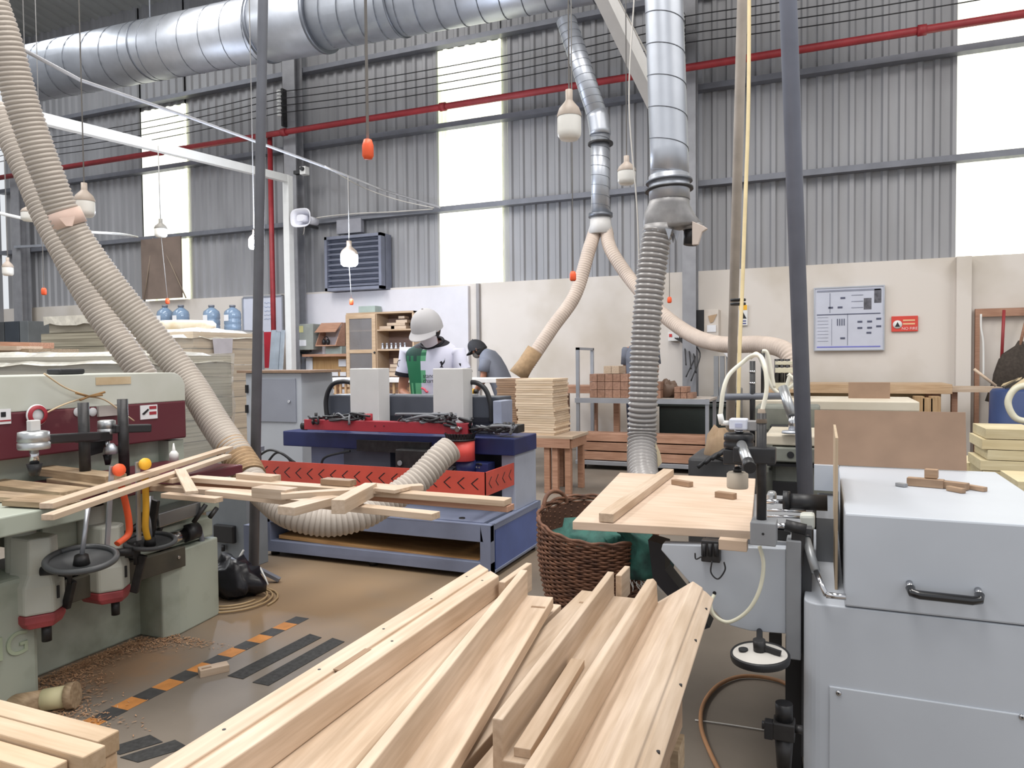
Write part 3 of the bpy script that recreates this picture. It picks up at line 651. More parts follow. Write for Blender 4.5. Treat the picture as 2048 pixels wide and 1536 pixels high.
MB().cyl((hc.x + .01, 4.42, hz0 - .09), (hc.x + .01, 4.42, hz0), .065, n=20).build('spindle_motor', BLUE, t); MB().bx(hc.x - .08, hc.x + .16, 4.44, 4.56, hz0 - .2, hz0 - .02).build('motor_mount', BLUE, t, bevel=.006)
m = MB(); m.fb(790, 900, 858, 938, 4.4, .12); m.build('junction_box', BLKM, t, bevel=.008); c = PY(800, 926, 4.395); MB().cyl(c, c - V((0, .008, 0)), .018, n=14).build('box_plug', STEEL, t)
for k in range(6):
    pts = [PY(880 + rnd.uniform(-20, 90), 935 + rnd.uniform(-8, 12), 4.42 + rnd.uniform(0, .1)) for _ in range(5)]
    pts.sort(key=lambda a: a.x); MB().tube(spl(pts, 5), .007, 6).build('cable', CB[k % 2], t)
for pts in (((528, 935), (555, 905), (590, 925)), ((642, 940), (650, 915), (700, 902)), ((510, 918), (540, 900), (575, 915), (588, 940))):
    MB().tube(spl([PY(a_, b_, 4.48) for a_, b_ in pts], 6), .009, 8).build('air_hose', BLK, t)
m = MB(); m.fb(800, 1018, 985, 1030, 4.5, .3); m.build('lower_tray', mat('dark_green_tray', (42, 66, 58), .6), t); c = PY(924, 1035, 4.2); MB().cyl(c, c - V((0, 0, .05)), .02, n=12).build('drain_plug', BLKM, t)

# electric cabinet at its left end
t = thing('electric_cabinet', (-4.0, 5.2, 0), 'grey steel electric cabinet with small lock and wooden board on top, left of the machine', 'cabinet')
CY = 5.0; x0, x1 = PY(492, 800, CY).x, PY(603, 800, CY).x; z1, z0 = PY(550, 746, CY).z, 0.0
x2 = PY(632, 850, CY + .1).x
m = MB(); m.hexa([(x0, CY, z0), (x1, CY, z0), (x2 + .03, CY + .4, z0), (x0, CY + .4, z0), (x0, CY, z1), (x1, CY, z1), (x1 + .02, CY + .4, z1), (x0, CY + .4, z1)])
m.build('body', LGREY, t, bevel=.006)
m = MB(); m.fb(508, 757, 591, 844, CY - .012, .012); d = m.build('door', mat('cabinet_grey', (150, 154, 166), .42, var=.04), t, bevel=.004)
c = PY(579, 803, CY - .012); MB().cyl(c, c - V((0, .012, 0)), .012, n=12).build('lock', CHROME, d)
for py in (778, 818): m = MB(); m.fb(490, py - 8, 494, py + 8, CY - .02, .03); m.build('hinge', BLK, t)
board('top_board', (x0 - .07, CY + .18, z1 + .012), (x1 + .12, CY + .18, z1 + .012), .42, .022, MDF, parent=t)
m = MB(); m.fb(500, 938, 540, 1000, 4.7, .1)
# small pneumatic regulator on post
t = thing('air_regulator', PY(517, 905, 4.3), 'black pneumatic regulator with gauge just right of the dark grey pole', 'regulator')
c = PY(517, 905, 4.3); MB().cyl(c + V((0, 0, -.06)), c + V((0, 0, .02)), .02, n=12).build('bowl', BLK, t); MB().cyl(c + V((0, 0, .02)), c + V((0, 0, .07)), .012, n=10).build('knob', BLK, t)
MB().bx(c.x - .03, c.x + .03, 4.27, 4.33, c.z + .01, c.z + .045).build('body', GALV, t); MB().cyl(c + V((.01, -.03, .03)), c + V((.01, -.045, .03)), .018, n=12).build('gauge', WHITE, t)
MB().beam(c + V((-.03, 0, .03)), V((-3.28, 3.62, c.z + .03)), .015, .02).build('bracket', BLKM, t)

# ================= people =================
def human(name, label, J, face, upv, side, skinm=SKIN, sex=1):
    """J: joint points; continuous skinned body"""
    t = thing(name, J['root'], label, 'person')
    vs, es, rs = [], [], []
    def av(p, r, par=None):
        vs.append(V(p)); rs.append(r)
        if par is not None: es.append((par, len(vs) - 1))
        return len(vs) - 1
    pel = av(J['pel'], .12); wai = av(J['wai'], .105, pel); che = av(J['che'], .12, wai); n0 = av(J['nek'], .055, che)
    hc = V(J['head']); u = V(upv).normalized(); f = V(face).normalized()
    n1 = av(hc - u * .075 - f * .01, .062, n0); n2 = av(hc - u * .005 + f * .01, .083, n1); n3 = av(hc + u * .065 - f * .005, .07, n2)
    av(hc + f * .098 - u * .015, .012, n2)
    for S, sg in (('A', 1), ('B', -1)):
        sh = av(J['sh' + S], .058, che); mu = av((J['sh' + S] + J['el' + S]) / 2, .05, sh); el = av(J['el' + S], .04, mu)
        mf = av(J['el' + S].lerp(J['wr' + S], .4), .04, el); wr = av(J['wr' + S], .026, mf)
        hd = (J['hd' + S]).normalized(); ac = V(side) * sg; ac = (ac - hd * ac.dot(hd)).normalized(); dn = hd.cross(ac).normalized()
        if dn.z > 0: dn = -dn
        pm = av(J['wr' + S] + hd * .045, .028, wr)
        k1 = [av(J['wr' + S] + hd * .085 + ac * o_, .0115, pm) for o_ in (.028, .010, -.009, -.027)]
        for i, k in enumerate(k1):
            L = (.036, .042, .039, .031)[i]; p0 = vs[k]
            a1 = av(p0 + (hd + dn * .5) * L * .8, .0088, k); av(vs[a1] + (hd * .4 + dn) * L * .6, .0078, a1)
        th = av(J['wr' + S] + hd * .03 - ac * .035 * sg + dn * .012, .0115, pm); av(vs[th] + hd * .035 - ac * sg * .012 + dn * .02, .0085, th)
        hp = av(J['hip' + S], .085, pel); kn = av(J['kn' + S], .058, hp); an = av(J['an' + S], .038, kn); av(J['an' + S] + V(J.get('toe', face)) * .13 - V((0, 0, .045)), .036, an)
    me = bpy.data.meshes.new('body'); me.from_pydata([tuple(v) for v in vs], es, []); me.materials.append(skinm)
    o = bpy.data.objects.new('body', me); sc.collection.objects.link(o); o.parent = t; o.matrix_parent_inverse = t.matrix_world.inverted()
    sk = o.modifiers.new('skin', 'SKIN'); sk.use_smooth_shade = True
    for i, r in enumerate(rs): me.skin_vertices[0].data[i].radius = (r, r)
    me.skin_vertices[0].data[0].use_root = True
    sb = o.modifiers.new('sub', 'SUBSURF'); sb.levels = 2; sb.render_levels = 2
    # ears and eyes
    for sg in (1, -1):
        e = hc + V(side) * sg * .082 - u * .01 - f * .01; m = MB(); m.ball(e, .026, 10, (.5, .9, 1.1)); m.build('ear', skinm, t)
        e = hc + f * .084 + V(side) * sg * .03 + u * .012; MB().ball(e, .013, 8).build('eye', BLK, t)
    return t
def ell_ring(c, ax, sd, a, b, n=32, e=.85):
    ax = V(ax).normalized(); sd = (V(sd) - ax * V(sd).dot(ax)).normalized(); w = ax.cross(sd); r_ = []
    for i in range(n):
        g = 2 * math.pi * i / n; cc_, ss_ = math.cos(g), math.sin(g)
        r_.append(V(c) + sd * math.copysign(abs(cc_) ** e, cc_) * a + w * math.copysign(abs(ss_) ** e, ss_) * b)
    return r_
def cap(t, hc, face, upv, side, m1, bill=.075, k=1.0, tilt=0):
    f, u, s_ = V(face).normalized(), V(upv).normalized(), V(side).normalized(); m = MB()
    rings = []
    for i in range(7):
        a = i / 6 * math.pi / 2; rr = math.cos(a) * .105 * k; rings.append([V(hc) + u * (.0 + math.sin(a) * .125 * k) + f * (math.cos(g) * (rr * 1.08)) + s_ * math.sin(g) * rr * .93 for g in [2 * math.pi * j / 24 for j in range(24)]])
    b0 = [V(hc) - u * .03 + f * (math.cos(g) * .105 * k * 1.08) + s_ * math.sin(g) * .105 * k * .93 for g in [2 * math.pi * j / 24 for j in range(24)]]
    m.loft([b0] + rings, caps=False); c = m.build('cap', m1, t, sub=1)
    b = MB(); pts = []
    for j in range(13):
        g = -1.15 + 2.3 * j / 12; pts.append((V(hc) + f * math.cos(g) * .112 * k + s_ * math.sin(g) * .098 * k - u * .012, V(hc) + f * (math.cos(g) * .112 * k + bill * math.cos(g * .9)) + s_ * math.sin(g) * .105 * k - u * (.03 + .02 * math.cos(g) - .05 * (1 - math.cos(g)) * 0)))
    lo = [p for p, _ in pts] + [q_ for _, q_ in pts]; nn = 13
    b.add(lo, [(i, i + 1, nn + i + 1, nn + i) for i in range(nn - 1)], True); b.add([p - u * .004 for p in lo], [(i + 1, i, nn + i, nn + i + 1) for i in range(nn - 1)], True)
    b.build('brim', m1, c); MB().ball(V(hc) + u * .126 * k, .008, 8).build('button', m1, c)
    return c
# ---- man at the machine
Y1 = 5.42
q = lambda px, py, Y=Y1: PY(px, py, Y)
face = V((-.12, -.80, -.58)); upv = V((-.03, -.55, .82)); side = V((1, .08, 0))
J = dict(root=V((q(865, 760).x, Y1, 0)), pel=q(868, 850), wai=q(868, 805), che=q(866, 730), nek=q(864, 696, Y1 - .05), head=q(855, 657, Y1 - .17),
         shA=q(913, 705), shB=q(817, 703), elA=q(934, 775), elB=q(804, 783), wrA=q(946, 797, Y1 - .16), wrB=q(832, 806, Y1 - .17),
         hdA=V((-.1, -1, -.1)), hdB=V((.5, -1, -.2)))
px_ = J['pel']
for S, s_ in (('A', 1), ('B', -1)):
    J['hip' + S] = px_ + V((s_ * .1, 0, -.06)); J['kn' + S] = V((px_.x + s_ * .12, Y1 - .02, .50)); J['an' + S] = V((px_.x + s_ * .13, Y1 + .03, .085))
man = human('person', 'man in white cap, face mask and white and green football jersey leaning over the machine', J, face, upv, side)
SH = [mat('jersey_white', (214, 214, 232), .7, var=.04), mat('jersey_deep_green', (18, 66, 58), .7, var=.1), mat('jersey_green', (30, 112, 76), .7, var=.1), mat('jersey_mint', (96, 170, 126), .7, var=.08), mat('jersey_black_trim', (24, 20, 32), .7)]
m = MB(); rings = []
spec = [(850, .165, .125, 0, 0), (820, .175, .13, 0, 0), (790, .185, .135, 0, 0), (765, .195, .135, -.01, 0), (740, .21, .135, -.02, 0), (722, .225, .13, -.02, 0), (710, .23, .12, -.02, .05), (702, .225, .11, -.02, .1), (695, .205, .10, -.02, .2), (689, .155, .09, -.03, .4), (684, .092, .08, -.04, .6)]
n = 40
for py, a_, b_, yy, tl in spec: rings.append(ell_ring(q(867 - (850 - py) * .02, py, Y1 + yy), (0, -tl, 1), side, a_, b_, n))
for i in range(len(rings) - 1):
    for j in range(n):
        a_, b_, c_, d_ = rings[i][j], rings[i][(j + 1) % n], rings[i + 1][(j + 1) % n], rings[i + 1][j]
        cen = (a_ + b_ + c_ + d_) / 4; lx = cen.x - q(867, 760).x; front = cen.y < Y1 - .04
        mi = 0
        if lx < .02 * (i % 2) - .012 * (i % 3) and lx > (-.30 if i >= 5 else -.19):
            mi = 1 if (i >= 6) else (2 if i >= 3 else (3 if (i + j) % 3 == 0 else 2))
            if front and i == 5: mi = 1 if j % 2 else 2
            if lx > -.03 and i > 3: mi = 3 if i % 2 else 2
            if i <= 3 and lx > -.1 and (i + j) % 4 < 2: mi = 3
        if i == len(rings) - 2: mi = 4
        m.mi = mi; m.add([a_, b_, c_, d_], [(0, 1, 2, 3)], True)
m.mi = 0
for S, c0_, sx in (('A', 1, 1), ('B', 1, -1)):
    s0, e0 = J['sh' + S], J['el' + S]; ax = (e0 - s0); st = s0 + V((-sx * .05, 0, -.012))
    rs_ = [ell_ring(st, V((sx, 0, -.25)), (0, 1, 0), .06, .05, 20, 1), ell_ring(s0 + V((sx * .02, 0, 0)), V((sx * .8, 0, -1)), (0, 1, 0), .074, .062, 20, 1), ell_ring(s0 + ax * .3, ax, (0, 1, 0), .078, .066, 20, 1), ell_ring(s0 + ax * .52 + V((sx * .008, 0, 0)), ax, (0, 1, 0), .08, .07, 20, 1)]
    m.loft(rs_, caps=False)
    m.mi = 4; m.loft([ell_ring(s0 + ax * .51 + V((sx * .008, 0, 0)), ax, (0, 1, 0), .082, .072, 20, 1), ell_ring(s0 + ax * .61 + V((sx * .01, 0, 0)), ax, (0, 1, 0), .082, .072, 20, 1)], caps=False); m.mi = 0
sh = m.build('jersey', SH, man)
cl_ = ell_ring(q(864, 685, Y1 - .045), (0, -.62, 1), side, .096, .088, 24, 1); m = MB(); m.tube(cl_ + [cl_[0]], .012, 8); m.build('collar', SH[4], man)
def onchest(px, py): p = PY(px, py, Y1 - .162); return p
m = MB() # small bird crest
pl = [(a_, b_ - 6) for a_, b_ in [(879, 741), (882, 738), (881, 733), (879, 731), (882, 728), (884, 729), (885, 732), (889, 726), (890, 722), (889, 731), (886, 735), (884, 738), (887, 741)]]
m.prism([onchest(a_, b_) for a_, b_ in pl], (0, .003, 0)); m.build('crest', SH[4], sh)
M_ = lambda px, py: facing(onchest(px, py), (0, -1, 0))
text('sponsor_lettering', 'standard', .048, M_(846, 752), SH[4], sh, align='LEFT'); text('sponsor_lettering', 'chartered', .048, M_(846, 762), SH[4], sh, align='LEFT')
pc_ = onchest(843, 776) ; m = MB(); m.tube(spl([pc_, pc_ + V((.03, -.002, -.012)), pc_ + V((.045, -.002, -.03)), pc_ + V((.06, -.002, -.03))], 4), .009, 8); m.build('pink_mark', mat('pink', (226, 90, 110), .5), sh)
bd = J['shB'].lerp(J['elB'], .3) + V((-.02, -.072, 0)); m = MB(); m.tube([bd + V((math.cos(g) * .026, 0, math.sin(g) * .03)) for g in [i * math.pi / 8 for i in range(17)]], .003, 6); m.build('sleeve_badge', SH[4], sh)
bd = J['shA'].lerp(J['elA'], .35) + V((.03, -.072, 0)); MB().bx(bd.x - .012, bd.x + .012, bd.y, bd.y + .003, bd.z - .012, bd.z + .012).build('sleeve_badge', SH[4], sh)
TR = mat('dark_trousers', (52, 54, 64), .8)
def trousers(t, J, m1):
    m = MB(); p = J['pel']; sd = (J['hipA'] - J['hipB'])
    m.loft([ell_ring(p + V((0, 0, .1)), (0, 0, 1), sd, .165, .12, 24), ell_ring(p, (0, 0, 1), sd, .175, .125, 24), ell_ring(p - V((0, 0, .1)), (0, 0, 1), sd, .18, .125, 24)])
    for S in 'AB':
        a_, b_, c_ = J['hip' + S], J['kn' + S], J['an' + S]; m.tube([a_, a_.lerp(b_, .5), b_, b_.lerp(c_, .5), c_ + V((0, 0, .02))], [.098, .09, .075, .066, .062], 16)
    m.build('trousers', m1, t)
    for S in 'AB':
        a_ = J['an' + S]; f_ = V(J.get('toe', (0, -1, 0))); f_.z = 0; f_.normalize()
        m = MB(); s_ = f_.cross(V((0, 0, 1)))
        m.loft([[a_ + V((0, 0, -.085 + h)) + f_ * (math.cos(g) * .14 * w + .06) + s_ * math.sin(g) * .05 * w for g in [i * math.pi / 8 for i in range(16)]] for h, w in ((0, .95), (.03, 1), (.06, .8), (.09, .45))]); m.build('shoe', BLK, t)
J['toe'] = V((0, -1, 0)); trousers(man, J, TR)
CAPW = mat('cap_grey_white', (184, 182, 184), .8, var=.05)
cp = cap(man, J['head'] + upv * .02, V((-.1, -.88, -.42)), V((-.02, -.42, .9)), side, CAPW, .05, 1.2)
text('cap_lettering', '~ ~', .03, facing(J['head'] + V((-.0, -.128, .055)), (-.1, -1, .3)), BLK, cp)
# mask
f_, u_ = face.normalized(), upv.normalized(); hc = J['head']; m = MB(); rr = []
for i in range(5):
    v_ = -.01 - i * .03; rr.append([hc + u_ * v_ + (f_ * math.cos(g) * (.104 - .010 * abs(i - 1.5)) + side * math.sin(g) * (.083 - .006 * i)) for g in [-1.35 + 2.7 * j / 12 for j in range(13)]])
for i in range(4): m.add(rr[i] + rr[i + 1], [(j, j + 1, 14 + j, 13 + j) for j in range(12)], True); m.add([p + f_ * .003 for p in rr[i] + rr[i + 1]], [(j + 1, j, 13 + j, 14 + j) for j in range(12)], True)
m.build('face_mask', mat('mask_white', (216, 208, 214), .8), man)
MB().ball(hc - upv * .01 + V((0, .03, 0)), .09, 16, (1, 1.05, 1.1)).build('hair', HAIR, man)
t = thing('drill_chuck_tool', q(946, 780, 5.2), 'orange and black hand tool under the man\'s right-hand sleeve at the machine', 'tool')
c = q(944, 783, 5.2); MB().cyl(c - V((.03, 0, 0)), c + V((.02, 0, 0)), .022, n=12).build('tool_body', YEL, t); MB().cyl(c + V((.02, 0, 0)), c + V((.05, 0, 0)), .018, n=12).build('tool_nose', BLK, t)

# ---- bending man in grey shirt
Y2 = 8.9
q2 = lambda px, py, Y=Y2: PY(px, py, Y)
face = V((-.8, -.1, -.6)); upv = V((-.5, 0, .8)); side = V((0.05, -1, 0))
J = dict(root=V((q2(1012, 760).x, Y2, 0)), pel=q2(1014, 812), wai=q2(1008, 775), che=q2(984, 730), nek=q2(970, 708), head=q2(956, 698),
         shA=q2(972, 722, Y2 - .17), shB=q2(978, 720, Y2 + .17), elA=q2(966, 757, Y2 - .2), elB=q2(970, 757, Y2 + .2), wrA=q2(950, 784, Y2 - .12), wrB=q2(952, 784, Y2 + .12), hdA=V((-1, 0, -.3)), hdB=V((-1, 0, -.3)), toe=V((-1, 0, 0)))
for S, s_ in (('A', -1), ('B', 1)):
    p = J['pel']; J['hip' + S] = p + V((0, s_ * .1, -.06)); J['kn' + S] = V((p.x - .05, Y2 + s_ * .1, .46)); J['an' + S] = V((p.x + .02, Y2 + s_ * .1, .085))
man = human('person', 'man in dark cap and grey-blue shirt bending to the left behind the stack of boards', J, face, upv, side)
GS = mat('grey_blue_shirt', (112, 116, 128), .8, var=.06)
m = MB(); pth = [(1014, 820, .17, .12), (1011, 790, .18, .125), (1003, 764, .19, .13), (992, 742, .2, .135), (982, 724, .21, .13), (975, 712, .18, .11), (968, 706, .09, .075)]
cs = [q2(a_, b_) for a_, b_, _, _ in pth]
m.loft([ell_ring(cs[i], (cs[min(i + 1, 6)] - cs[max(i - 1, 0)]), (0, 1, 0), pth[i][2], pth[i][3], 28) for i in range(7)])
for S in 'AB':
    s0, e0 = J['sh' + S], J['el' + S]; ax = e0 - s0; m.loft([ell_ring(s0 - ax * .1, ax, (0, 1, 0), .06, .06, 18, 1), ell_ring(s0, ax, (0, 1, 0), .08, .08, 18, 1), ell_ring(s0 + ax * .62, ax, (0, 1, 0), .085, .08, 18, 1)])
m.build('shirt', GS, man); trousers(man, J, TR)
cap(man, J['head'] + upv * .015, face + V((.0, 0, .35)), upv, side, mat('cap_black', (36, 36, 40), .8), .07, 1.08)
MB().ball(J['head'] + V((.035, 0, -.01)), .088, 16).build('hair', HAIR, man)
m = MB(); m.ball(J['head'] + face.normalized() * .05 - upv * .05, .06, 14, (1, .9, .9)); m.build('face_mask', mat('mask_grey', (120, 116, 112), .8), man)
# ---- man mostly hidden by the grey hose
Y3 = 9.6
q3 = lambda px, py, Y=Y3: PY(px, py, Y)
face = V((.2, .95, -.3)); upv = V((0, .2, .97)); side = V((1, 0, 0)); cx = q3(1280, 740).x
J = dict(root=V((cx, Y3, 0)), pel=V((cx, Y3, .95)), wai=V((cx, Y3, 1.12)), che=V((cx, Y3 + .04, 1.4)), nek=V((cx, Y3 + .07, 1.55)), head=V((cx + .03, Y3 + .12, 1.68)),
         shA=V((cx + .18, Y3 + .03, 1.48)), shB=V((cx - .18, Y3 + .03, 1.48)), elA=V((cx + .2, Y3 + .05, 1.2)), elB=V((cx - .2, Y3 + .05, 1.2)), wrA=V((cx + .12, Y3 + .28, 1.12)), wrB=V((cx - .12, Y3 + .28, 1.12)), hdA=V((0, 1, -.1)), hdB=V((0, 1, -.1)), toe=V((0, 1, 0)))
for S, s_ in (('A', 1), ('B', -1)):
    J['hip' + S] = V((cx + s_ * .09, Y3, .9)); J['kn' + S] = V((cx + s_ * .1, Y3 + .02, .5)); J['an' + S] = V((cx + s_ * .11, Y3, .085))
man = human('person', 'person in blue-grey shirt standing mostly hidden behind the thick grey ribbed hose', J, face, upv, side)
m = MB(); m.loft([ell_ring((cx, Y3 + a_, z), (0, 0, 1), side, w, d_, 28) for z, w, d_, a_ in ((.98, .17, .12, 0), (1.15, .175, .125, 0), (1.35, .195, .13, .02), (1.45, .2, .115, .03), (1.52, .15, .09, .04), (1.57, .075, .07, .06))])
for S in 'AB':
    s0, e0 = J['sh' + S], J['el' + S]; ax = e0 - s0; m.loft([ell_ring(s0 - ax * .1, ax, (0, 1, 0), .055, .055, 18, 1), ell_ring(s0, ax, (0, 1, 0), .075, .07, 18, 1), ell_ring(s0 + ax * .7, ax, (0, 1, 0), .08, .072, 18, 1)])
m.build('shirt', GS, man); trousers(man, J, mat('blue_jeans', (58, 66, 92), .8))
MB().ball(J['head'] + V((0, -.015, .03)), .095, 16).build('hair', HAIR, man)
# ================= background right and middle =================
# wooden stand with the tall stack of boards
SY = 7.0
t = thing('wooden_stand', PZ(1110, 985, 0), 'rough wooden stand under the tall stack of boards', 'stand')
sx0, sx1 = PY(1076, 880, SY).x, PY(1145, 880, SY).x; zt = PY(1110, 872, SY).z
sx0 = PY(985, 880, SY).x
m = MB(); m.bx(sx0, sx1, SY, SY + .55, zt - .03, zt); m.build('top', PINE, t, bevel=.003)
m = MB(); m.bx(sx0 + .03, sx1 - .03, SY - .005, SY + .015, zt - .12, zt - .03); m.build('apron', REDW, t)
m = MB(); m.bx(sx1 - .025, sx1 - .008, SY + .02, SY + .5, zt - .12, zt - .03); m.build('apron', REDW, t)
for x in (sx0 + .05, PY(1092, 900, SY).x, PY(1108, 900, SY).x, sx1 - .06):
    for y in (SY + .04, SY + .46): MB().bx(x - .03, x + .03, y - .02, y + .04, 0, zt - .03).build('leg', REDW, t, bevel=.003)
EDGE = wood('light_board_edges', (238, 218, 194), (216, 192, 166))
EDGD = wood('brown_board_edges', (178, 148, 124), (150, 122, 100))
bx0, bx1 = PY(1030, 810, SY).x, PY(1105, 810, SY).x; zs1 = PY(1060, 758, SY).z; nb = 24; th = (zs1 - zt) / nb
for i in range(nb):
    z = zt + th * (nb - .5 - i); j = random.uniform(-.012, .012) + (.01 if i > 12 else 0)
    board('board', (bx0 + j, SY + .27, z), (bx1 + j, SY + .27, z), .48, th * .9, EDGE, (label_ord(i, nb) if i < 20 else ['fifth from the bottom', 'fourth from the bottom', 'third from the bottom', 'second from the bottom', 'lowest'][i - 19]) + ' pale board in the tall stack on the wooden stand', 'board', 'boards stacked on the wooden stand', bevel=.001)
# second stack just left of it, on the same stand
cx0, cx1 = PY(985, 810, SY).x, PY(1026, 810, SY).x
for i in range(nb):
    z = zt + th * (nb - .5 - i); j = random.uniform(-.01, .01)
    board('board', (cx0 + j, SY + .32, z), (cx1 + j, SY + .32, z), .42, th * .9, EDGD, (label_ord(i, nb) if i < 20 else ['', 'fourth from the bottom', 'third from the bottom', 'second from the bottom', 'lowest'][i - 19]) + ' board in the narrow stack between machine and tall stack', 'board', 'boards in the narrow left stack', bevel=.001)
# white bench behind, with lattice front
t = thing('white_bench', (-5.2, 8.3, 0), 'long bench with white top edge and tan lattice front behind the machine towers', 'bench')
a_, b_ = PY(622, 757, 7.9), PY(1010, 759, 7.9); z = a_.z
m = MB(); m.bx(a_.x, b_.x, 7.9, 8.5, z - .05, z); m.build('top', mat('bright_white_top', (240, 238, 238), .5), t, bevel=.004)
LT = mat('tan_lattice', (190, 156, 120), .8); nx = 22
for k in range(nx + 1):
    x = a_.x + .02 + k * .08; MB().bx(x, x + .03, 7.93, 7.95, .1, z - .05).build('lattice_slat', LT, t)
m = MB()
for k in range(13): m.bx(a_.x + .02, a_.x + nx * .08, 7.95, 7.96, .12 + k * .08, .15 + k * .08)
m.build('lattice_rails', mat('tan_lattice_back', (150, 118, 90), .8), t)
for x in (a_.x + .05, b_.x - .05): MB().bx(x - .03, x + .03, 8.4, 8.46, 0, z - .05).build('leg', REDW, t)
for x in (b_.x - .05,): MB().bx(x - .03, x + .03, 7.93, 7.99, 0, z - .05).build('leg', REDW, t)
# shelf cabinet at the wall
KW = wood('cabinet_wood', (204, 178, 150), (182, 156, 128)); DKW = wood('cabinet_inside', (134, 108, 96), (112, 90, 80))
CY = 10.45
t = thing('display_cabinet', (PY(757, 700, CY).x, 10.6, 0), 'wooden shelf cabinet with one glass door and open shelves against the wall', 'cabinet')
g = lambda px, py, Y=CY: PY(px, py, Y)
x0, xm, x1 = g(694, 690).x, g(753, 690).x, g(828, 690).x; z1, z0 = g(757, 624).z, g(757, 757).z
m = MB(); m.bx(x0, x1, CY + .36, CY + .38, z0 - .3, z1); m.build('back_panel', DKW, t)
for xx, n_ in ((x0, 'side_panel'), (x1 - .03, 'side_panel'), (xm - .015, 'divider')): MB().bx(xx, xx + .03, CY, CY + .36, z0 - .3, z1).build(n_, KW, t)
for z, n_ in ((z1 - .03, 'top_panel'), (z0 - .3, 'bottom_panel')): MB().bx(x0, x1, CY - .01, CY + .37, z, z + .03).build(n_, KW, t)
sh_z = [g(790, 661).z, g(790, 701).z]
for z in sh_z: MB().bx(xm + .015, x1 - .03, CY, CY + .36, z, z + .025).build('shelf', KW, t); MB().bx(x0 + .03, xm - .015, CY + .02, CY + .36, z, z + .025).build('shelf', KW, t)
for zz in (z0 - .3,):
    for xx in (x0 + .03, x1 - .08): MB().bx(xx, xx + .05, CY + .02, CY + .07, 0, z0 - .3).build('leg', KW, t); MB().bx(xx, xx + .05, CY + .3, CY + .35, 0, z0 - .3).build('leg', KW, t)
m = MB(); w = .07; dz0, dz1 = z0 - .25, z1 - .03
m.bx(x0, x0 + w, CY - .03, CY - .005, dz0, dz1); m.bx(xm - w, xm, CY - .03, CY - .005, dz0, dz1); m.bx(x0 + w, xm - w, CY - .03, CY - .005, dz1 - w, dz1); m.bx(x0 + w, xm - w, CY - .03, CY - .005, dz0, dz0 + w)
zz = g(720, 703).z; m.bx(x0 + w, xm - w, CY - .03, CY - .005, zz - .03, zz + .03)
d = m.build('door', KW, t, bevel=.003); MB().bx(x0 + w, xm - w, CY - .02, CY - .016, dz0 + w, dz1 - w).build('glass_pane', mat('dusty_glass', (150, 146, 146), .2, alpha=.45), d)
c = g(749, 705, CY - .035); MB().ball(c, .02, 8).build('knob', BLKM, d)
# things inside: wooden blocks and jigs on the shelves
for k, (px, py, w_, h_) in enumerate(((775, 657, 34, 8), (800, 657, 30, 8), (795, 649, 36, 7), (806, 643, 22, 7), (806, 635, 12, 6))):
    p, q_ = g(px - w_ / 2, py, CY + .12), g(px + w_ / 2, py, CY + .12); zc = max(p.z, sh_z[0] + .025 + h_ * .0035)
    board('wood_block', (p.x, CY + .14, zc), (q_.x, CY + .14, zc), .14, h_ * .0068, PINE, ['long bottom left', 'bottom right', 'middle layer', 'upper', 'small topmost'][k] + ' wood block piled on the cabinet top shelf', 'wood block', 'wood blocks on the cabinet top shelf')
for k, px in enumerate((762, 771, 780, 789, 798, 807)):
    p = g(px, 697, CY + .1); tag(MB().lathe([(.001, 0), (.03, 0), (.032, .02), (.018, .035), (.02, .09), (.026, .1), (.001, .105)], (p.x, CY + .15, sh_z[1] + .026), n=12).build('tool_bit', GALV), ['leftmost', 'second', 'third', 'fourth', 'fifth', 'rightmost'][k] + ' metal bit in the row on the cabinet middle shelf', 'tool bit', 'metal bits on the cabinet middle shelf')
for k, (px, py, w_, h_) in enumerate(((793, 749, 62, 9), (790, 740, 50, 8), (785, 732, 38, 7), (778, 722, 10, 12))):
    p, q_ = g(px - w_ / 2, py, 10.3), g(px + w_ / 2, py, 10.3)
    board('wood_block', (p.x, CY + .16, p.z), (q_.x, CY + .16, p.z), .2, h_ * .0074, PINE, ['lowest long', 'second', 'third', 'small upright top'][k] + ' wood piece stacked in the cabinet bottom compartment', 'wood block', 'wood pieces in the cabinet bottom')
t = MB().fb(717, 612, 750, 625, 10.7, .2); tag(t.build('paper_box', mat('grey_green_box', (158, 172, 166), .7), bevel=.004), 'pale grey-green box lying on top of the shelf cabinet', 'box')
# wall boxes left of the cabinet
t = thing('fuse_box', PY(603, 700, 10.8), 'grey-green wall fuse box with yellow sticker left of the shelf cabinet', 'fuse box')
m = MB(); m.fb(584, 648, 626, 700, 10.66, .22); m.build('housing', mat('fusebox_grey', (150, 154, 148), .5), t, bevel=.008)
m = MB(); m.fb(588, 652, 606, 665, 10.655, .005); m.build('yellow_sticker', mat('yellow_sticker', (206, 200, 140), .7), t); m = MB(); m.fb(586, 680, 612, 692, 10.655, .005); m.build('paper_label', PAPER, t)
m = MB(); m.tube(spl([PY(590, 700, 10.75), PY(606, 706, 10.75), PY(622, 702, 10.75)], 5), .02, 6); m.build('cable', BLK, t)
t = thing('wooden_holder', PY(657, 670, 10.8), 'small wooden wall holder with slanted top and black earmuffs inside', 'holder')
a_, b_ = PY(636, 670, 10.7), PY(677, 670, 10.7); zt_, zb_ = PY(657, 645, 10.7).z, PY(657, 690, 10.7).z
for x in (a_.x, b_.x - .015): m = MB(); m.prism([(x, 10.62, zb_), (x, 10.92, zb_), (x, 10.92, zt_), (x, 10.84, zt_)], (.015, 0, 0)); m.build('side_panel', REDW, t)
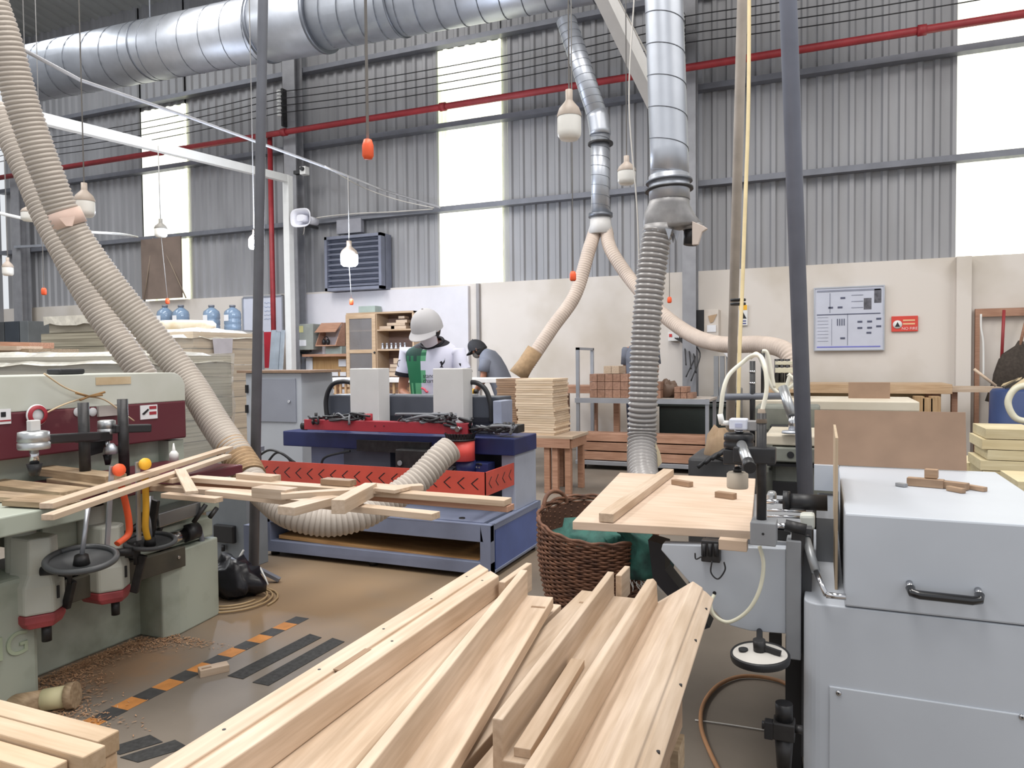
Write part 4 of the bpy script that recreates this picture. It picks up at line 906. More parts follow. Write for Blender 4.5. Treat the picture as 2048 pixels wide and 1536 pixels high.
m = MB(); m.hexa([(a_.x, 10.6, zb_ + .22), (b_.x, 10.6, zb_ + .22), (b_.x, 10.62, zb_ + .22), (a_.x, 10.62, zb_ + .22), (a_.x, 10.8, zt_), (b_.x, 10.8, zt_), (b_.x, 10.83, zt_), (a_.x, 10.83, zt_)]); m.build('slanted_front', REDW, t)
MB().bx(a_.x, b_.x, 10.62, 10.9, zb_ - .02, zb_).build('bottom_panel', REDW, t)
m = MB().bx(a_.x, b_.x, 10.9, 10.92, zb_, zt_).build('back_panel', mat('pinkish_white', (200, 190, 190), .7), t)
t = thing('earmuffs', PY(652, 683, 10.7), 'pair of black earmuffs standing in the wooden wall holder', 'earmuffs')
for px in (648, 656): p = PY(px, 684, 10.75); MB().ball(p, .05, 12, (.7, .8, 1.1)).build('ear_cup', BLK, t)
p = PY(652, 679, 10.75); MB().tube([p + V((math.cos(g_) * .05, 0, math.sin(g_) * .05)) for g_ in [i * math.pi / 8 for i in range(9)]], .008, 6).build('headband', BLK, t)
t = MB().fb(651, 693, 683, 708, 10.75, .18); tag(t.build('grey_tray', mat('grey_green_box', 0), bevel=.004), 'small grey-green tray on the shelf under the wooden holder', 'tray')
m = MB(); m.fb(604, 708, 692, 713, 10.6, .35); tag(m.build('wall_shelf', REDW), 'thin brown shelf on the wall under fuse box and wooden holder', 'shelf')
m = MB(); m.fb(626, 713, 694, 752, 10.8, .02); nb_ = tag(m.build('notice_board', wood('notice_ply', (206, 168, 118), (186, 146, 100), stretch=(14, 14, 1))), 'plywood notice board with papers below the wall shelf', 'notice board')
for (x0_, y0_, x1_, y1_) in ((612, 716, 625, 740), (677, 718, 692, 733), (652, 741, 676, 752), (680, 744, 692, 752)):
    m = MB(); m.fb(x0_, y0_, x1_, y1_, 10.78, .004); m.build('paper', PAPER, nb_)
t = MB(); p = PY(631, 755, 8.0); t.lathe([(.001, 0), (.055, 0), (.06, .07), (.001, .07)], (p.x + .06, 8.0, z * 0 + PY(622, 757, 7.9).z), n=16); tag(t.build('green_pot', mat('green_plastic', (20, 120, 90), .5)), 'small green pot on the left end of the white bench', 'pot')
# left of it: white board, red panel, metal profiles, radiator paper
t = thing('whiteboard', PY(520, 625, 10.8), 'whiteboard with faint writing on the wall behind the dark grey pole', 'whiteboard')
x0_, x1_ = PY(484, 625, 10.85).x, PY(561, 625, 10.85).x; zz1, zz0 = PY(520, 594, 10.85).z, PY(520, 664, 10.85).z
MB().bx(x0_, x1_, 10.9, 10.96, zz0, zz1).build('panel', mat('whiteboard_face', (208, 212, 226), .3, var=.03), t)
m = MB()
for q_ in ((x0_ - .03, x0_, zz0, zz1), (x1_, x1_ + .03, zz0, zz1), (x0_, x1_, zz1, zz1 + .03), (x0_, x1_, zz0 - .03, zz0)): m.bx(q_[0], q_[1], 10.88, 10.96, q_[2], q_[3])
m.build('frame', GALV, t)
for k in range(5):
    p = PY(528, 606 + k * 8, 10.89); MB().tube([p + V((i * .03, 0, .012 * math.sin(i * 2.3 + k))) for i in range(8)], .003, 4).build('writing', mat('faint_blue_ink', (140, 160, 200), .7), t)
m = MB(); m.fb(513, 664, 543, 736, 10.4, .2); tag(m.build('red_panel', mat('red_panel', (176, 36, 52), .5, var=.1)), 'red painted panel below the whiteboard', 'panel')
for k, (px, w_, y0_) in enumerate(((548, 9, 660), (557, 9, 664), (566, 6, 660))):
    m = MB(); a_ = PY(px - w_ / 2, 700, 10.2); b_ = PY(px + w_ / 2, 700, 10.2); m.hexa([(a_.x - .03, 10.0, 0), (b_.x - .03, 10.0, 0), (b_.x - .03, 10.05, 0), (a_.x - .03, 10.05, 0), (a_.x, 10.2, PY(px, y0_, 10.2).z), (b_.x, 10.2, PY(px, y0_, 10.2).z), (b_.x, 10.23, PY(px, y0_, 10.2).z), (a_.x, 10.23, PY(px, y0_, 10.2).z)])
    tag(m.build('metal_profile', mat('pale_profile', (186, 196, 206), .35, .4)), ['leftmost', 'middle', 'rightmost thin'][k] + ' of three pale metal profiles leaning by the white post', 'profile', 'profiles leaning by the white post')

# trolley
TY = 8.75
t = thing('trolley', (-2.1, 9.3, 0), 'steel two-tier trolley carrying wood blocks and long boards behind the grey hose', 'trolley')
x0, x1 = PY(1155, 800, TY).x, PY(1393, 800, TY).x; zs = PY(1270, 797, TY).z; zl = PY(1270, 925, TY).z
xr = PY(1414, 800, TY).x
for x in (x0, xr):
    for y in (TY, TY + .62): MB().bx(x - .02, x + .02, y, y + .04, .12, PY(1150, 695, TY).z if x == x0 else zs + .0).build('post', GALV, t)
m = MB(); zz = PY(1150, 695, TY).z; m.bx(x0 - .02, x0 + .02, TY, TY + .66, zz - .03, zz); m.build('push_bar', GALV, t)
MB().bx(x0 - .03, xr + .03, TY - .01, TY + .67, zs - .03, zs).build('upper_shelf', mat('dusty_shelf', (188, 178, 170), .7), t, bevel=.003)
MB().bx(x0 - .03, xr + .03, TY - .015, TY - .008, zs - .06, zs).build('shelf_rim', GALV, t)
MB().bx(x0 - .03, xr + .03, TY - .01, TY + .67, zl - .05, zl).build('lower_shelf', GALV, t, bevel=.003)
for x in (x0 + .06, xr - .06):
    for y in (TY + .05, TY + .6):
        w = MB().cyl((x - .02, y, .065), (x + .02, y, .065), .065, n=18).build('caster', BLK, t); MB().bx(x - .03, x + .03, y - .03, y + .03, .1, zl - .05).build('fork', GALV, w)
for k in range(5):
    z = zl + .03 + (k % 3) * .115; yy = TY + .14 + (k // 3) * .3; hh = .1
    xe = PY(1432, 900, TY).x
    board('long_board', (x0 + .06, yy, z + .03), (xe - .04 * k, yy, z + .03), .24, hh, REDW, ['lowest front', 'middle front', 'topmost front', 'lowest rear', 'upper rear'][k] + ' reddish board on the trolley lower shelf', 'board', 'boards on the trolley lower shelf', bevel=.004)
# cubes of the block pile
RB = wood('brown_block_ends', (176, 138, 118), (146, 110, 92), stretch=(8, 8, 8))
bw = .098; n_ = 0
for r_ in range(4):
    nx_ = [9, 9, 8, 2][r_]
    for k in range(nx_):
        x = PY(1176, 790, TY).x + .05 + k * bw + (.28 if r_ == 3 else 0) - (0 if r_ < 3 else .1); z = zs + .05 + r_ * .098
        nm = ['bottom', 'second', 'third', 'top'][r_]
        board('wood_block', (x, TY + .06, z), (x, TY + .4, z), bw * .95, .094, PINE if r_ == 3 else RB, '%s block in the %s row of the pile on the trolley' % (['leftmost', 'second', 'third', 'fourth', 'fifth', 'sixth', 'seventh', 'eighth', 'ninth'][k], nm), 'wood block', 'wood blocks piled on the trolley', bevel=.003)
for k in range(5):
    x = PY(1352, 790, TY).x + (k % 3) * .075; z = zs + .035 + (k // 3) * .07
    board('wood_block', (x, TY + .08, z), (x, TY + .36, z), .07, .066, RB, '%s block of the small pile at the trolley right end' % ['front left', 'front middle', 'front right', 'upper left', 'upper right'][k], 'wood block', 'small pile at the trolley right end', bevel=.003)
m = MB(); m.ball((0, 0, 0), 1, 22); cb = PY(1336, 780, TY + .3)
for v in m.v:
    k = 1 + .5 * noise.noise(v * 2.5) + .3 * noise.noise(v * 6); v.x, v.y, v.z = cb.x + v.x * .13 * k, TY + .3 + v.y * .1, zs + .085 + max(-.085, v.z * .12 * k)
tag(m.build('crumpled_bag', mat('brown_plastic_bag', (108, 86, 72), .5), bevel=.004), 'crumpled brown bag lying between the block piles on the trolley', 'bag')
# dark green container behind
m = MB(); m.fb(1300, 800, 1475, 905, 9.9, .7); t = thing('green_container', (-1.6, 10.2, 0), 'dark green container standing behind the trolley', 'container')
xx0, xx1 = PY(1318, 850, 9.75).x, PY(1462, 850, 9.75).x; zz = PY(1380, 806, 9.75).z
DG = mat('dark_green_metal', (42, 50, 48), .5)
MB().bx(xx0, xx1, 9.75, 10.08, .03, zz).build('body', DG, t, bevel=.02); MB().bx(xx0 - .03, xx1 + .03, 9.72, 10.1, zz - .05, zz).build('rim', DG, t, bevel=.01); MB().bx(xx0, xx1, 9.8, 10.05, 0, .03).build('skid', BLK, t)
# grey equipment on wall side: small machine column right of trolley
t = thing('sander_stand', PZ(1448, 900, 0), 'small dusty grey machine with square posts behind the trolley right end', 'machine')
gx = PY(1425, 770, 9.9).x
for k, px in enumerate((1432, 1444, 1457)): p = PY(px, 740, 10.2); MB().bx(p.x - .03, p.x + .03, 10.2, 10.26, .8, PY(px, 712, 10.2).z).build('post', STEEL, t)
p0, p1 = PY(1420, 790, 10.1).x, PY(1475, 790, 10.1).x; MB().bx(p0, p1, 10.55, 10.8, 0, PY(1440, 776, 10.5).z).build('body', STEEL, t, bevel=.02); MB().bx(p0, p1, 10.15, 10.56, .75, .85).build('arm', STEEL, t)
MB().prism([PY(1432, 694, 10.15), PY(1446, 690, 10.15), PY(1462, 712, 10.15), PY(1456, 716, 10.15), PY(1440, 697, 10.15)], (0, .02, 0)).build('paper_tag', PAPER, t)
# wall things
def wallbox(name, x0, y0, x1, y1, m_, lab, cat, Y=10.9, dep=.1): 
    m = MB(); m.fb(x0, y0, x1, y1, Y, dep); return tag(m.build(name, m_, bevel=.004), lab, cat)
w_ = wallbox('wall_cabinet', 1407, 619, 1437, 674, mat('cream_box', (206, 196, 186), .6), 'small cream wall cabinet with open black door right of the steel column', 'cabinet', 10.75, .25)
m = MB(); m.fb(1388, 620, 1408, 676, 10.74, .03); m.build('door', BLK, w_)
m = MB(); m.fb(1414, 650, 1432, 664, 10.74, .005); m.build('label_plate', PAPER, w_); m = MB(); m.prism([PY(1416, 632, 10.74), PY(1434, 628, 10.74), PY(1426, 644, 10.74), PY(1420, 646, 10.74)], (0, .004, 0)); m.build('rust_patch', CARD, w_)
so = wallbox('power_socket', 1336, 664, 1358, 682, WHITE, 'white power socket on the wall right of the grey hose', 'socket', 10.9, .08)
m = MB(); m.fb(1338, 668, 1344, 674, 10.895, .005); m.build('socket_face', mat('red_mark', (200, 60, 60), .5), so)
for k in range(5):
    a_ = PY(1350 + k * 4, 676, 10.85); b_ = PY(1368 + k * 8, 690 + k * 4, 10.7); c_ = PY(1372 + (k % 3) * 10, 730 + k * 8, 10.5)
    tag(MB().tube(spl([a_, b_, c_], 6), .01, 6).build('power_cable', BLK), ['uppermost', 'second', 'middle', 'fourth', 'lowest'][k] + ' black cable leading down from the white power socket', 'cable', 'black cables below the power socket')
# warning sign
s_ = wallbox('warning_sign', 1477, 609, 1495, 651, WHITE, 'narrow white warning sign with yellow top and black triangle', 'sign', 10.97, .02)
m = MB(); m.fb(1478, 610, 1494, 620, 10.966, .004); m.build('yellow_header', YEL, s_)
m = MB(); m.prism([PY(1479, 637, 10.966), PY(1493, 637, 10.966), PY(1486, 624, 10.966)], (0, .003, 0)); m.build('triangle_symbol', BLK, s_)
for py in (641, 646): m = MB(); m.fb(1480, py, 1492, py + 2, 10.966, .003); m.build('text_line', mat('blue_print', (60, 70, 140), .6), s_)
# instruction poster board
pb = thing('poster_board', PY(1699, 638, 10.95), 'large white instruction board with drawings and photographs on the right wall', 'poster board')
PX0, PX1 = 1630, 1768; WB = mat('poster_white', (196, 200, 214), .5, var=.04)
m = MB(); ya = 10.95
c = [PY(1630, 578, ya), PY(1767, 573, ya), PY(1768, 697, ya), PY(1631, 700, ya)]; x0, x1 = c[0].x, c[1].x; z0, z1 = c[3].z, c[0].z
m.bx(x0, x1, ya, ya + .04, z0, z1); m.build('panel', WB, pb); m = MB()
for q_ in ((x0 - .015, x0, z0, z1), (x1, x1 + .015, z0, z1), (x0 - .015, x1 + .015, z1, z1 + .015), (x0 - .015, x1 + .015, z0 - .015, z0)): m.bx(q_[0], q_[1], ya - .01, ya + .04, q_[2], q_[3])
m.build('frame', GALV, pb)
INK = mat('poster_ink', (84, 88, 110), .7); INK2 = mat('poster_grey', (140, 144, 160), .7); PH = mat('poster_photo', (96, 96, 104), .6, var=.5, scale=20)
def pr_(u0, v0, u1, v1, mt, n_='print', k=0):
    m = MB(); W_, H_ = x1 - x0, z1 - z0; m.bx(x0 + u0 * W_, x0 + u1 * W_, ya - .004 - k * .002, ya, z1 - v1 * H_, z1 - v0 * H_); m.build(n_, mt, pb)
pr_(.03, .03, .96, .06, INK2, 'header_line')
for (u, v, a_, b_) in ((.72, .18, .83, .36), (.87, .04, .97, .26)): pr_(u, v, a_, b_, PH, 'photograph')
for v in (.12, .22, .32): pr_(.54, v, .71, v + .012, INK2, 'text_line')
pr_(.03, .42, .96, .435, INK, 'divider_line'); pr_(.48, .42, .49, .93, INK2, 'divider_line'); pr_(.22, .08, .23, .4, INK2, 'divider_line'); pr_(.25, .5, .255, .93, INK2, 'divider_line')
for k in range(4): pr_(.33 + k * .033, .5, .345 + k * .033, .61, INK, 'tool_drawing')
for (u, v) in ((.2, .3), (.34, .3), (.38, .15), (.63, .54), (.77, .54), (.9, .5), (.63, .64), (.77, .64), (.9, .62), (.38, .8), (.76, .72)): pr_(u, v, u + .07, v + .03, INK, 'drawing')
for k in range(8): pr_(.04, .47 + k * .055, .2, .475 + k * .055, INK2, 'text_line')
pr_(.03, .945, .96, .965, mat('poster_blue', (120, 124, 200), .7), 'footer_line')
# red fire sign
fs = wallbox('fire_sign', 1783, 632, 1836, 663, mat('fire_sign_red', (214, 72, 60), .5, var=.08), 'small red no-fire sign right of the instruction board', 'sign', 10.97, .02)
c = PY(1795, 649, 10.966); m = MB(); m.lathe([(.001, 0), (.055, 0), (.055, .003), (.001, .003)], c, (0, -1, 0), 24); m.build('round_symbol', WHITE, fs); m = MB(); m.prism([c + V((-.03, -.004, -.03)), c + V((.03, -.004, -.03)), c + V((0, -.004, .035))], (0, -.002, 0)); m.build('flame_symbol', BLK, fs)
YT = mat('sign_yellow_text', (240, 196, 150), .6)
for (a_, py, b_) in ((1806, 639, 1830), (1806, 646, 1830)): m = MB(); m.fb(a_, py, b_, py + 3, 10.966, .004); m.build('text_line', YT, fs)
text('lettering', 'NO FIRE', .05, facing(PY(1819, 657, 10.965), (0, -1, 0)), mat('pale_pink_text', (246, 214, 210), .6), fs)
# brush and brooms by the rack
t = thing('wall_rack', PY(2000, 640, 10.9), 'brown wooden rail rack for brooms on the right wall', 'rack')
a_, b_ = PY(1953, 622, 10.85), PY(2100, 622, 10.85); m = MB(); m.bx(a_.x, b_.x, 10.92, 10.98, a_.z - .07, a_.z + .03); m.build('rail', REDW, t)
m = MB(); m.bx(a_.x, a_.x + .05, 10.92, 10.98, .0, a_.z - .072); m.build('upright', REDW, t)
def broom(px0, py0, px1, py1, hm, bm, lab, w=.11, bl=.5):
    a_, b_ = PY(px0, py0, 10.8), PY(px1, py1, 10.75); t = thing('broom', b_, lab, 'broom'); MB().cyl(a_, b_, .018, n=10).build('handle', hm, t)
    d = (b_ - a_).normalized(); m = MB()
    m.loft([ell_ring(b_ + d * h, d, (1, 0, 0), w_, w_ * .35, 16, 1) for h, w_ in ((-.05, .03), (.02, .05), (.15, w * .75), (bl, w))]); m.build('bristles', bm, t)
broom(2008, 620, 2003, 725, mat('red_handle', (150, 50, 54), .5), mat('dark_bristles', (70, 62, 56), .9, var=.3, scale=30), 'red-handled broom hanging on the wall rack')
broom(2062, 600, 2040, 690, REDW, mat('dark_bristles', 0), 'dark bushy broom at the right edge of the picture', .22, .75)
p = [PY(1962, 628, 10.8), PY(1962, 655, 10.8), PY(1966, 680, 10.8), PY(1967, 710, 10.8), PY(1967, 755, 10.8)]
tag(MB().tube(spl(p, 5), .012, 6).build('white_stick', WHITE), 'thin white stick hanging at the left end of the wall rack', 'stick')
# blue barrel
c = PZ(2040, 1010, 0); bt = PY(2040, 775, c.y).z; t = thing('blue_barrel', c, 'blue barrel with scraps on its lid below the brooms', 'barrel')
BB = mat('barrel_blue', (46, 66, 112), .5, var=.1); rr = .34; c = V((PY(1978, 800, 8.9).x + rr, 8.9, 0)); bt = PY(2010, 780, 8.6).z
MB().lathe([(.001, 0), (rr * .92, 0), (rr * .96, .03), (rr, .25), (rr * 1.03, .27), (rr, .29), (rr, .6), (rr * 1.03, .62), (rr, .64), (rr * .97, bt - .03), (rr * .9, bt), (.001, bt)], c, n=28).build('drum', BB, t)
m = MB()
for k in range(7):
    g_ = k * .9; m.prism([(c.x + math.cos(g_) * .2, c.y + math.sin(g_) * .2, bt), (c.x + math.cos(g_ + .8) * .25, c.y + math.sin(g_ + .8) * .25, bt + .02), (c.x + math.cos(g_ + .4) * .1, c.y + math.sin(g_ + .4) * .1, bt + .09)], (.02, 0, .03))
tag(m.build('wood_shavings', mat('shavings', (206, 186, 150), .9)), 'heap of pale scraps and shavings on the barrel', 'scraps', kind='stuff')
tag(MB().cyl(PY(1948, 738, 8.8), PY(1992, 772, 8.8), .014, n=8).build('stick', PINE), 'pale stick lying slanted over the barrel rim', 'stick')
tag(MB().tube(spl([PY(2062, 845, 8.2), PY(2030, 835, 8.2), PY(2016, 805, 8.2), PY(2030, 778, 8.2), PY(2062, 768, 8.2)], 8), .03, 10).build('plastic_tube', mat('cream_tube', (222, 218, 196), .4)), 'cream plastic tube arching in front of the barrel', 'tube')
# long wall bench at right
t = thing('wall_bench', (-.2, 10.2, 0), 'long wooden bench along the wall below the instruction board', 'bench')
a_, b_ = PY(1600, 768, 9.7), PY(1905, 770, 9.7); m = MB(); m.bx(a_.x - .4, b_.x, 9.7, 10.5, a_.z - .11, a_.z); m.build('top', wood('bench_wood', (210, 182, 150), (186, 156, 124)), t, bevel=.004)
for x in (a_.x, b_.x - .2): m = MB(); m.bx(x, x + .08, 9.75, 9.83, 0, a_.z - .11); m.build('leg', REDW, t); m = MB(); m.bx(x, x + .08, 10.3, 10.38, 0, a_.z - .11); m.build('leg', REDW, t)
m = MB(); m.bx(a_.x - .3, b_.x - .02, 10.42, 10.46, 0.1, a_.z - .11); m.build('back_board', mat('bench_back', (190, 172, 138), .8), t)
c_ = PY(1915, 772, 10.0), PY(1985, 773, 10.0); m = MB(); m.bx(b_.x + .01, c_[1].x + .1, 10.0, 10.4, a_.z - .1, a_.z - .04); 
t = thing('side_bench', (c_[1].x, 10.2, 0), 'narrow bench continuing right of the long wall bench', 'bench'); m.build('top', PINE, t)
m = MB(); m.bx(c_[1].x, c_[1].x + .06, 10.1, 10.2, 0, a_.z - .1); m.build('leg', REDW, t); m = MB(); m.bx(b_.x + .05, b_.x + .11, 10.1, 10.2, 0, a_.z - .1); m.build('leg', REDW, t)
# back bench behind the trolley
t = thing('rear_bench', (-3.0, 10.3, 0), 'wooden bench along the wall behind the trolley', 'bench')
a_, b_ = PY(1090, 772, 9.95), PY(1236, 772, 9.95); m = MB(); m.bx(a_.x, b_.x, 9.95, 10.6, a_.z - .1, a_.z); m.build('top', REDW, t)
for x in (a_.x + .1, (a_.x + b_.x) / 2, b_.x - .2): m = MB(); m.bx(x, x + .08, 10.45, 10.53, 0, a_.z - .1); m.build('leg', REDW, t)
m = MB(); m.fb(1135, 820, 1200, 880, 10.0, .02); m.prism([PY(1108, 800, 10.1), PY(1140, 800, 10.1), PY(1140, 880, 10.1), PY(1110, 880, 10.1)], (0, .02, 0)); 
bw_ = .09
for k in range(3):
    p = PY(1836 + k * 16, 806, 9.6); tag(MB().bx(p.x - .05, p.x + .05, 9.45, 9.66, .0, PY(1836, 792 + (k % 2) * 3, 9.6).z).build('wood_post', wood('stub_wood', (190, 160, 122), (160, 128, 92), stretch=(10, 10, 1)), bevel=.003), ['left', 'middle', 'right'][k] + ' of the rough wood stubs standing below the long wall bench', 'wood stub', 'wood stubs below the wall bench')
# ================= left: wrapped pallets, bottles =================
STR = mat('layered_board_edges', (204, 182, 154), .8, c2=(170, 148, 122), scale=2.0, stretch=(.3, .3, 26), thresh=(.38, .55))
STRG = mat('layered_grey_edges', (166, 160, 142), .8, c2=(126, 120, 104), scale=2.0, stretch=(.3, .3, 26), thresh=(.38, .55))
FILM = mat('clear_film', (236, 234, 226), .12, var=.05, scale=8, bump=1.0, coat=1, alpha=.28)
def pallet_stack(name, x0, x1, y0, y1, z1, lab, em, film=True, paper=False):
    t = thing(name, ((x0 + x1) / 2, (y0 + y1) / 2, 0), lab, 'pallet stack')
    m = MB()
    for k in range(3): xx = x0 + .05 + k * (x1 - x0 - .2) / 2; m.bx(xx, xx + .1, y0, y1, 0, .1)
    m.bx(x0, x1, y0, y1, .1, .13); m.build('pallet', OAK, t)
    m = MB(); n = int((z1 - .13) / .17); rnd = random.Random(hash(x0) % 97)
    for k in range(n):
        a = .13 + (z1 - .13) * k / n; b = .13 + (z1 - .13) * (k + 1) / n - .008; j = rnd.uniform(-.015, .015); m.bx(x0 + j, x1 + j * .5, y0 + j, y1, a, b)
    m.build('board_load', em, t)
    if film:
        m = MB(); N_ = 40; r_ = []
        for i in range(9):
            z = z1 * (.12 + .885 * i / 8) + (.006 if i == 8 else 0); rr = []
            for j in range(N_):
                u = j / N_ * 4; s_ = int(u); f = u - s_; cx_ = [(x0, y0), (x1, y0), (x1, y1), (x0, y1)]; a, b = cx_[s_], cx_[(s_ + 1) % 4]
                x = a[0] + (b[0] - a[0]) * f; y = a[1] + (b[1] - a[1]) * f; ox, oy = x - (x0 + x1) / 2, y - (y0 + y1) / 2; k = 1.03 + .012 * math.sin(i * 2.3 + j * 1.7) + .01 * math.sin(j * 3.1)
                rr.append(V(((x0 + x1) / 2 + ox * k, (y0 + y1) / 2 + oy * k, z)))
            r_.append(rr)
        m.loft(r_, caps=False); m.build('film_wrap', FILM, t)
        m = MB(); q_ = r_[-1]; zt = z1 + .012
        rnd2 = random.Random(5); a_ = []
        G = 9
        for i in range(G):
            for j in range(G): a_.append(((x0 - .03) + (x1 - x0 + .06) * i / (G - 1), (y0 - .03) + (y1 - y0 + .06) * j / (G - 1), zt + rnd2.uniform(0, .035) * (0 if i in (0, G - 1) or j in (0, G - 1) else 1) - (.07 + rnd2.uniform(0, .03) if i in (0, G - 1) or j in (0, G - 1) else 0)))
        m.add(a_, [(i * G + j, (i + 1) * G + j, (i + 1) * G + j + 1, i * G + j + 1) for i in range(G - 1) for j in range(G - 1)], False); m.build('film_top', FABW, t)
    if paper: MB().prism([PX(*p, x1 + .045) for p in paper], (.004, 0, 0)).build('paper_label', mat('lilac_paper', (200, 196, 204), .8), t)
    return t
cn = PY(383, 680, 5.6); x1 = cn.x; y1 = PX(517, 690, x1).y; z1 = PX(450, 664, x1).z
pallet_stack('wrapped_pallet', x1 - 1.2, x1, 5.6, y1, z1, 'tall film-wrapped pallet of boards with a paper label left of the electric cabinet', STR, paper=[(425, 677), (465, 677), (464, 706), (428, 708)])
a, b = PY(306, 650, 6.3), PY(398, 650, 6.3)
tag(MB().loft([[V((a.x + (b.x - a.x) * (.5 + .5 * math.cos(g) * k), 6.45 + .3 * math.sin(g) * k, z)) for g in [i * math.pi / 12 for i in range(24)]] for z, k in ((z1 + .05, .98), (z1 + .13, 1), (z1 + .16, .9), (z1 + .165, .3))]).build('wrapped_pack', mat('wrapped_pack_tan', (206, 184, 150), .4, c2=(228, 222, 208), scale=6)), 'flat round-cornered wrapped pack lying on the tall wrapped pallet', 'pack')
# grey layered pallet farther left with a wrapped carton on it
a, b = PY(84, 700, 6.6), PY(232, 700, 6.6); z2 = PY(160, 664, 6.6).z
pallet_stack('board_pallet', a.x, b.x, 6.6, 7.6, z2, 'layered grey-brown pallet of boards behind the sloping hoses', STRG, film=False)
t = thing('wrapped_carton', (a.x + .5, 7, z2), 'film-wrapped carton on top of the grey-brown layered pallet', 'carton'); c_, d_ = PY(88, 650, 6.65), PY(205, 650, 6.65); z3 = PY(150, 634, 6.65).z
MB().bx(c_.x + .05, d_.x, 6.68, 7.3, z2, z3).build('carton', mat('grey_carton', (160, 154, 140), .7, scale=2, stretch=(1, 1, 14), c2=(130, 124, 110)), t, bevel=.01); 
m = MB(); G = 7; rnd = random.Random(2); a_ = [(c_.x + (d_.x - c_.x + .05) * i / 6, 6.66 + .66 * j / 6, z3 + rnd.uniform(.003, .03)) for i in range(G) for j in range(G)]
m.add(a_, [(i * G + j, (i + 1) * G + j, (i + 1) * G + j + 1, i * G + j + 1) for i in range(G - 1) for j in range(G - 1)]); m.add([(c_.x + (d_.x - c_.x + .05) * i / 9, 6.64 + rnd.uniform(-.01, .01), z3 + (.02 if k == 0 else -.06 - rnd.uniform(0, .05))) for k in (0, 1) for i in range(10)], [(i, i + 1, 11 + i, 10 + i) for i in range(9)]); m.build('film_cover', FABW, t)
# low white film-wrapped pallet just behind the green machine
a, b = PY(-60, 720, 4.15), PY(262, 728, 4.15); z4 = PY(80, 712, 4.15).z
pallet_stack('wrapped_pallet', a.x, b.x, 4.15, 5.2, z4, 'low pallet under crumpled white film just behind the green machine', STRG)
for k, (x0_, y0_, x1_, y1_) in enumerate(((-20, 689, 84, 691), (-20, 696, 60, 697))):
    p, q_ = PY(x0_, y0_, 5.9 - k * .3), PY(x1_, y1_, 5.9 - k * .3); board('plank', p, q_, .3, .05 + .02 * (1 - k), REDW if k == 0 else PINE, ['upper reddish', 'lower pale'][k] + ' plank lying behind the white film-covered pallet at far left', 'plank', 'planks at the far left')
tag(MB().bx(PY(-40, 690, 5.55).x, PY(66, 690, 5.55).x, 5.5, 6.1, 0, PY(0, 699, 5.55).z).build('plank_crate', OAK), 'weathered crate under the planks at the far left edge', 'crate')
# dark cabinets and water bottles at the wall
for k, (x0_, x1_, c_) in enumerate(((-40, 7, (70, 72, 74)), (9, 37, (56, 62, 70)), (39, 56, (104, 108, 110)))):
    m = MB(); a, b = PY(x0_, 660, 9.9), PY(x1_, 660, 9.9); m.bx(a.x, b.x, 9.9, 10.5, 0, PY(20, 643, 9.9).z); tag(m.build('metal_cabinet', mat('dark_cabinet_%d' % k, c_, .5), bevel=.01), ['leftmost', 'middle dark', 'right grey'][k] + ' of three metal cabinets at the far left wall', 'cabinet', 'metal cabinets at the far left')
RY = 9.2; zb = PY(440, 661, RY).z
t = thing('storage_rack', (PY(400, 700, RY).x, RY + .3, 0), 'grey steel rack behind the tall wrapped pallet carrying the water bottles', 'rack'); a, b = PY(312, 661, RY), PY(484, 661, RY)
MB().bx(a.x, b.x, RY, RY + .5, zb - .04, zb).build('shelf', STEEL, t); MB().bx(a.x, b.x, RY, RY + .5, .9, .94).build('shelf', STEEL, t)
for x in (a.x, b.x - .04):
    for y in (RY, RY + .46): MB().bx(x, x + .04, y, y + .04, 0, zb - .04).build('post', STEEL, t)
BG = mat('water_bottle_blue', (132, 158, 186), .12, var=.12, scale=9, stretch=(1, 1, 4), coat=.6, alpha=.75)
for k, px in enumerate((329, 361, 422, 464)):
    c = PY(px, 661, RY + .2); c = V((c.x, RY + .22, zb)); r = .135; h = PY(px, 611, RY + .2).z - zb
    t = thing('water_bottle', c, ['leftmost', 'second from left', 'third from left', 'rightmost'][k] + ' of four clear blue water bottles on the rack by the wall', 'water bottle', 'water bottles on the rack')
    MB().lathe([(.001, 0), (r * .9, 0), (r, h * .05), (r, h * .2), (r * .94, h * .23), (r, h * .27), (r, h * .42), (r * .94, h * .45), (r, h * .49), (r, h * .68), (r * .9, h * .78), (r * .5, h * .88), (r * .3, h * .92), (r * .3, h), (.001, h)], c, n=20).build('bottle_body', BG, t)
    MB().lathe([(.001, h * .94), (r * .36, h * .94), (r * .36, h * 1.02), (.001, h * 1.02)], c, n=16).build('bottle_cap', DSTEEL, t)
    MB().bx(c.x - .05, c.x + .04, c.y - r * 1.01 - .003, c.y - r * .99, zb + h * .38, zb + h * .62).build('bottle_label', PAPER, t)
m = MB(); m.beam(PY(30, 494, 10.6), PY(110, 490, 10.6), .05, .05); tag(m.build('light_bar', GALV), 'short pale horizontal bar on the cladding behind the sloping hoses', 'bar')

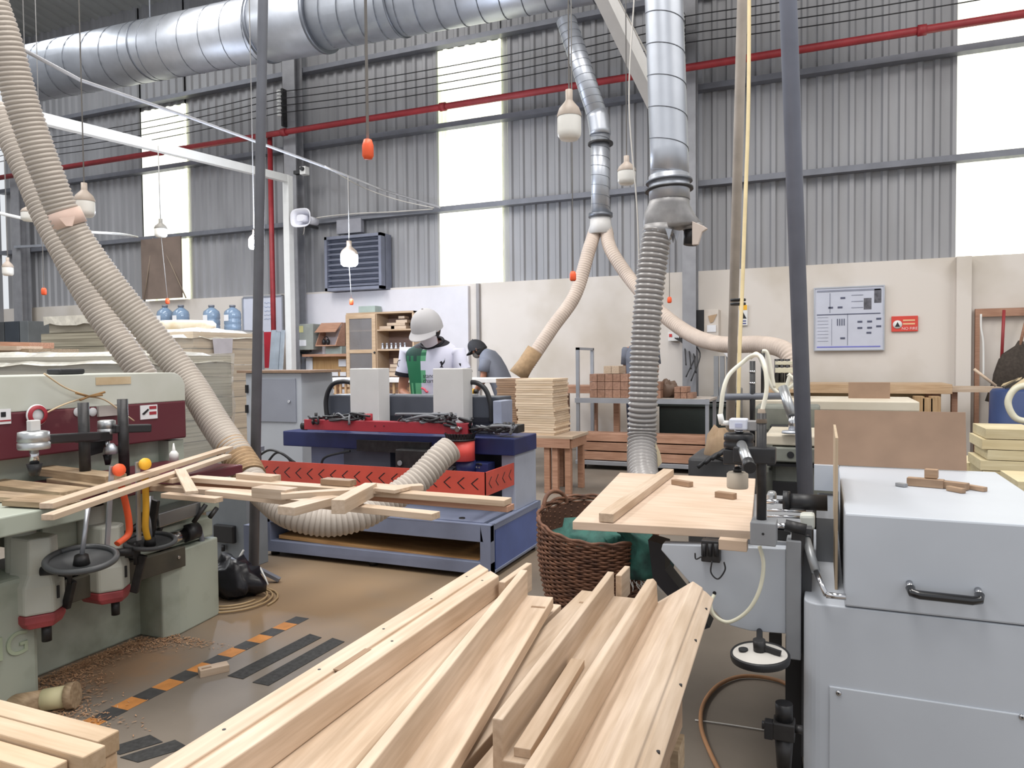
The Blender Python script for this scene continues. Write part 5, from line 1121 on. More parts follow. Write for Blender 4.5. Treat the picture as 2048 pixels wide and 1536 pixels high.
# ================= green multi-spindle machine =================
MX = -3.4
t = thing('mortising_machine', (-3.4, 2.3, 0), 'large pale green machine with maroon stripe, black hand wheels and clamping posts at left', 'machine')
ye, ys = PX(371, 800, MX).y, 1.2; zt, zm, zl = PX(300, 746, MX).z, PX(300, 806, MX).z, PX(300, 884, MX).z
m = MB(); prof = [(ys, zm), (ye, zm), (ye, zt - .07)] + [(ye - .09 + .09 * math.cos(a), zt - .09 + .09 * math.sin(a)) for a in [i * math.pi / 12 for i in range(1, 7)]] + [(ys, zt)]
m.prism([(MX, y, z) for y, z in prof], (-.5, 0, 0)); GRH = mat('pale_grey_green_paint', (200, 202, 194), .5, c2=(184, 186, 174), scale=3); m.build('cowl', GRH, t, bevel=.012)
MB().bx(MX - .49, MX + .004, ys, ye - .002, zl, zm).build('maroon_panel', MAROON, t, bevel=.008)
MB().bx(MX - .48, MX - .1, ys, ye - .03, .55, zl).build('back_body', GREEN, t)
MB().xb(338, 880, 368, 960, MX - .02, .3).build('end_body', GREEN, t)
# stickers and plates on the panel
for (x0_, y0_, x1_, y1_) in ((281, 810, 315, 838), (-4, 818, 22, 848)):
    s_ = MB().xb(x0_, y0_, x1_, y1_, MX + .008, .004).build('safety_sticker', PAPER, t)
    if x0_ > 0:
        for yy in (812, 823): MB().xb(299, yy, 313, yy + 6, MX + .0095, .002).build('red_print', CRIM, s_)
        p = [PX(284, 828, MX + .0095), PX(296, 817, MX + .0095), PX(298, 820, MX + .0095), PX(288, 830, MX + .0095)]; MB().prism(p, (.001, 0, 0)).build('hand_symbol', BLK, s_)
    else: MB().xb(-4, 840, 22, 843, MX + .0095, .002).build('red_print', CRIM, s_); MB().xb(2, 824, 12, 834, MX + .0095, .002).build('hand_symbol', BLK, s_)
MB().xb(198, 812, 235, 832, MX + .02, .02).build('name_plate', mat('dull_plate', (176, 168, 164), .5), t)
for px in (155, 185): c = PX(px, 824, MX + .006); MB().lathe([(.001, 0), (.022, 0), (.022, .004), (.001, .004)], c, (1, 0, 0), 14).build('white_disc', PAPER, t)
c = PX(74, 830, MX + .03); MB().lathe([(.028, 0), (.045, 0), (.045, .01), (.028, .01)], c, (1, 0, 0), 28).build('red_ring_plate', CRIM, t); MB().lathe([(.001, 0), (.05, 0), (.05, .006), (.001, .006)], c - V((.004, 0, 0)), (1, 0, 0), 28).build('round_plate', PAPER, t)
a_ = PX(108, 748, MX - .1); tag(MB().bx(MX - .16, MX - .06, a_.y, a_.y + .14, zt + .001, zt + .03).build('black_holster', BLK, bevel=.01), 'small black pouch lying on top of the green machine', 'pouch')
# masking tape and string
MB().xb(192, 754, 262, 769, MX + .003, .003).build('masking_tape', mat('masking_tape', (206, 190, 160), .8, c2=(182, 158, 124)), t)
ST = mat('tan_string', (206, 184, 152), .8)
kn = PX(178, 793, MX + .03)
for pts in (((88, 747), (130, 775), (178, 793)), ((178, 793), (130, 808), (88, 828)), ((178, 793), (210, 800), (245, 825), (268, 842))):
    MB().tube(spl([PX(a, b, MX + .03) for a, b in pts], 5), .004, 6).build('string', ST, t)
for a, b in ((152, 786), (205, 790), (210, 784), (160, 800)): MB().tube([kn, PX(a, b, MX + .05)], .006, 6).build('string_knot', mat('brown_string', (150, 116, 76), .9), t)
# black clamping posts
CXp = -3.12
for (px, y0_, y1_) in ((169, 805, 985), (247, 798, 960)):
    a, b = PX(px, y0_, CXp), PX(px, y1_, CXp); a.y = b.y = (a.y + b.y) / 2; b.z = .78; MB().cyl(a, b, .024, n=16).build('clamp_post', BLKM, t)
# pneumatic clamps
def pneu(px, y0_, y1_, w, X, stem):
    a, b = PX(px, y0_, X), PX(px, y1_, X); c = b; h = a.z - b.z; r = w / 2 / F * (PX(px, y1_, X) - O).dot(cf)
    m = MB().lathe([(.001, 0), (r * .96, 0), (r, .006), (r, h * .35), (r * .93, h * .38), (r * .93, h * .42), (r, h * .45), (r * .95, h * .95), (r * .7, h), (.001, h)], c, n=26); o = m.build('air_cylinder', mat('cast_aluminium', (186, 188, 190), .35, .8), t)
    MB().cyl(c - V((0, 0, stem)), c, r * .3, n=12).build('piston_rod', CHROME, t); MB().cyl(c - V((0, 0, stem + .05)), c - V((0, 0, stem)), r * .28, r * .5, 14).build('rubber_foot', BLK, t)
    return a, c, r
a1, c1_, r1_ = pneu(68, 862, 898, 58, -2.98, .06); a2, c2_, r2_ = pneu(214, 840, 868, 34, -3.2, .1)
MB().bx(a1.x - .015, a1.x + .015, a1.y - .022, a1.y + .02, a1.z, a1.z + .045).build('valve', WPAINT, t, bevel=.004)
p1 = PX(169, 875, CXp); p2 = PX(247, 858, CXp)
MB().beam(c1_ + V((0, r1_ * .8, .035)), p1 + V((0, .06, 0)), .05, .04).build('clamp_arm', BLK, t, bevel=.006); MB().beam(p1 + V((0, -.02, .0)), c2_ + V((0, 0, -.01)), .06, .045).build('clamp_arm', BLK, t, bevel=.006)
MB().beam(PX(228, 858, -3.14), PX(300, 856, -3.1), .04, .04).build('clamp_arm', BLK, t, bevel=.006)
c = PX(222, 895, -3.14); MB().lathe([(.001, 0), (.03, 0), (.026, .03), (.012, .05), (.001, .05)], c - V((0, 0, .03)), n=14).build('drip_cup', GALV, t)
m = MB(); m.prism([PX(180, 880, -3.2), PX(212, 880, -3.2), PX(205, 905, -3.2), PX(180, 912, -3.2)], (-.05, 0, 0)); m.build('black_bracket', BLK, t)
# table
TZ = .80
MB().bx(-3.45, -2.74, 1.2, 2.08, TZ - .075, TZ).build('table', GREEN, t, bevel=.006); MB().bx(-3.45, -2.9, 2.1, 3.12, TZ - .05, TZ).build('table_wing', MAROON, t, bevel=.006)
MB().bx(-3.45, -3.05, 2.1, 3.1, .55, TZ - .05).build('knee', GREEN, t, bevel=.01)
# lower casting
MB().bx(-3.7, -3.13, 1.9, 2.7, 0, .36).build('lower_beam', GREEN, t, bevel=.01)
m = MB(); m.prism([(-3.7, 2.64, 0), (-2.98, 2.64, 0), (-2.95, 2.72, 0), (-2.99, 3.02, 0), (-3.7, 3.02, 0)], (0, 0, .42)); m.build('rear_foot', GREEN, t, bevel=.008)
m = MB(); m.prism([(-2.983, 2.9, .02), (-2.99, 2.99, .02), (-2.99, 2.99, .12), (-2.985, 2.9, .15)], (.004, 0, 0)); m.build('foot_hole', DK, t)
PIL = MB().bx(-3.7, -2.9, 1.3, 1.97, 0, .52).build('front_pillar', GREEN, t, bevel=.02)
MB().bx(-3.6, -3.1, 1.35, 1.95, .5, .74).build('pillar_head', GREEN, t, bevel=.02)
text('raised_lettering', 'NG', .13, facing((-2.896, 1.83, .26), (1, 0, 0)), mat('pale_lettering', (172, 184, 160), .5), t, ext=.003)
# slotted black rail
RLX = -2.93
m = MB(); a, b = PX(38, 1275, RLX), PX(366, 1147, RLX); m.bx(RLX - .03, RLX, a.y - .03, b.y + .02, .34, .44); rl = m.build('slot_rail', mat('greasy_black', (62, 60, 54), .5, c2=(96, 90, 76), scale=5), t, bevel=.004)
for y in (1.9, 2.3, 2.7): MB().cyl((RLX, y, .395), (RLX + .006, y, .395), .008, n=10).build('bolt', CHROME, rl); MB().bx(-3.14, RLX - .03, y - .03, y + .03, .35, .43).build('rail_mount', BLKM, t)
for x_ in (0,): MB().bx(-3.68, -3.13, 1.99, 2.64, .36, .41).build('chip_shelf', DK, t)
# two spindle heads
def head(px, y0_, y1_, X, s_=1.0):
    a, b = PX(px, y0_, X), PX(px, y1_, X); yc = b.y; w = .085 * s_; HX = X
    poly = lambda k, z: [(HX + .0, yc - w * k, z), (HX + .05 * k, yc, z), (HX + .0, yc + w * k, z), (HX - .12, yc + w * k, z), (HX - .12, yc - w * k, z)]
    zb_ = b.z
    m = MB(); m.loft([[V(p) for p in poly(1, zb_)], [V(p) for p in poly(1, zb_ + .11 * s_)], [V(p) for p in poly(.75, zb_ + .16 * s_)], [V(p) for p in poly(.7, zb_ + .30 * s_)]], smooth=False); m.build('spindle_head', GRH, t, bevel=.01)
    m = MB(); m.loft([[V(p) for p in poly(.8, zb_ - .055 * s_)], [V(p) for p in poly(1.0, zb_ - .03)], [V(p) for p in poly(1.0, zb_)]], smooth=False); m.build('red_base', mat('worn_red', (166, 74, 78), .5, var=.3, scale=12), t, bevel=.005)
    MB().cyl((HX, yc, zb_ - .12 * s_), (HX, yc, zb_ - .055), .018 * s_, n=14).build('spindle_nose', BLKM, t)
    m = MB(); m.bx(HX + .035, HX + .042, yc + .02, yc + .03, zb_ + .05, zb_ + .1); m.build('slot', BLK, t)
    MB().cyl((HX + .02, yc - .03, zb_ + .17), (HX + .09, yc + .02, zb_ + .17), .018, n=12).build('lock_knob', BLK, t)
    MB().bx(HX - .02, HX + .07, yc + .04, yc + .08, zb_ + .13, zb_ + .19).build('clamp_block', BLKM, t, bevel=.004); MB().cyl((HX + .06, yc + .06, zb_ + .2), (HX + .06, yc + .06, zb_ + .1), .01, n=10).build('adjust_screw', BLK, t)
    return yc, zb_
h1y, h1z = head(92, 1100, 1222, -2.86); h2y, h2z = head(230, 1100, 1178, -2.88, .95)
for (yc, x_) in ((h1y, -3.0), (h2y, -3.02)):
    MB().cyl((x_, yc, .40), (x_, yc, TZ - .08), .055, n=20).build('column', GRH, t); MB().cyl((x_, yc, TZ - .15), (x_, yc, TZ - .07), .05, n=20).build('black_sleeve', BLK, t)
# tilted handwheels
def wheel(px, py, X, r, nrm, nm='hand_wheel'):
    c = PX(px, py, X); a, sd, u = frame(nrm); o = MB().tube([c + (sd * math.cos(g) + u * math.sin(g)) * r for g in [i * math.pi / 20 for i in range(41)]], r * .1, 10).build(nm, mat('wheel_black', (76, 78, 80), .4, var=.2), t)
    MB().lathe([(r * .95, 0), (r * .9, -.006), (r * .3, -.02), (.001, -.02)], c, nrm, 32).build('web', mat('wheel_black', 0), o); MB().lathe([(.001, .02), (r * .2, .015), (r * .25, -.02), (.001, -.02)], c, nrm, 16).build('hub', BLKM, o)
    return c, a
c, a = wheel(163, 1118, -2.68, .122, (.14, -.1, 1)); MB().cyl(c, c + V((-.02, .05, .2)), .009, n=10).build('wheel_shaft', GALV, t)
c, a = wheel(300, 1082, -2.82, .105, (.14, -.05, 1)); MB().cyl(c, c + V((-.02, .03, .2)), .009, n=10).build('wheel_shaft', GALV, t)
for (x0_, y0_, x1_, y1_) in ((145, 1160, 132, 1215), (286, 1110, 268, 1185), (312, 1000, 300, 1075)): MB().beam(PX(x0_, y0_, -2.8), PX(x1_, y1_, -2.84), .02, .035).build('lever', BLKM, t, bevel=.004)
# motor end
m = MB(); m.beam(PX(300, 1040, -2.98), PX(385, 1014, -2.98), .12, .07); m.build('cross_slide', mat('bright_steel', (150, 150, 150), .25, .8), t, bevel=.006)
MB().cyl(PX(318, 1085, -3.0), PX(370, 1068, -3.0), .035, n=18).build('motor', CHROME, t); MB().cyl(PX(368, 1068, -3.0), PX(392, 1060, -3.0), .045, n=18).build('motor_end', BLK, t)
MB().tube(spl([PX(398, 1055, -3.0), PX(404, 1090, -3.0), PX(388, 1112, -3.0), PX(364, 1102, -3.0)], 6), .014, 10).build('cable_conduit', DSTEEL, t)
MB().bx(-3.4, -3.0, 2.5, 3.0, .43, .54).build('gear_casing', GREEN, t, bevel=.012)
for k in range(7):
    rnd = random.Random(k); a = V((-2.95 + rnd.uniform(-.05, .06), 2.35 + k * .09, .5 + rnd.uniform(-.05, .08))); MB().cyl(a, a + V((rnd.uniform(-.06, .06), .05, rnd.uniform(.02, .09))), .012, n=8).build('fitting', BLKM, t)
# F clamps hanging from the table
def fclamp(pts, head_, mt, lab, X):
    q_ = [PX(a, b, X) for a, b in pts]; t2 = thing('bar_clamp', q_[-1], lab, 'clamp'); m = MB()
    m.tube(spl(q_, 6), .0165, 10, ell=.7); m.build('handle', mt, t2); c = PX(*head_, X); MB().lathe([(.001, -.012), (.024, -.012), (.027, 0), (.024, .012), (.001, .012)], c, (1, 0, .2), 20).build('round_head', mt, t2)
    MB().beam(q_[0] + V((-.02, -.02, .06)), q_[-1] + V((-.02, -.03, 0)), .008, .02).build('bar', GALV, t2); return t2
fclamp([(240, 960), (252, 1010), (258, 1045), (256, 1070), (234, 1088)], (238, 940), ORANGE, 'orange-handled bar clamp hanging on the green machine', -2.70)
fclamp([(290, 950), (292, 1010), (291, 1055), (296, 1078)], (290, 928), YEL, 'yellow-handled bar clamp hanging on the green machine', -2.76)
t2 = thing('glue_bottle', PX(348, 918, -3.1), 'small white glue bottle with pointed nozzle on the green machine', 'bottle'); c = PX(348, 921, -3.1); c.z = max(c.z, TZ + .001)
MB().lathe([(.001, 0), (.022, 0), (.023, .035), (.012, .05), (.001, .05)], c, n=16).build('bottle_body', WHITE, t2); MB().lathe([(.009, .05), (.003, .09), (.001, .09)], c, n=12).build('nozzle', WHITE, t2)

# ================= planks on and beside the green machine =================
zz = TZ + .013
def pl(name, a, b, w, th, z, m_, lab, g='scrap strips across the green machine', up=(0, 0, 1), z2=None):
    p, q_ = PZ(a[0], a[1], z), PZ(b[0], b[1], z if z2 is None else z2); return board(name, p, q_, w, th, m_, lab, 'plank', g, up=up)
for k, (a, b, w) in enumerate((((-30, 965), (150, 985), .13), ((-30, 990), (130, 1003), .1), ((20, 1003), (150, 1010), .07))):
    pl('plank', a, b, w, .022, zz + k * .002, OAK, ['rearmost', 'middle', 'front'][k] + ' weathered plank at the left end of the green machine table', 'weathered planks on the green table')
pl('plank', (85, 940), (232, 958), .1, .035, TZ + .045, OAK, 'thick weathered plank ending by the orange clamp head', 'weathered planks on the green table')
pl('plank', (120, 958), (236, 975), .12, .02, TZ + .018, OAK, 'thin weathered plank under the thick one by the orange clamp', 'weathered planks on the green table')
pl('strip', (92, 1012), (458, 896), .05, .02, .855, PINE, 'upper pale strip of the crossed pair slanting up to the dusty hose end', z2=.875)
pl('strip', (95, 1035), (455, 912), .045, .02, .835, PINE, 'lower pale strip of the crossed pair slanting up to the dusty hose end', z2=.855)
pl('strip', (272, 972), (575, 992), .06, .022, .80, PINE, 'pale strip ending under the notched block')
pl('strip', (383, 957), (1016, 1004), .07, .022, .83, PINE, 'longest pale strip reaching right in front of the orange-red guard')
pl('strip', (400, 965), (1022, 1016), .06, .022, .805, REDW, 'long reddish strip under the longest pale strip')
pl('strip', (330, 990), (438, 1000), .045, .02, .792, PINE, 'short low strip left of the notched block')
pl('strip', (420, 985), (872, 1032), .055, .024, .80, PINE, 'front long strip ending short of the guard corner')
pl('strip', (562, 992), (845, 974), .05, .022, .845, PINE, 'pale strip crossing diagonally over the long strips')
pl('strip', (730, 972), (806, 980), .10, .014, .850, PINE, 'wide thin offcut under the ribbed hose')
pl('strip', (360, 940), (384, 985), .045, .012, .862, PINE, 'short offcut leaning across behind the crossed strips')
BLs = [((482, 952), (552, 958), .06, .03, .85, 'small flat block just right of the dusty hose end'), ((516, 982), (584, 988), .07, .04, .845, 'square-ended block above the left end of the front strip'),
       ((572, 1022), (665, 998), .08, .03, .825, 'wide block at the front above the ribbed hose bend'), ((676, 1014), (742, 978), .05, .05, .845, 'upright slotted block standing diagonally on the front strip'),
       ((648, 962), (706, 966), .05, .025, .855, 'small brownish block in front of the chevron guard'), ((300, 955), (360, 960), .08, .02, .83, 'flat offcut right of the yellow clamp head')]
for k, (a, b, w, th, z, lab) in enumerate(BLs): pl('offcut_block', a, b, w, th, z, BRN if k == 4 else PINE, lab, 'offcut blocks on the strips')
# ================= wicker basket =================
BC = V((-1.10, 3.76, 0)); BR = .31
t = thing('wicker_basket', BC, 'big brown woven wicker basket holding green netting beside the panel table', 'basket')
WK = mat('wicker_brown', (128, 88, 66), .7, c2=(78, 50, 38), scale=18, thresh=(.3, .65)); WKD = mat('wicker_dark', (88, 58, 44), .75, var=.3, scale=14)
def bh(g): return .50 + .055 * math.sin(g - .1) - .03 * math.cos(g)
m = MB(); NR = 38; rnd = random.Random(4)
for i in range(NR):
    f = i / (NR - 1); pts = []
    for j in range(97):
        g = 2 * math.pi * j / 96; h = bh(g); z = .012 + (h - .02) * f; r = BR * (.80 + .20 * math.sin(min(1, f * 1.3) * math.pi / 2)) + .007 * math.cos(g * 24 + i * math.pi)
        pts.append(BC + V((math.cos(g) * r, math.sin(g) * r, z + .002 * math.sin(g * 7 + i))))
    m.tube(pts, .0066, 5, False)
m.build('weave', WK, t)
m = MB(); m.loft([[BC + V((math.cos(g) * (BR * k - .008), math.sin(g) * (BR * k - .008), .005 + (bh(g) - .03) * f)) for g in [2 * math.pi * j / 48 for j in range(48)]] for f, k in ((0, .80), (.4, .9), (.8, 1.0), (1, 1.0))]); 
lin_ = MB(); lin_.loft([[BC + V((math.cos(g) * (BR * k - .01), math.sin(g) * (BR * k - .01), .005 + (bh(g) - .03) * f)) for g in [2 * math.pi * j / 48 for j in range(48)]] for f, k in ((0, .80), (.4, .9), (.8, 1.0), (1, 1.0))], caps=False)
lin_.build('inner_wall', WKD, t)
m = MB()
for j in range(24):
    g = 2 * math.pi * j / 24; m.tube([BC + V((math.cos(g) * BR * k, math.sin(g) * BR * k, (bh(g) - .01) * f)) for f, k in ((0, .80), (.3, .87), (.6, .95), (.9, 1), (1.04, 1.0))], .005, 5)
m.build('stakes', WKD, t)
for q_ in (0, 1):
    MB().tube([BC + V((math.cos(g) * (BR + .006 * math.sin(g * 18 + q_ * 3)), math.sin(g) * BR, bh(g) + .012 * q_ + .004 * math.cos(g * 18 + q_ * 3))) for g in [2 * math.pi * j / 96 for j in range(97)]], .009, 6, False).build('rim', WK, t)
g0 = 2.75; hp_ = []
for k in range(9): a = math.pi * k / 8; hp_.append(BC + V((math.cos(g0 + .32 * math.cos(a)) * (BR + .0), math.sin(g0 + .32 * math.cos(a)) * BR, bh(g0) - .02 + .085 * math.sin(a))))
MB().tube(spl(hp_, 4), .012, 8).build('handle', WK, t)
GN = mat('green_netting', (46, 98, 88), .7, c2=(18, 50, 48), scale=10, bump=.8, thresh=(.35, .6))
t = thing('green_netting', BC + V((0, 0, .4)), 'dark green plastic netting stuffed in the wicker basket and hanging over its right side', 'netting')
def blob(c, rx, ry, rz, amp, seed, n=26):
    m = MB(); m.ball((0, 0, 0), 1, n)
    for v in m.v:
        k = 1 + amp * noise.noise(v * 2.2 + V((seed, 0, 0))) + amp * .5 * noise.noise(v * 6 + V((seed, 3, 0))); v.x, v.y, v.z = c[0] + v.x * rx * k, c[1] + v.y * ry * k, c[2] + v.z * rz * k
    return m
blob(BC + V((.02, -.01, .36)), .225, .225, .16, .5, 1).build('bundle', GN, t)
m = MB(); rg = []
for i in range(10):
    f = i / 9; c = BC + V((.20 + .12 * min(1, f * 3), -.18 - .03 * f, .50 - .24 * max(0, f - .1) ** .9)); w = .05 + .06 * math.sin(f * 2.6)
    rg.append([c + V((math.cos(g) * w * (1 + .18 * math.sin(g * 5 + i)), math.sin(g) * .045 * (1 + .3 * math.cos(g * 4)), .01 * math.sin(g * 3))) for g in [2 * math.pi * j / 24 for j in range(24)]])
m.loft(rg); m.build('hanging_corner', GN, t)
m = MB(); e = BC + V((.32, -.2, .27)); rnd = random.Random(8)
for k in range(26):
    a = e + V((rnd.uniform(-.09, .07), rnd.uniform(-.04, .03), rnd.uniform(-.01, .03))); m.tube([a, a + V((rnd.uniform(-.01, .02), -.005, -.02)), a + V((rnd.uniform(-.01, .03), -.01, -.045))], .0022, 4)
m.build('white_fringe', WHITE, t)

# ================= panel table machine and grey cabinet (right) =================
t = thing('boring_machine', (.1, 2.9, 0), 'light grey boring machine with big cabinet, black handle and hood at right', 'machine')
cxl, cxr, cy0, cy1 = PZ(1690, 1025, .9).x, PZ(1690, 1025, .9).x + .56, 2.33, 3.36
zs = PY(1700, 1216, cy0).z
m = MB(); m.bx(cxl, cxr, cy0, cy1, zs + .003, .9); m.build('hood', LGREY, t, bevel=.006)
lx = PY(1608, 1215, cy0 + .05).x
m = MB(); pr0 = [(cxr, cy0 + .004), (cxr, cy1), (lx, cy1)] + [(lx + .045 - .045 * math.cos(a), cy0 + .049 - .045 * math.sin(a)) for a in [i * math.pi / 12 for i in range(7)]]
m.prism([(x, y, 0.02) for x, y in pr0], (0, 0, zs - .02)); m.build('cabinet_body', LGREY, t, bevel=.004)
MB().bx(lx + .05, cxr - .05, cy0 + .06, cy1 - .05, 0, .02).build('plinth', BLK, t)
# handle
a, b = PY(1822, 1188, cy0 - .045), PY(1962, 1203, cy0 - .045)
hd_ = MB().tube([a + V((-.0, .02, .012)), a + V((.004, .004, .002)), a + V((.02, 0, 0)), b + V((-.02, 0, 0)), b + V((-.004, .004, .002)), b + V((0, .02, .012))], .0125, 14).build('hood_handle', mat('glossy_black', (24, 24, 27), .2, coat=.5), t)
for c in (a, b): MB().cyl(c + V((0, .018, .012)), V((c.x, cy0, c.z + .018)), .009, n=12).build('standoff', CHROME, hd_)
# access door with screws on lower body
dx = PY(1658, 1450, cy0).x; dz = PY(1670, 1374, cy0).z
d = MB().bx(dx, cxr - .02, cy0 - .001, cy0 + .006, .1, dz).build('access_door', LGREY, t, bevel=.003)
for px, py in ((1677, 1386), (2044, 1434)): c = PY(px, py, cy0 - .003); MB().lathe([(.001, 0), (.008, 0), (.007, .004), (.001, .004)], c, (0, -1, 0), 14).build('screw', CHROME, d); MB().cyl(c - V((0, .004, 0)), c - V((0, .005, 0)), .003, n=6).build('screw_socket', BLK, d)
# gas strut on its left flank
p0, p1, p2 = PX(1612, 1078, lx + .02), PX(1632, 1142, lx + .02), PX(1652, 1190, lx + .03)
p0, p1, p2 = P(1612, 1078, 2.28), P(1632, 1143, 2.2), P(1652, 1190, 2.13)
g_ = MB().cyl(p0, p1, .013, n=16).build('gas_strut', mat('dull_tube', (150, 152, 154), .4, .5), t); MB().cyl(p1, p2, .0075, n=12).build('strut_rod', CHROME, g_); MB().cyl(p2, V((cxl + .002, p2.y, p2.z)), .009, n=12).build('strut_eye', CHROME, g_); MB().cyl(p0 - (p1 - p0) * .08, p0, .015, n=12).build('strut_mount', BLK, g_)
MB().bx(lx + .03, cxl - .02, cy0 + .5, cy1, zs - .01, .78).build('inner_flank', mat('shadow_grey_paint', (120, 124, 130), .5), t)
# table
tz = .80
# side plate under the table
py_ = 2.42
sp = [(1325, 1088), (1572, 1098), (1572, 1268), (1500, 1262), (1462, 1252), (1440, 1235), (1322, 1100)]
m = MB(); m.prism([PY(a, b, py_) for a, b in sp], (0, .05, 0)); spl_ = m.build('side_plate', LGREY, t, bevel=.003)
c = PY(1429, 1186, py_); MB().cyl(c - V((0, .001, 0)), c + V((0, .01, 0)), .006, n=12).build('bolt_hole', BLK, spl_)
m = MB(); m.prism([PY(a, b, 2.75) for a, b in ((1296, 1080), (1330, 1090), (1330, 1140), (1420, 1255), (1400, 1262), (1306, 1160))], (0, .1, 0)); m.build('black_gusset', mat('dark_gusset', (52, 52, 58), .5), t)
m = MB(); a, b = PY(1572, 1100, 2.40), PY(1602, 1322, 2.40); m.bx(a.x, b.x, 2.40, 2.52, b.z, a.z + .03); m.build('upright', mat('mid_grey_paint', (138, 140, 144), .45), t, bevel=.004)
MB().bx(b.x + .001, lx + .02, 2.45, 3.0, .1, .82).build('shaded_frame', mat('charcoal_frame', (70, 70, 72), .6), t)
MB().bx(a.x - .25, b.x, 2.47, 3.3, tz - .06, tz - .03).build('table_bracket', STEEL, t, bevel=.003)
MB().bx(b.x - .05, b.x, 2.52, 2.6, 0, .45).build('support_leg', BLK, t)
# wiring box under the table
wb = MB().fb(1402, 1082, 1440, 1125, 2.39, .04).build('terminal_box', BLKM, t, bevel=.003)
for k in range(3): c = PY(1408 + k * 12, 1100, 2.385); MB().cyl(c + V((0, 0, .02)), c - V((0, 0, .02)), .006, n=8).build('terminal', BLK, wb)
MB().tube(spl([PY(1424, 1122, 2.38), PY(1422, 1145, 2.38), PY(1436, 1158, 2.38), PY(1450, 1140, 2.38), PY(1448, 1124, 2.38)], 6), .0025, 6).build('wire', BLK, wb)
MB().tube(spl([PY(1405, 1112, 2.38), PY(1392, 1118, 2.38), PY(1390, 1106, 2.38)], 6), .0025, 6).build('wire', BLK, wb)
MB().tube(spl([PY(1519, 1092, 2.39), PY(1527, 1130, 2.38), PY(1519, 1180, 2.37), PY(1495, 1222, 2.37), PY(1458, 1244, 2.37), PY(1430, 1232, 2.37), PY(1421, 1208, 2.37), PY(1428, 1190, 2.39)], 8), .006, 8).build('looped_air_tube', mat('cream_tube', 0), t)
# clamp post with base block
MB().fb(1500, 1046, 1552, 1092, 2.3, .09).build('post_base', mat('mid_grey_paint', 0), t, bevel=.003)
c = PY(1526, 1068, 2.3); MB().cyl(c - V((0, .001, 0)), c + V((0, .01, 0)), .004, n=8).build('base_screw', BLK, t)
pt, pb = PY(1523, 826, 2.35), PY(1523, 1047, 2.35); pt.x = pb.x = (pt.x + pb.x) / 2
MB().cyl(pb, pt, .0145, n=18).build('clamp_post', BLKM, t); MB().cyl(pt - V((0, 0, .03)), pt + V((0, 0, .012)), .0165, .010, 14).build('dusty_coupling', mat('dusty_steel', (140, 126, 112), .8), t)
m = MB(); m.fb(1466, 896, 1551, 928, 2.31, .05); m.build('clamp_arm', BLK, t, bevel=.004); c = PY(1545, 918, 2.31); MB().cyl(c - V((0, .001, 0)), c + V((0, .01, 0)), .006, n=10).build('clamp_screw', BLKM, t)
# air chamber and pad
cc = PY(1478, 900, 2.42); zt_, zb_ = PY(1478, 866, 2.42).z, PY(1478, 898, 2.42).z
MB().lathe([(.001, 0), (.042, 0), (.047, .006), (.047, .018), (.043, .026), (.047, .03), (.046, zt_ - zb_ - .006), (.04, zt_ - zb_), (.001, zt_ - zb_)], (cc.x, 2.42, zb_), n=28).build('air_chamber', BLK, t)
MB().fb(1446, 900, 1500, 930, 2.38, .06).build('chamber_bracket', BLK, t, bevel=.004)
vb = MB().fb(1458, 838, 1494, 860, 2.38, .05).build('valve_box', mat('white_valve', (214, 218, 232), .4), t, bevel=.004); MB().fb(1470, 847, 1484, 855, 2.378, .003).build('valve_label', mat('lilac_label', (176, 180, 206), .6), vb)
MB().fb(1492, 842, 1514, 862, 2.40, .04).build('fitting_block', mat('dull_galvanised', 0), t, bevel=.003); MB().cyl(PY(1478, 866, 2.42), PY(1478, 858, 2.42), .014, n=12).build('fitting', CHROME, t)
pc, pd = PY(1475, 944, 2.42), PY(1475, 976, 2.42)
MB().lathe([(.001, 0), (.031, 0), (.033, .004), (.033, pc.z - pd.z - .006), (.028, pc.z - pd.z), (.001, pc.z - pd.z)], (pd.x, 2.42, pd.z), n=24).build('clamp_pad', mat('beige_rubber', (190, 178, 162), .7), t)
MB().cyl((pd.x, 2.42, pc.z - .005), (pd.x, 2.42, zb_), .008, n=10).build('pad_rod', CHROME, t); MB().cyl((pd.x, 2.42, pc.z), (pd.x, 2.42, pc.z + .014), .013, n=12).build('pad_nut', BLKM, t)
a, b = PY(1483, 890, 2.37), PY(1496, 925, 2.22); MB().cyl(a, b, .0155, n=18).build('locking_lever', mat('cast_aluminium', 0), t); MB().cyl(b, b + (b - a) * .28, .0175, n=18).build('lever_grip', BLK, t)
# white air hoses
AH = mat('ivory_air_hose', (226, 222, 206), .35, var=.03)
e = PY(1443, 838, 2.4); MB().cyl(PY(1440, 828, 2.4), PY(1444, 848, 2.4), .009, n=12).build('elbow_fitting', WHITE, t); MB().cyl(PY(1442, 846, 2.4), PY(1458, 846, 2.4), .008, n=12).build('elbow_fitting', WHITE, t)
MB().tube(spl([PY(1441, 830, 2.4), PY(1446, 785, 2.4), PY(1458, 750, 2.42), PY(1485, 725, 2.45), PY(1503, 712, 2.45), PY(1520, 712, 2.42), PY(1530, 735, 2.38), PY(1533, 780, 2.36), PY(1524, 824, 2.35)], 8), .0068, 8).build('air_hose', AH, t)
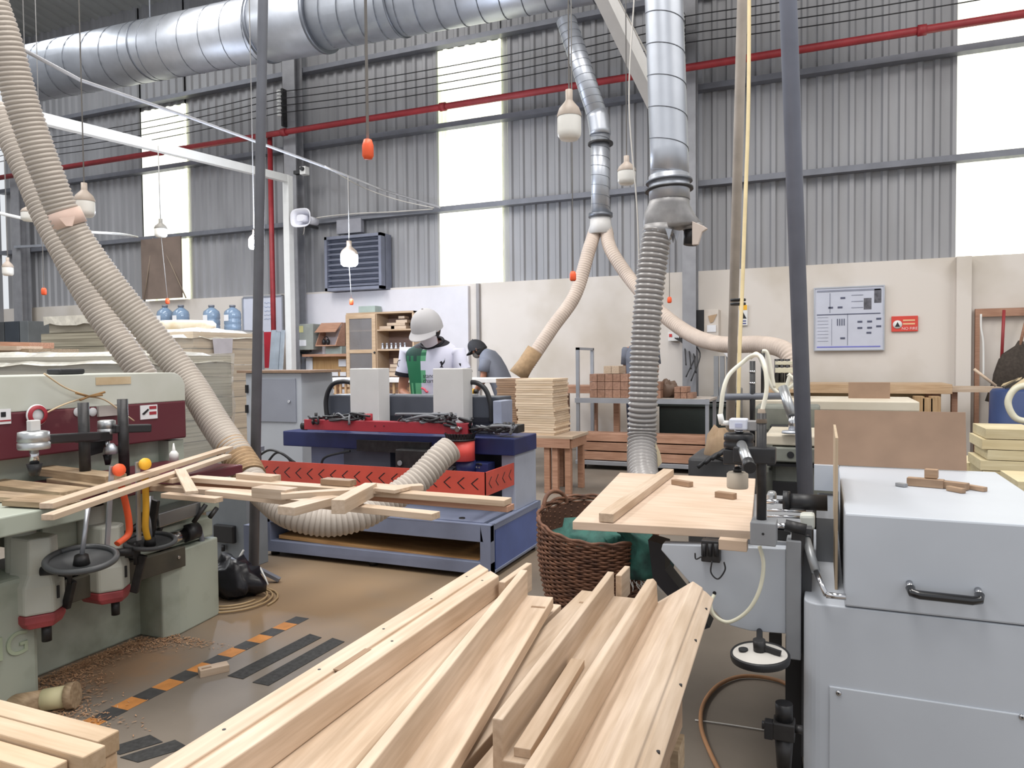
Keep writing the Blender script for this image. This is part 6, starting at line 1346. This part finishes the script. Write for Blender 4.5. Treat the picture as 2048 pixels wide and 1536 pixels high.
# horizontal black cylinder towards the cabinet
MB().cyl(PY(1568, 1002, 2.6), PY(1655, 1006, 2.6), .026, n=20).build('guide_cylinder', BLK, t); MB().cyl(PY(1566, 1000, 2.6), PY(1580, 1001, 2.6), .031, n=20).build('cylinder_collar', BLK, t); MB().cyl(PY(1530, 1003, 2.6), PY(1570, 1003, 2.6), .008, n=10).build('guide_rod', CHROME, t)
m = MB(); m.fb(1533, 985, 1552, 1010, 2.62, .05); m.build('slide_block', mat('cast_aluminium', 0), t, bevel=.01)
for y_ in (1020, 1032): MB().cyl(PY(1534, y_, 2.58), PY(1612, y_ + 3, 2.58), .005, n=8).build('guide_rod', CHROME, t)
MB().cyl(PY(1548, 1052, 2.5), PY(1585, 1053, 2.5), .011, n=12).build('guide_rod', CHROME, t); MB().fb(1552, 1062, 1580, 1080, 2.48, .05).build('dark_slide', BLK, t)
MB().cyl(PY(1570, 1050, 2.42), PY(1612, 1060, 2.42), .018, n=14).build('crank_housing', BLKM, t)
MB().beam(PY(1598, 1060, 2.42), PY(1592, 1130, 2.42), .04, .02).build('black_lever', BLKM, t, bevel=.003)
m = MB(); m.prism([PY(1598, 1030, 2.5), PY(1630, 1030, 2.5), PY(1630, 1062, 2.5), PY(1604, 1058, 2.5)], (0, .06, 0)); m.build('white_guard', GRH, t, bevel=.01)
# hand wheel below
wc = PY(1520, 1312, 2.28); nn = V((-.05, -.06, 1)).normalized(); a, sd, u = frame(nn); R_ = .085
w_ = MB().lathe([(R_ * .98, -.012), (R_ * 1.0, -.006), (R_ * 1.0, .006), (R_ * .95, .012), (R_ * .9, .006), (R_ * .9, -.008)], wc, nn, 36).build('hand_wheel', BLK, t)
MB().lathe([(R_ * .94, .007), (R_ * .5, .012), (R_ * .3, .016), (.001, .016), (.001, .002), (R_ * .94, .0)], wc, nn, 36).build('wheel_disc', mat('white_wheel_disc', (206, 202, 196), .45), w_)
MB().cyl(wc + nn * .01, wc + nn * .05, .018, n=14).build('wheel_hub', BLKM, w_); MB().cyl(wc + nn * .02, PY(1519, 1262, 2.42), .009, n=12).build('wheel_shaft', BLKM, t)
MB().beam(wc + nn * .03, wc + nn * .02 + V((.06, -.01, 0)), .012, .014).build('crank_arm', BLKM, w_); c = wc + sd * R_ * .55; MB().cyl(c + nn * .012, c + nn * .018, .014, n=12).build('wheel_hole', BLK, w_)
MB().fb(1538, 1268, 1562, 1318, 2.46, .05).build('black_mount', BLK, t)
# plate standing on the cabinet's left side and hardboard at its back
m = MB(); pq = [PX(1648, 862, cxl - .035), PX(1661, 886, cxl - .035), PX(1664, 1050, cxl - .035), PX(1656, 1120, cxl - .035), PX(1641, 1090, cxl - .035), PX(1641, 920, cxl - .035)]
y0_, y1_ = 2.50, 3.0; X_ = cxl - .012
m = MB(); m.hexa([(X_ - .012, y0_, .45), (X_ - .004, y0_, .45), (X_ - .004, y1_, .45), (X_ - .012, y1_, .45), (X_ - .012, y0_, 1.10), (X_ - .004, y0_, 1.10), (X_ - .004, y1_, 1.10), (X_ - .012, y1_, 1.10)])
tag(m.build('thin_panel', wood('birch_ply', (206, 186, 160), (184, 164, 138), stretch=(14, 14, 1))), 'thin tan panel standing on edge along the left flank of the grey cabinet', 'panel')
a, b = PY(1629, 820, cy1 + .01), PY(1930, 940, cy1 + .01); zz0 = .9
tag(MB().hexa([(a.x, cy1 - .03, .905), (b.x, cy1 - .03, .903), (b.x, cy1 - .024, .903), (a.x, cy1 - .024, .905), (a.x, cy1 + .01, a.z), (b.x, cy1 + .01, a.z), (b.x, cy1 + .016, a.z), (a.x, cy1 + .016, a.z)]).build('hardboard_sheet', MDF), 'large brown hardboard sheet standing at the back edge of the grey cabinet', 'board')
MB().bx(a.x, cxl, cy1 - .06, cy1 + .02, .80, .905).build('rear_ledge', LGREY, t)
# offcuts on the cabinet top
for k, (p_, q_, w, h, lab) in enumerate((((1815, 962), (1888, 968), .035, .028, 'left long offcut'), ((1850, 946), (1876, 948), .03, .03, 'rear upright cube offcut'), ((1868, 966), (1935, 974), .035, .024, 'middle long offcut'), ((1896, 976), (1928, 982), .018, .016, 'small front offcut'), ((1930, 972), (1971, 979), .02, .015, 'rightmost thin offcut'), ((1794, 968), (1812, 971), .02, .012, 'leftmost grey scrap'))):
    z = .901 + h / 2 + (.03 if k == 1 else 0); board('offcut', PZ(*p_, z), PZ(*q_, z), w, h, STEEL if k == 5 else BRN, lab + ' of the little heap on top of the grey cabinet', 'offcut', 'offcuts on the grey cabinet')

# panel on the table and pieces on it
tc = [PZ(1145, 1043, tz), PZ(1502, 1062, tz), PZ(1511, 957, tz), PZ(1240, 945, tz)]
P2 = wood('wide_panel_wood', (218, 196, 178), (200, 178, 158), stretch=(1.5, 12, 12), scale=3)
m = MB(); m.hexa([c - V((0, 0, .028)) for c in tc] + tc)
tag(m.build('table_panel', P2, bevel=.002), 'wide pale wooden panel lying on the boring machine as a table', 'panel')
a, b = PZ(1445, 1070, tz - .012), PZ(1500, 1074, tz - .012)
tag(MB().bx(a.x, b.x - .0, 2.318, 2.354, tz - .036, tz - .003).build('edge_batten', P2, bevel=.002), 'short batten along the front right edge of the wide wooden panel', 'batten')
p_, q_ = PZ(1212, 1036, tz + .017), PZ(1337, 944, tz + .017)
sb = board('squared_batten', p_, q_, .05, .03, PINE, 'long squared batten lying lengthwise on the wide wooden panel', 'batten')
board('small_block', PZ(1347, 963, tz + .012), PZ(1382, 969, tz + .012), .03, .022, BRN, 'small brown block on the wide panel near its back edge', 'block', 'small blocks on the wide panel'); board('small_block', PZ(1433, 988, tz + .012), PZ(1470, 993, tz + .012), .03, .024, BRN, 'small brown block on the wide panel in front of the clamp pad', 'block', 'small blocks on the wide panel')

# ================= second boring machine farther back =================
t = thing('boring_machine', (.3, 4.9, 0), 'second boring machine behind the blue-grey pole with green-grey tables', 'machine')
GG = mat('green_grey_casting', (134, 136, 128), .55, c2=(104, 106, 98), scale=5)
for k, (x0_, x1_, yt, Y, dep, th) in enumerate(((1508, 1760, 800, 5.9, .7, .07), (1530, 1700, 870, 4.7, .6, .06))):
    a, b = PY(x0_, yt, Y), PY(x1_, yt, Y); 
    MB().bx(a.x, b.x + (.25 if k == 0 else 0), Y, Y + dep, a.z - th, a.z).build('table', mat('worn_white_top', (214, 206, 190), .5, c2=(196, 184, 164), scale=3), t, bevel=.008)
    MB().bx(a.x + .03, b.x, Y + .04, Y + dep - .05, (.45 if k == 1 else 0), a.z - th).build('casting', GG, t, bevel=.03)
a = PY(1560, 905, 4.66); sl = MB().fb(1538, 896, 1640, 925, 4.66, .05).build('apron', GG, t, bevel=.008); c = PY(1581, 910, 4.655); MB().cyl(c, c + V((0, .02, 0)), .02, n=16).build('bore', BLK, sl)
MB().fb(1534, 928, 1640, 934, 4.68, .3).build('dark_slot', BLK, t); MB().fb(1520, 940, 1640, 1010, 4.75, .4).build('lower_casting', GG, t, bevel=.02); MB().fb(1545, 965, 1615, 1100, 4.7, .05).build('opening', BLK, t)
MB().fb(1545, 1020, 1650, 1130, 4.85, .4).build('base', GG, t, bevel=.02); MB().bx(-.1, .5, 4.85, 5.3, 0, .5).build('base', GG, t)
m = MB(); m.fb(1510, 812, 1640, 866, 5.35, .3); m.build('slide_body', GG, t, bevel=.02); MB().fb(1540, 850, 1592, 868, 5.3, .05).build('slot_opening', BLK, t, bevel=.01)
for (px, y0_, y1_, Y, w) in ((1505, 722, 900, 4.9, 11), (1526, 700, 790, 6.2, 8)):
    a, b = PY(px, y0_, Y), PY(px, y1_, Y); b.x = a.x; MB().cyl(b, a, w / 2 / F * (a - O).dot(cf), n=14).build('black_post', BLK, t)
for y_ in (745, 768): c = PY(1505, y_, 4.9); MB().cyl(c, c + V((0, 0, .012)), .021, n=14).build('clamp_ring', CHROME, t)
MB().cyl(PY(1450, 794, 4.9), PY(1575, 792, 4.9), .022, n=14).build('cross_bar', DSTEEL, t)
a, b = PY(1566, 775, 4.8), PY(1584, 832, 4.7); MB().cyl(a, b, .03, n=16).build('tilted_cylinder', mat('cast_aluminium', 0), t); c = PY(1584, 860, 4.7); MB().cyl(b, c, .02, n=12).build('piston', CHROME, t); MB().lathe([(.001, 0), (.06, 0), (.055, .015), (.001, .02)], c - V((0, 0, .02)), n=20).build('pad', GALV, t)
m = MB(); m.fb(1590, 790, 1602, 850, 4.9, .04); m.build('white_cylinder', WPAINT, t, bevel=.008)
for pts in (((1524, 702), (1534, 706), (1542, 740), (1548, 775)), ((1500, 716), (1515, 708), (1530, 740), (1545, 775), (1570, 795)), ((1580, 750), (1574, 776), (1590, 764), (1576, 748))):
    MB().tube(spl([PY(x, y, 5.0) for x, y in pts], 8), .0125, 8).build('air_hose', AH, t)
# row of dusty cylinders at the wall side machine
for k, px in enumerate((1554, 1564, 1575)):
    a, b = PY(px, 765, 6.35), PY(px, 718, 6.35); MB().cyl(a, b, .02, n=10).build('cylinder', BLKM, t)
MB().fb(1550, 735, 1590, 746, 6.33, .08).build('manifold', mat('dusty_cream', (206, 200, 178), .6), t, bevel=.005); MB().fb(1550, 722, 1590, 730, 6.33, .08).build('manifold', mat('dusty_cream', 0), t, bevel=.005)
MB().fb(1540, 766, 1600, 778, 6.3, .2).build('dusty_plate', mat('dusty_cream', 0), t)
a = PY(1697, 765, 6.3); b = PY(1780, 804, 6.3); tag(MB().bx(a.x, b.x, 6.3, 6.32, PY(1740, 802, 6.0).z, a.z).build('hardboard_offcut', MDF), 'small brown panel standing on the far white table', 'panel')
# bent hose bits and tan bag between
tag(blob(PY(1437, 905, 4.6), .08, .1, .13, .5, 5, 16).build('tan_cloth', mat('tan_cloth', (170, 146, 118), .9, c2=(136, 112, 88), scale=6)), 'crumpled tan cloth tucked left of the clamp at the panel table', 'cloth')
m = MB(); m.fb(1405, 925, 1500, 960, 4.3, .5); c = PY(1450, 930, 4.5); tag(MB().bx(c.x - .2, c.x + .18, 4.4, 4.9, 0, c.z + .05).build('black_crate', mat('charcoal_frame', 0), bevel=.02), 'dark bin standing behind the clamp of the panel table', 'bin')
for k in range(4): a = PY(1395 + k * 14, 935 - k * 8, 4.35); tag(MB().tube(spl([a, a + V((.08, .02, .06)), a + V((.18, .05, .03 + .02 * k))], 5), .012, 6).build('black_hose', BLK), ['leftmost', 'second', 'third', 'rightmost'][k] + ' short black hose on the dark bin', 'hose', 'short black hoses on the dark bin')
# pale stacks at right
PS = wood('pale_foam_board', (226, 214, 180), (210, 196, 158))
for s_, (x0_, x1_, Y, yt, n_, th) in enumerate(((1968, 2075, 4.9, 857, 8, .06), (1932, 1985, 5.3, 925, 6, .06), (2032, 2110, 4.4, 962, 7, .07))):
    a, b = PY(x0_, yt, Y), PY(x1_, yt, Y)
    for k in range(n_):
        z = a.z - th * (k + .5); 
        if z < 0: break
        nt_ = ['tall', 'low left', 'near right'][s_]; j = random.uniform(-.02, .02)
        if k == n_ - 1: zc = z
        board('pale_board', (a.x + j, Y + .2, z), (b.x + j, Y + .2, z), .4, th * .94, PS, label_ord(k, n_) + ' thick pale board of the %s stack at the right edge' % nt_, 'board', 'thick pale boards, %s stack' % nt_)
    if a.z - th * n_ > .03: t2 = MB().bx(a.x, b.x, Y + .02, Y + .38, 0, a.z - th * n_); tag(t2.build('plinth_crate', OAK), 'wooden crate under the %s stack of thick pale boards' % ['tall', 'low left', 'near right'][s_], 'crate')

# ================= lumber in the foreground =================
BP = PZ(975, 1434, .712); BQ0, BQ1 = PZ(1043, 1147, .7), PZ(1064, 1126, .7)
def jamb(sec, far, y0, lab, yaw=0, m_=None, mitre=0, holes=(), slots=(), name='door_jamb'):
    """sec = section polygon (sideways s, height z) to the right of the far reference point; runs back to y0 along its own axis"""
    a = math.radians(yaw); d = V((math.sin(a), math.cos(a), 0)); r_ = V((math.cos(a), -math.sin(a), 0)); L = (far[1] - y0) / math.cos(a)
    cs = sum(p[0] for p in sec) / len(sec); cz = sum(p[1] for p in sec) / len(sec); n = len(sec); sl = min(p[0] for p in sec)
    c = V((far[0], far[1], 0)) + r_ * cs - d * (L / 2) + V((0, 0, cz))
    M = Mx(((d.x, -r_.x, 0, c.x), (d.y, -r_.y, 0, c.y), (0, 0, 1, c.z), (0, 0, 0, 1)))
    m = MB(); near = [(-L / 2, -(p[0] - cs), p[1] - cz) for p in sec]; fr = [(L / 2 - (p[0] - sl) * mitre, -(p[0] - cs), p[1] - cz) for p in sec]
    m.add(near + fr, [tuple(range(n)), tuple(range(2 * n - 1, n - 1, -1))] + [(i, (i + 1) % n, n + (i + 1) % n, n + i) for i in range(n)])
    o = tag(m.build(name, m_ or PINE, None, M, .0025), lab, 'door jamb', 'door jambs stacked in the foreground')
    for (s_, z, e) in holes: # e = distance back from the far end
        MB().cyl(V((L / 2 - e, -(s_ - cs), z - cz + .0006)), V((L / 2 - e, -(s_ - cs), z - cz - .004)), .0035, n=10).build('screw_hole', BLKM, o, M)
    for (s_, z, e, l, w) in slots:
        MB().bx(L / 2 - e - l / 2, L / 2 - e + l / 2, -(s_ - cs) - w / 2, -(s_ - cs) + w / 2, z - cz - .003, z - cz + .0006).build('mortise', mat('shadowed_slot', (150, 124, 100), .8), o, M)
    return o
def Lsec(zt, h, t_, w, b): return [(0, zt), (t_, zt), (t_, zt - h + b), (t_ + w, zt - h + b), (t_ + w, zt - h), (0, zt - h)]
Y0 = .05
jamb([(0, .708), (.052, .708), (.052, .701), (.062, .701), (.062, .708), (.108, .708), (.108, .646), (.08, .646), (.08, .690), (0, .690)], (-1.0, 2.10), Y0, 'leftmost long door jamb with a row of screw holes along its grooved flange', yaw=-.6, mitre=.9,
     holes=[(.022, .708, e) for e in (.14, .36, .6, .85, 1.12, 1.35, 1.6)] + [(.082, .708, .16), (.082, .708, .66)], slots=((.057, .7085, .78, .12, .016),))
jamb([(-.16, .645), (-.012, .645), (-.003, .640), (0, .630), (-.004, .606), (-.16, .606)], (-.893, 2.12), Y0, 'flat wide jamb with rounded edge lying under the leftmost jamb', yaw=-7.7)
jamb(Lsec(.722, .108, .022, .078, .032), (-.836, 2.04), Y0, 'yawed second jamb with tall upright leg and a slot near its far end', yaw=-8.8, slots=((.075, .6465, .10, .012, .04),))
jamb(Lsec(.712, .095, .02, .108, .022), (-.597, 2.15), BP.y, 'third door jamb with upright leg, its near end showing above a dark gap', yaw=-3.2)
p0, p1 = V((-.597 + .075, 1.62, .648)), V((-.597 + .075 + .028, BP.y + .02, .648)); board('stop_strip', p1, p0, .032, .018, PINE, 'loose stop strip lying in the channel of the third jamb', 'strip')
jamb([(0, .706), (.02, .711), (.03, .70), (.034, .616), (0, .616)], (-.474, 2.13), Y0, 'fourth jamb standing on edge between the third and the tilted one', yaw=-2.1)
jamb([(0, .632), (.108, .708), (.135, .692), (.137, .684), (.143, .682), (.166, .662), (.160, .640), (.108, .678), (.018, .612), (-.002, .614)], (-.452, 2.15), Y0, 'rightmost door jamb tilted so that its broad face slopes to a ridge', yaw=-2.2,
     holes=[(.157, .672, e) for e in (.12, .36, .62, .9, 1.2)])
for k, (x, w, y1_, z) in enumerate(((-.92, .11, 1.95, .583), (-.79, .11, 2.12, .583), (-.665, .11, 2.28, .583), (-.53, .12, 2.12, .583), (-.39, .12, 2.22, .583))):
    jamb([(-w / 2, z + .02), (w / 2, z + .02), (w / 2, z - .022), (-w / 2, z - .022)], (x, y1_), .1 + .05 * k, ['leftmost', 'second', 'third', 'fourth', 'rightmost'][k] + ' flat jamb of the lower layer under the foreground pile', slots=((0, z + .0205, .12, .012, .05),) if k in (1, 2, 4) else ())
jamb([(-.02, .70), (0, .70), (0, .612), (-.02, .612)], (BQ1.x, BQ1.y), BQ0.y - .1, 'short upright jamb end poking up behind the second jamb', slots=())
jamb([(0, .70), (.018, .70), (.018, .612), (0, .612)], (-.575, 2.27), 2.16, 'short upright jamb end just behind the third jamb')
jamb([(0, .606 - .004), (.036, .602), (.036, .54), (0, .54)], (-.318, 1.62), Y0, 'brown-edged short jamb under the rightmost jamb', m_=BRN)
jamb([(0, .537), (.036, .537), (.036, .49), (0, .49)], (-.322, 1.5), Y0, 'lower brown-edged jamb at the right foot of the pile', m_=BRN)
jamb([(-.19, .56), (.19, .56), (.19, .492), (-.19, .492)], (-.56, 1.95), .3, 'wide dark board at the bottom of the foreground pile', m_=BRN)
t = thing('timber_trestle', (-.65, 1.1, 0), 'low wooden trestle carrying the foreground pile of door jambs', 'trestle')
for y in (.5, 1.65):
    MB().bx(-.97, -.29, y - .04, y + .04, .42, .489).build('cross_beam', OAK, t)
    for x in (-.9, -.36): MB().bx(x - .03, x + .03, y - .03, y + .03, 0, .42).build('leg', OAK, t)
    MB().bx(-.97, -.77, y - .04, y + .04, .489, .56).build('packing_block', OAK, t)
for x in (-.9, -.36): MB().bx(x - .02, x + .02, .53, 1.62, .12, .17).build('stretcher', OAK, t)

# timber stack lower left
SQ = wood('sawn_sticks', (222, 198, 170), (202, 176, 146))
zt0 = .62; pr_ = PZ(214, 1466, zt0); W4 = .052; rows = ['rearmost', 'second', 'third', 'front']
for r_ in range(4):
    for k in range(5):
        if r_ == 3 and k == 0: continue
        y = pr_.y + .0 - r_ * W4; z = zt0 - .025 - k * .045 - (.01 if r_ == 2 else 0); j = random.uniform(-.025, .02) + (.02 if k > 0 else 0) + (.02 if r_ == 1 else 0)
        board('timber_stick', (-2.7, y, z), (pr_.x + j, y, z), W4 * .94, .042, SQ, '%s stick in the %s row of the stack at lower left' % (['topmost', 'second', 'third', 'fourth', 'lowest'][k], rows[r_]), 'timber stick', 'sticks stacked at lower left', bevel=.003)
for k in range(3):
    board('timber_stick', (-2.6, pr_.y - .24 - k * W4, zt0 - .1 - k * .04), (pr_.x - .1 - k * .06, pr_.y - .24 - k * W4, zt0 - .1 - k * .04), W4 * .94, .045, OAK, ['rear', 'middle', 'front'][k] + ' darker stick in front of the lower left stack', 'timber stick', 'darker sticks at lower left', bevel=.003)
t = thing('stick_trestle', (-2.1, pr_.y - .1, 0), 'wooden trestle under the stick stack at lower left', 'trestle')
for x in (-2.3, pr_.x - .25): MB().bx(x - .03, x + .03, pr_.y - .42, pr_.y + .03, .33, zt0 - .227 - .0).build('cross_beam', OAK, t); [MB().bx(x - .03, x + .03, y - .03, y + .03, 0, .33).build('leg', OAK, t) for y in (pr_.y - .35, pr_.y - .03)]

# ================= things on the floor =================
b_ = PZ(398, 1345, .015); e = PZ(456, 1332, .015)
wb_ = board('slotted_block', b_, e, .055, .03, PINE, 'small pale slotted wood block lying on the striped floor tape', 'block'); MB().bx(-.05, -.01, -.012, .002, .0145, .0155).build('mortise', mat('shadowed_slot', 0), wb_, wb_.matrix_world.copy())
TP = [mat('tape_orange', (196, 132, 70), .7, var=.2, scale=16), mat('tape_black', (66, 66, 66), .7, var=.3, scale=20)]
m = MB(); y = 1.3; k = 0
while y < 3.1:
    m.mi = k % 2; dx_ = .002 * math.sin(k * 2.1); m.hexa([(-2.58 + dx_, y, z) if c == 0 else (-2.495 + dx_, y, z) if c == 1 else (-2.495 + dx_, y + .092, z) if c == 2 else (-2.58 + dx_, y + .092, z) for z in (.0005, .0015) for c in range(4)]); y += .092; k += 1
tag(m.build('floor_tape', TP), 'orange and black striped warning tape stuck on the floor', 'floor tape')
AS = mat('anti_slip_black', (58, 58, 58), .9, var=.4, scale=50, detail=6)
for k, ((a, b), (c, d)) in enumerate((((455, 1352), (620, 1268)), ((505, 1365), (665, 1276)), ((205, 1500), (300, 1470)), ((240, 1515), (350, 1480)))):
    p, q_ = PZ(a, b, .001), PZ(c, d, .001); v = (q_ - p); s_ = V((.085, 0.0, 0)); 
    m = MB(); m.prism([p, p + s_, q_ + s_ * 1.0 + V((0, -.02, 0)), q_], (0, 0, .0015)); tag(m.build('anti_slip_strip', AS), ['left of the far pair of', 'right of the far pair of', 'left of the near pair of', 'right of the near pair of'][k] + ' black anti-slip strips on the floor', 'floor strip', 'black anti-slip strips')
def coil(name, px, py, r, n_, mt, th, lab, sq_=1.0, squash=.02):
    c = PZ(px, py, th); pts = []
    for i in range(n_ * 24 + 1):
        g = i * 2 * math.pi / 24; rr = r * (1 - .35 * i / (n_ * 24)); pts.append(c + V((math.cos(g) * rr, math.sin(g) * rr * sq_, squash * i / (n_ * 24))))
    return tag(MB().tube(pts, th, 8).build(name, mt), lab, 'hose')
pts = [PZ(1610, 1395, .012), PZ(1560, 1362, .012), PZ(1490, 1352, .012), PZ(1440, 1368, .012), PZ(1408, 1405, .012), PZ(1402, 1450, .012), PZ(1418, 1500, .012), PZ(1450, 1560, .012), PZ(1500, 1620, .012)]
tag(MB().tube(spl(pts, 8), .008, 8).build('floor_hose', mat('orange_brown_hose', (166, 122, 86), .5, var=.2)), 'orange-brown hose curving on the floor left of the grey cabinet', 'hose')
tag(MB().tube(spl([PZ(1390, 1440, .005), PZ(1450, 1448, .005), PZ(1540, 1462, .005)], 5), .003, 5).build('floor_wire', CORD), 'thin pale wire lying across the orange-brown hose loop', 'wire')
coil('coiled_tube', 465, 1200, .25, 3, mat('clear_tan_tube', (176, 150, 112), .4), .006, 'coil of thin clear tube on the floor beside the grey pole foot')
# filter regulator bottom right
t = thing('air_filter', PZ(1570, 1560, 0), 'black air filter regulator standing low beside the grey cabinet foot', 'regulator'); c = P(1568, 1440, 2.15)
MB().cyl(c, c + V((0, 0, .05)), .024, n=16).build('knob', BLK, t); MB().bx(c.x - .03, c.x + .03, c.y - .03, c.y + .03, c.z - .05, c.z).build('body', BLKM, t, bevel=.004); MB().cyl(c - V((0, 0, .05)), c - V((0, 0, .14)), .026, .02, n=16).build('bowl', BLKM, t)
MB().fb(1528, 1445, 1546, 1480, c.y - .03, .03).build('gauge_block', BLK, t, bevel=.003); MB().cyl(c + V((.03, 0, -.02)), V((lx - .0, c.y, c.z - .02)), .012, n=10).build('pipe_stub', BLKM, t); MB().cyl(V((c.x, c.y, 0)), c - V((0, 0, .14)), .012, n=10).build('stand_pipe', DSTEEL, t)
MB().cyl(c + V((-.035, -.01, -.02)), c + V((-.06, -.01, -.02)), .012, n=10).build('fitting', BLKM, t)
# roller piece near the green machine
c0, c1 = PZ(88, 1400, .04), PZ(136, 1392, .05)
t = thing('cable_drum', c0, 'cream and brown cardboard roll lying by the foot of the green machine', 'roll'); MB().cyl(c0, c1, .042, n=22).build('cream_tube', mat('cream_roll', (206, 198, 158), .6), t); d = (c1 - c0).normalized(); MB().cyl(c1, c1 + d * .03, .05, n=22).build('end_flange', OAK, t); MB().cyl(c0 - d * .12, c0, .04, n=18).build('brown_core', OAK, t)
# shavings heap along the green machine
m = MB(); rnd = random.Random(11)
for k in range(4200):
    f = rnd.random(); y = 1.75 + f * .95; x = -3.10 + abs(rnd.gauss(0, .13)) * (1 + .6 * math.sin(f * 7)) + (.1 if y > 2.62 else 0) + (.19 if y < 1.99 else 0); a = rnd.uniform(0, 6.3); l = rnd.uniform(.006, .018)
    p = V((x, y, rnd.uniform(.001, .008))); q_ = p + V((math.cos(a) * l, math.sin(a) * l, rnd.uniform(-.001, .004))); w = V((-math.sin(a), math.cos(a), 0)) * .0018; m.add([p - w, p + w, q_ + w, q_ - w], [(0, 1, 2, 3)])
tag(m.build('wood_shavings', mat('curly_shavings', (204, 164, 128), .9, c2=(160, 118, 86), scale=20)), 'orange-brown wood shavings along the foot of the green machine', 'shavings', kind='stuff')
# grey floor panel with black socket, black bag and pedal behind the pole
t = thing('grey_steel_locker', PZ(450, 1175, 0), 'low grey steel box with black socket behind the end of the green machine', 'box')
a, b = PY(411, 1000, 3.75), PY(492, 1000, 3.75); zz_ = PY(450, 975, 3.75).z; zl_ = PY(450, 1102, 3.75).z
MB().bx(a.x, b.x, 3.75, 3.95, 0.0, zz_).build('body', mat('locker_grey', (128, 134, 140), .5), t, bevel=.004)
MB().fb(426, 1051, 466, 1086, 3.72, .035).build('black_socket', BLK, t, bevel=.008); c = PY(446, 1090, 3.73); MB().cyl(c, c - V((0, 0, .04)), .012, n=10).build('plug', BLK, t)
tag(blob(PZ(440, 1172, .08) + V((0, .1, 0)), .19, .12, .13, .5, 9, 20).build('black_bag', mat('black_bag_plastic', (36, 36, 42), .3, bump=.6)), 'crumpled black bag at the foot of the low grey box', 'bag')
for k, (a, b, c) in enumerate((((487, 1100), (470, 1130), (455, 1172)), ((520, 1135), (530, 1155), (536, 1170)))):
    tag(MB().tube([PY(*a, 3.5), PY(*b, 3.48), PY(*c, 3.46)], .006, 6).build('white_tube', WHITE), ['left', 'right'][k] + ' thin pale tube beside the foot of the grey pole', 'tube')
m = MB(); a, b = PY(487, 1050, 3.6), PY(500, 1155, 3.6); m.bx(a.x, b.x - .0, 3.6, 3.66, 0, a.z); tag(m.build('slate_post', SLATE), 'short slate-coloured post just left of the grey pole foot', 'post')
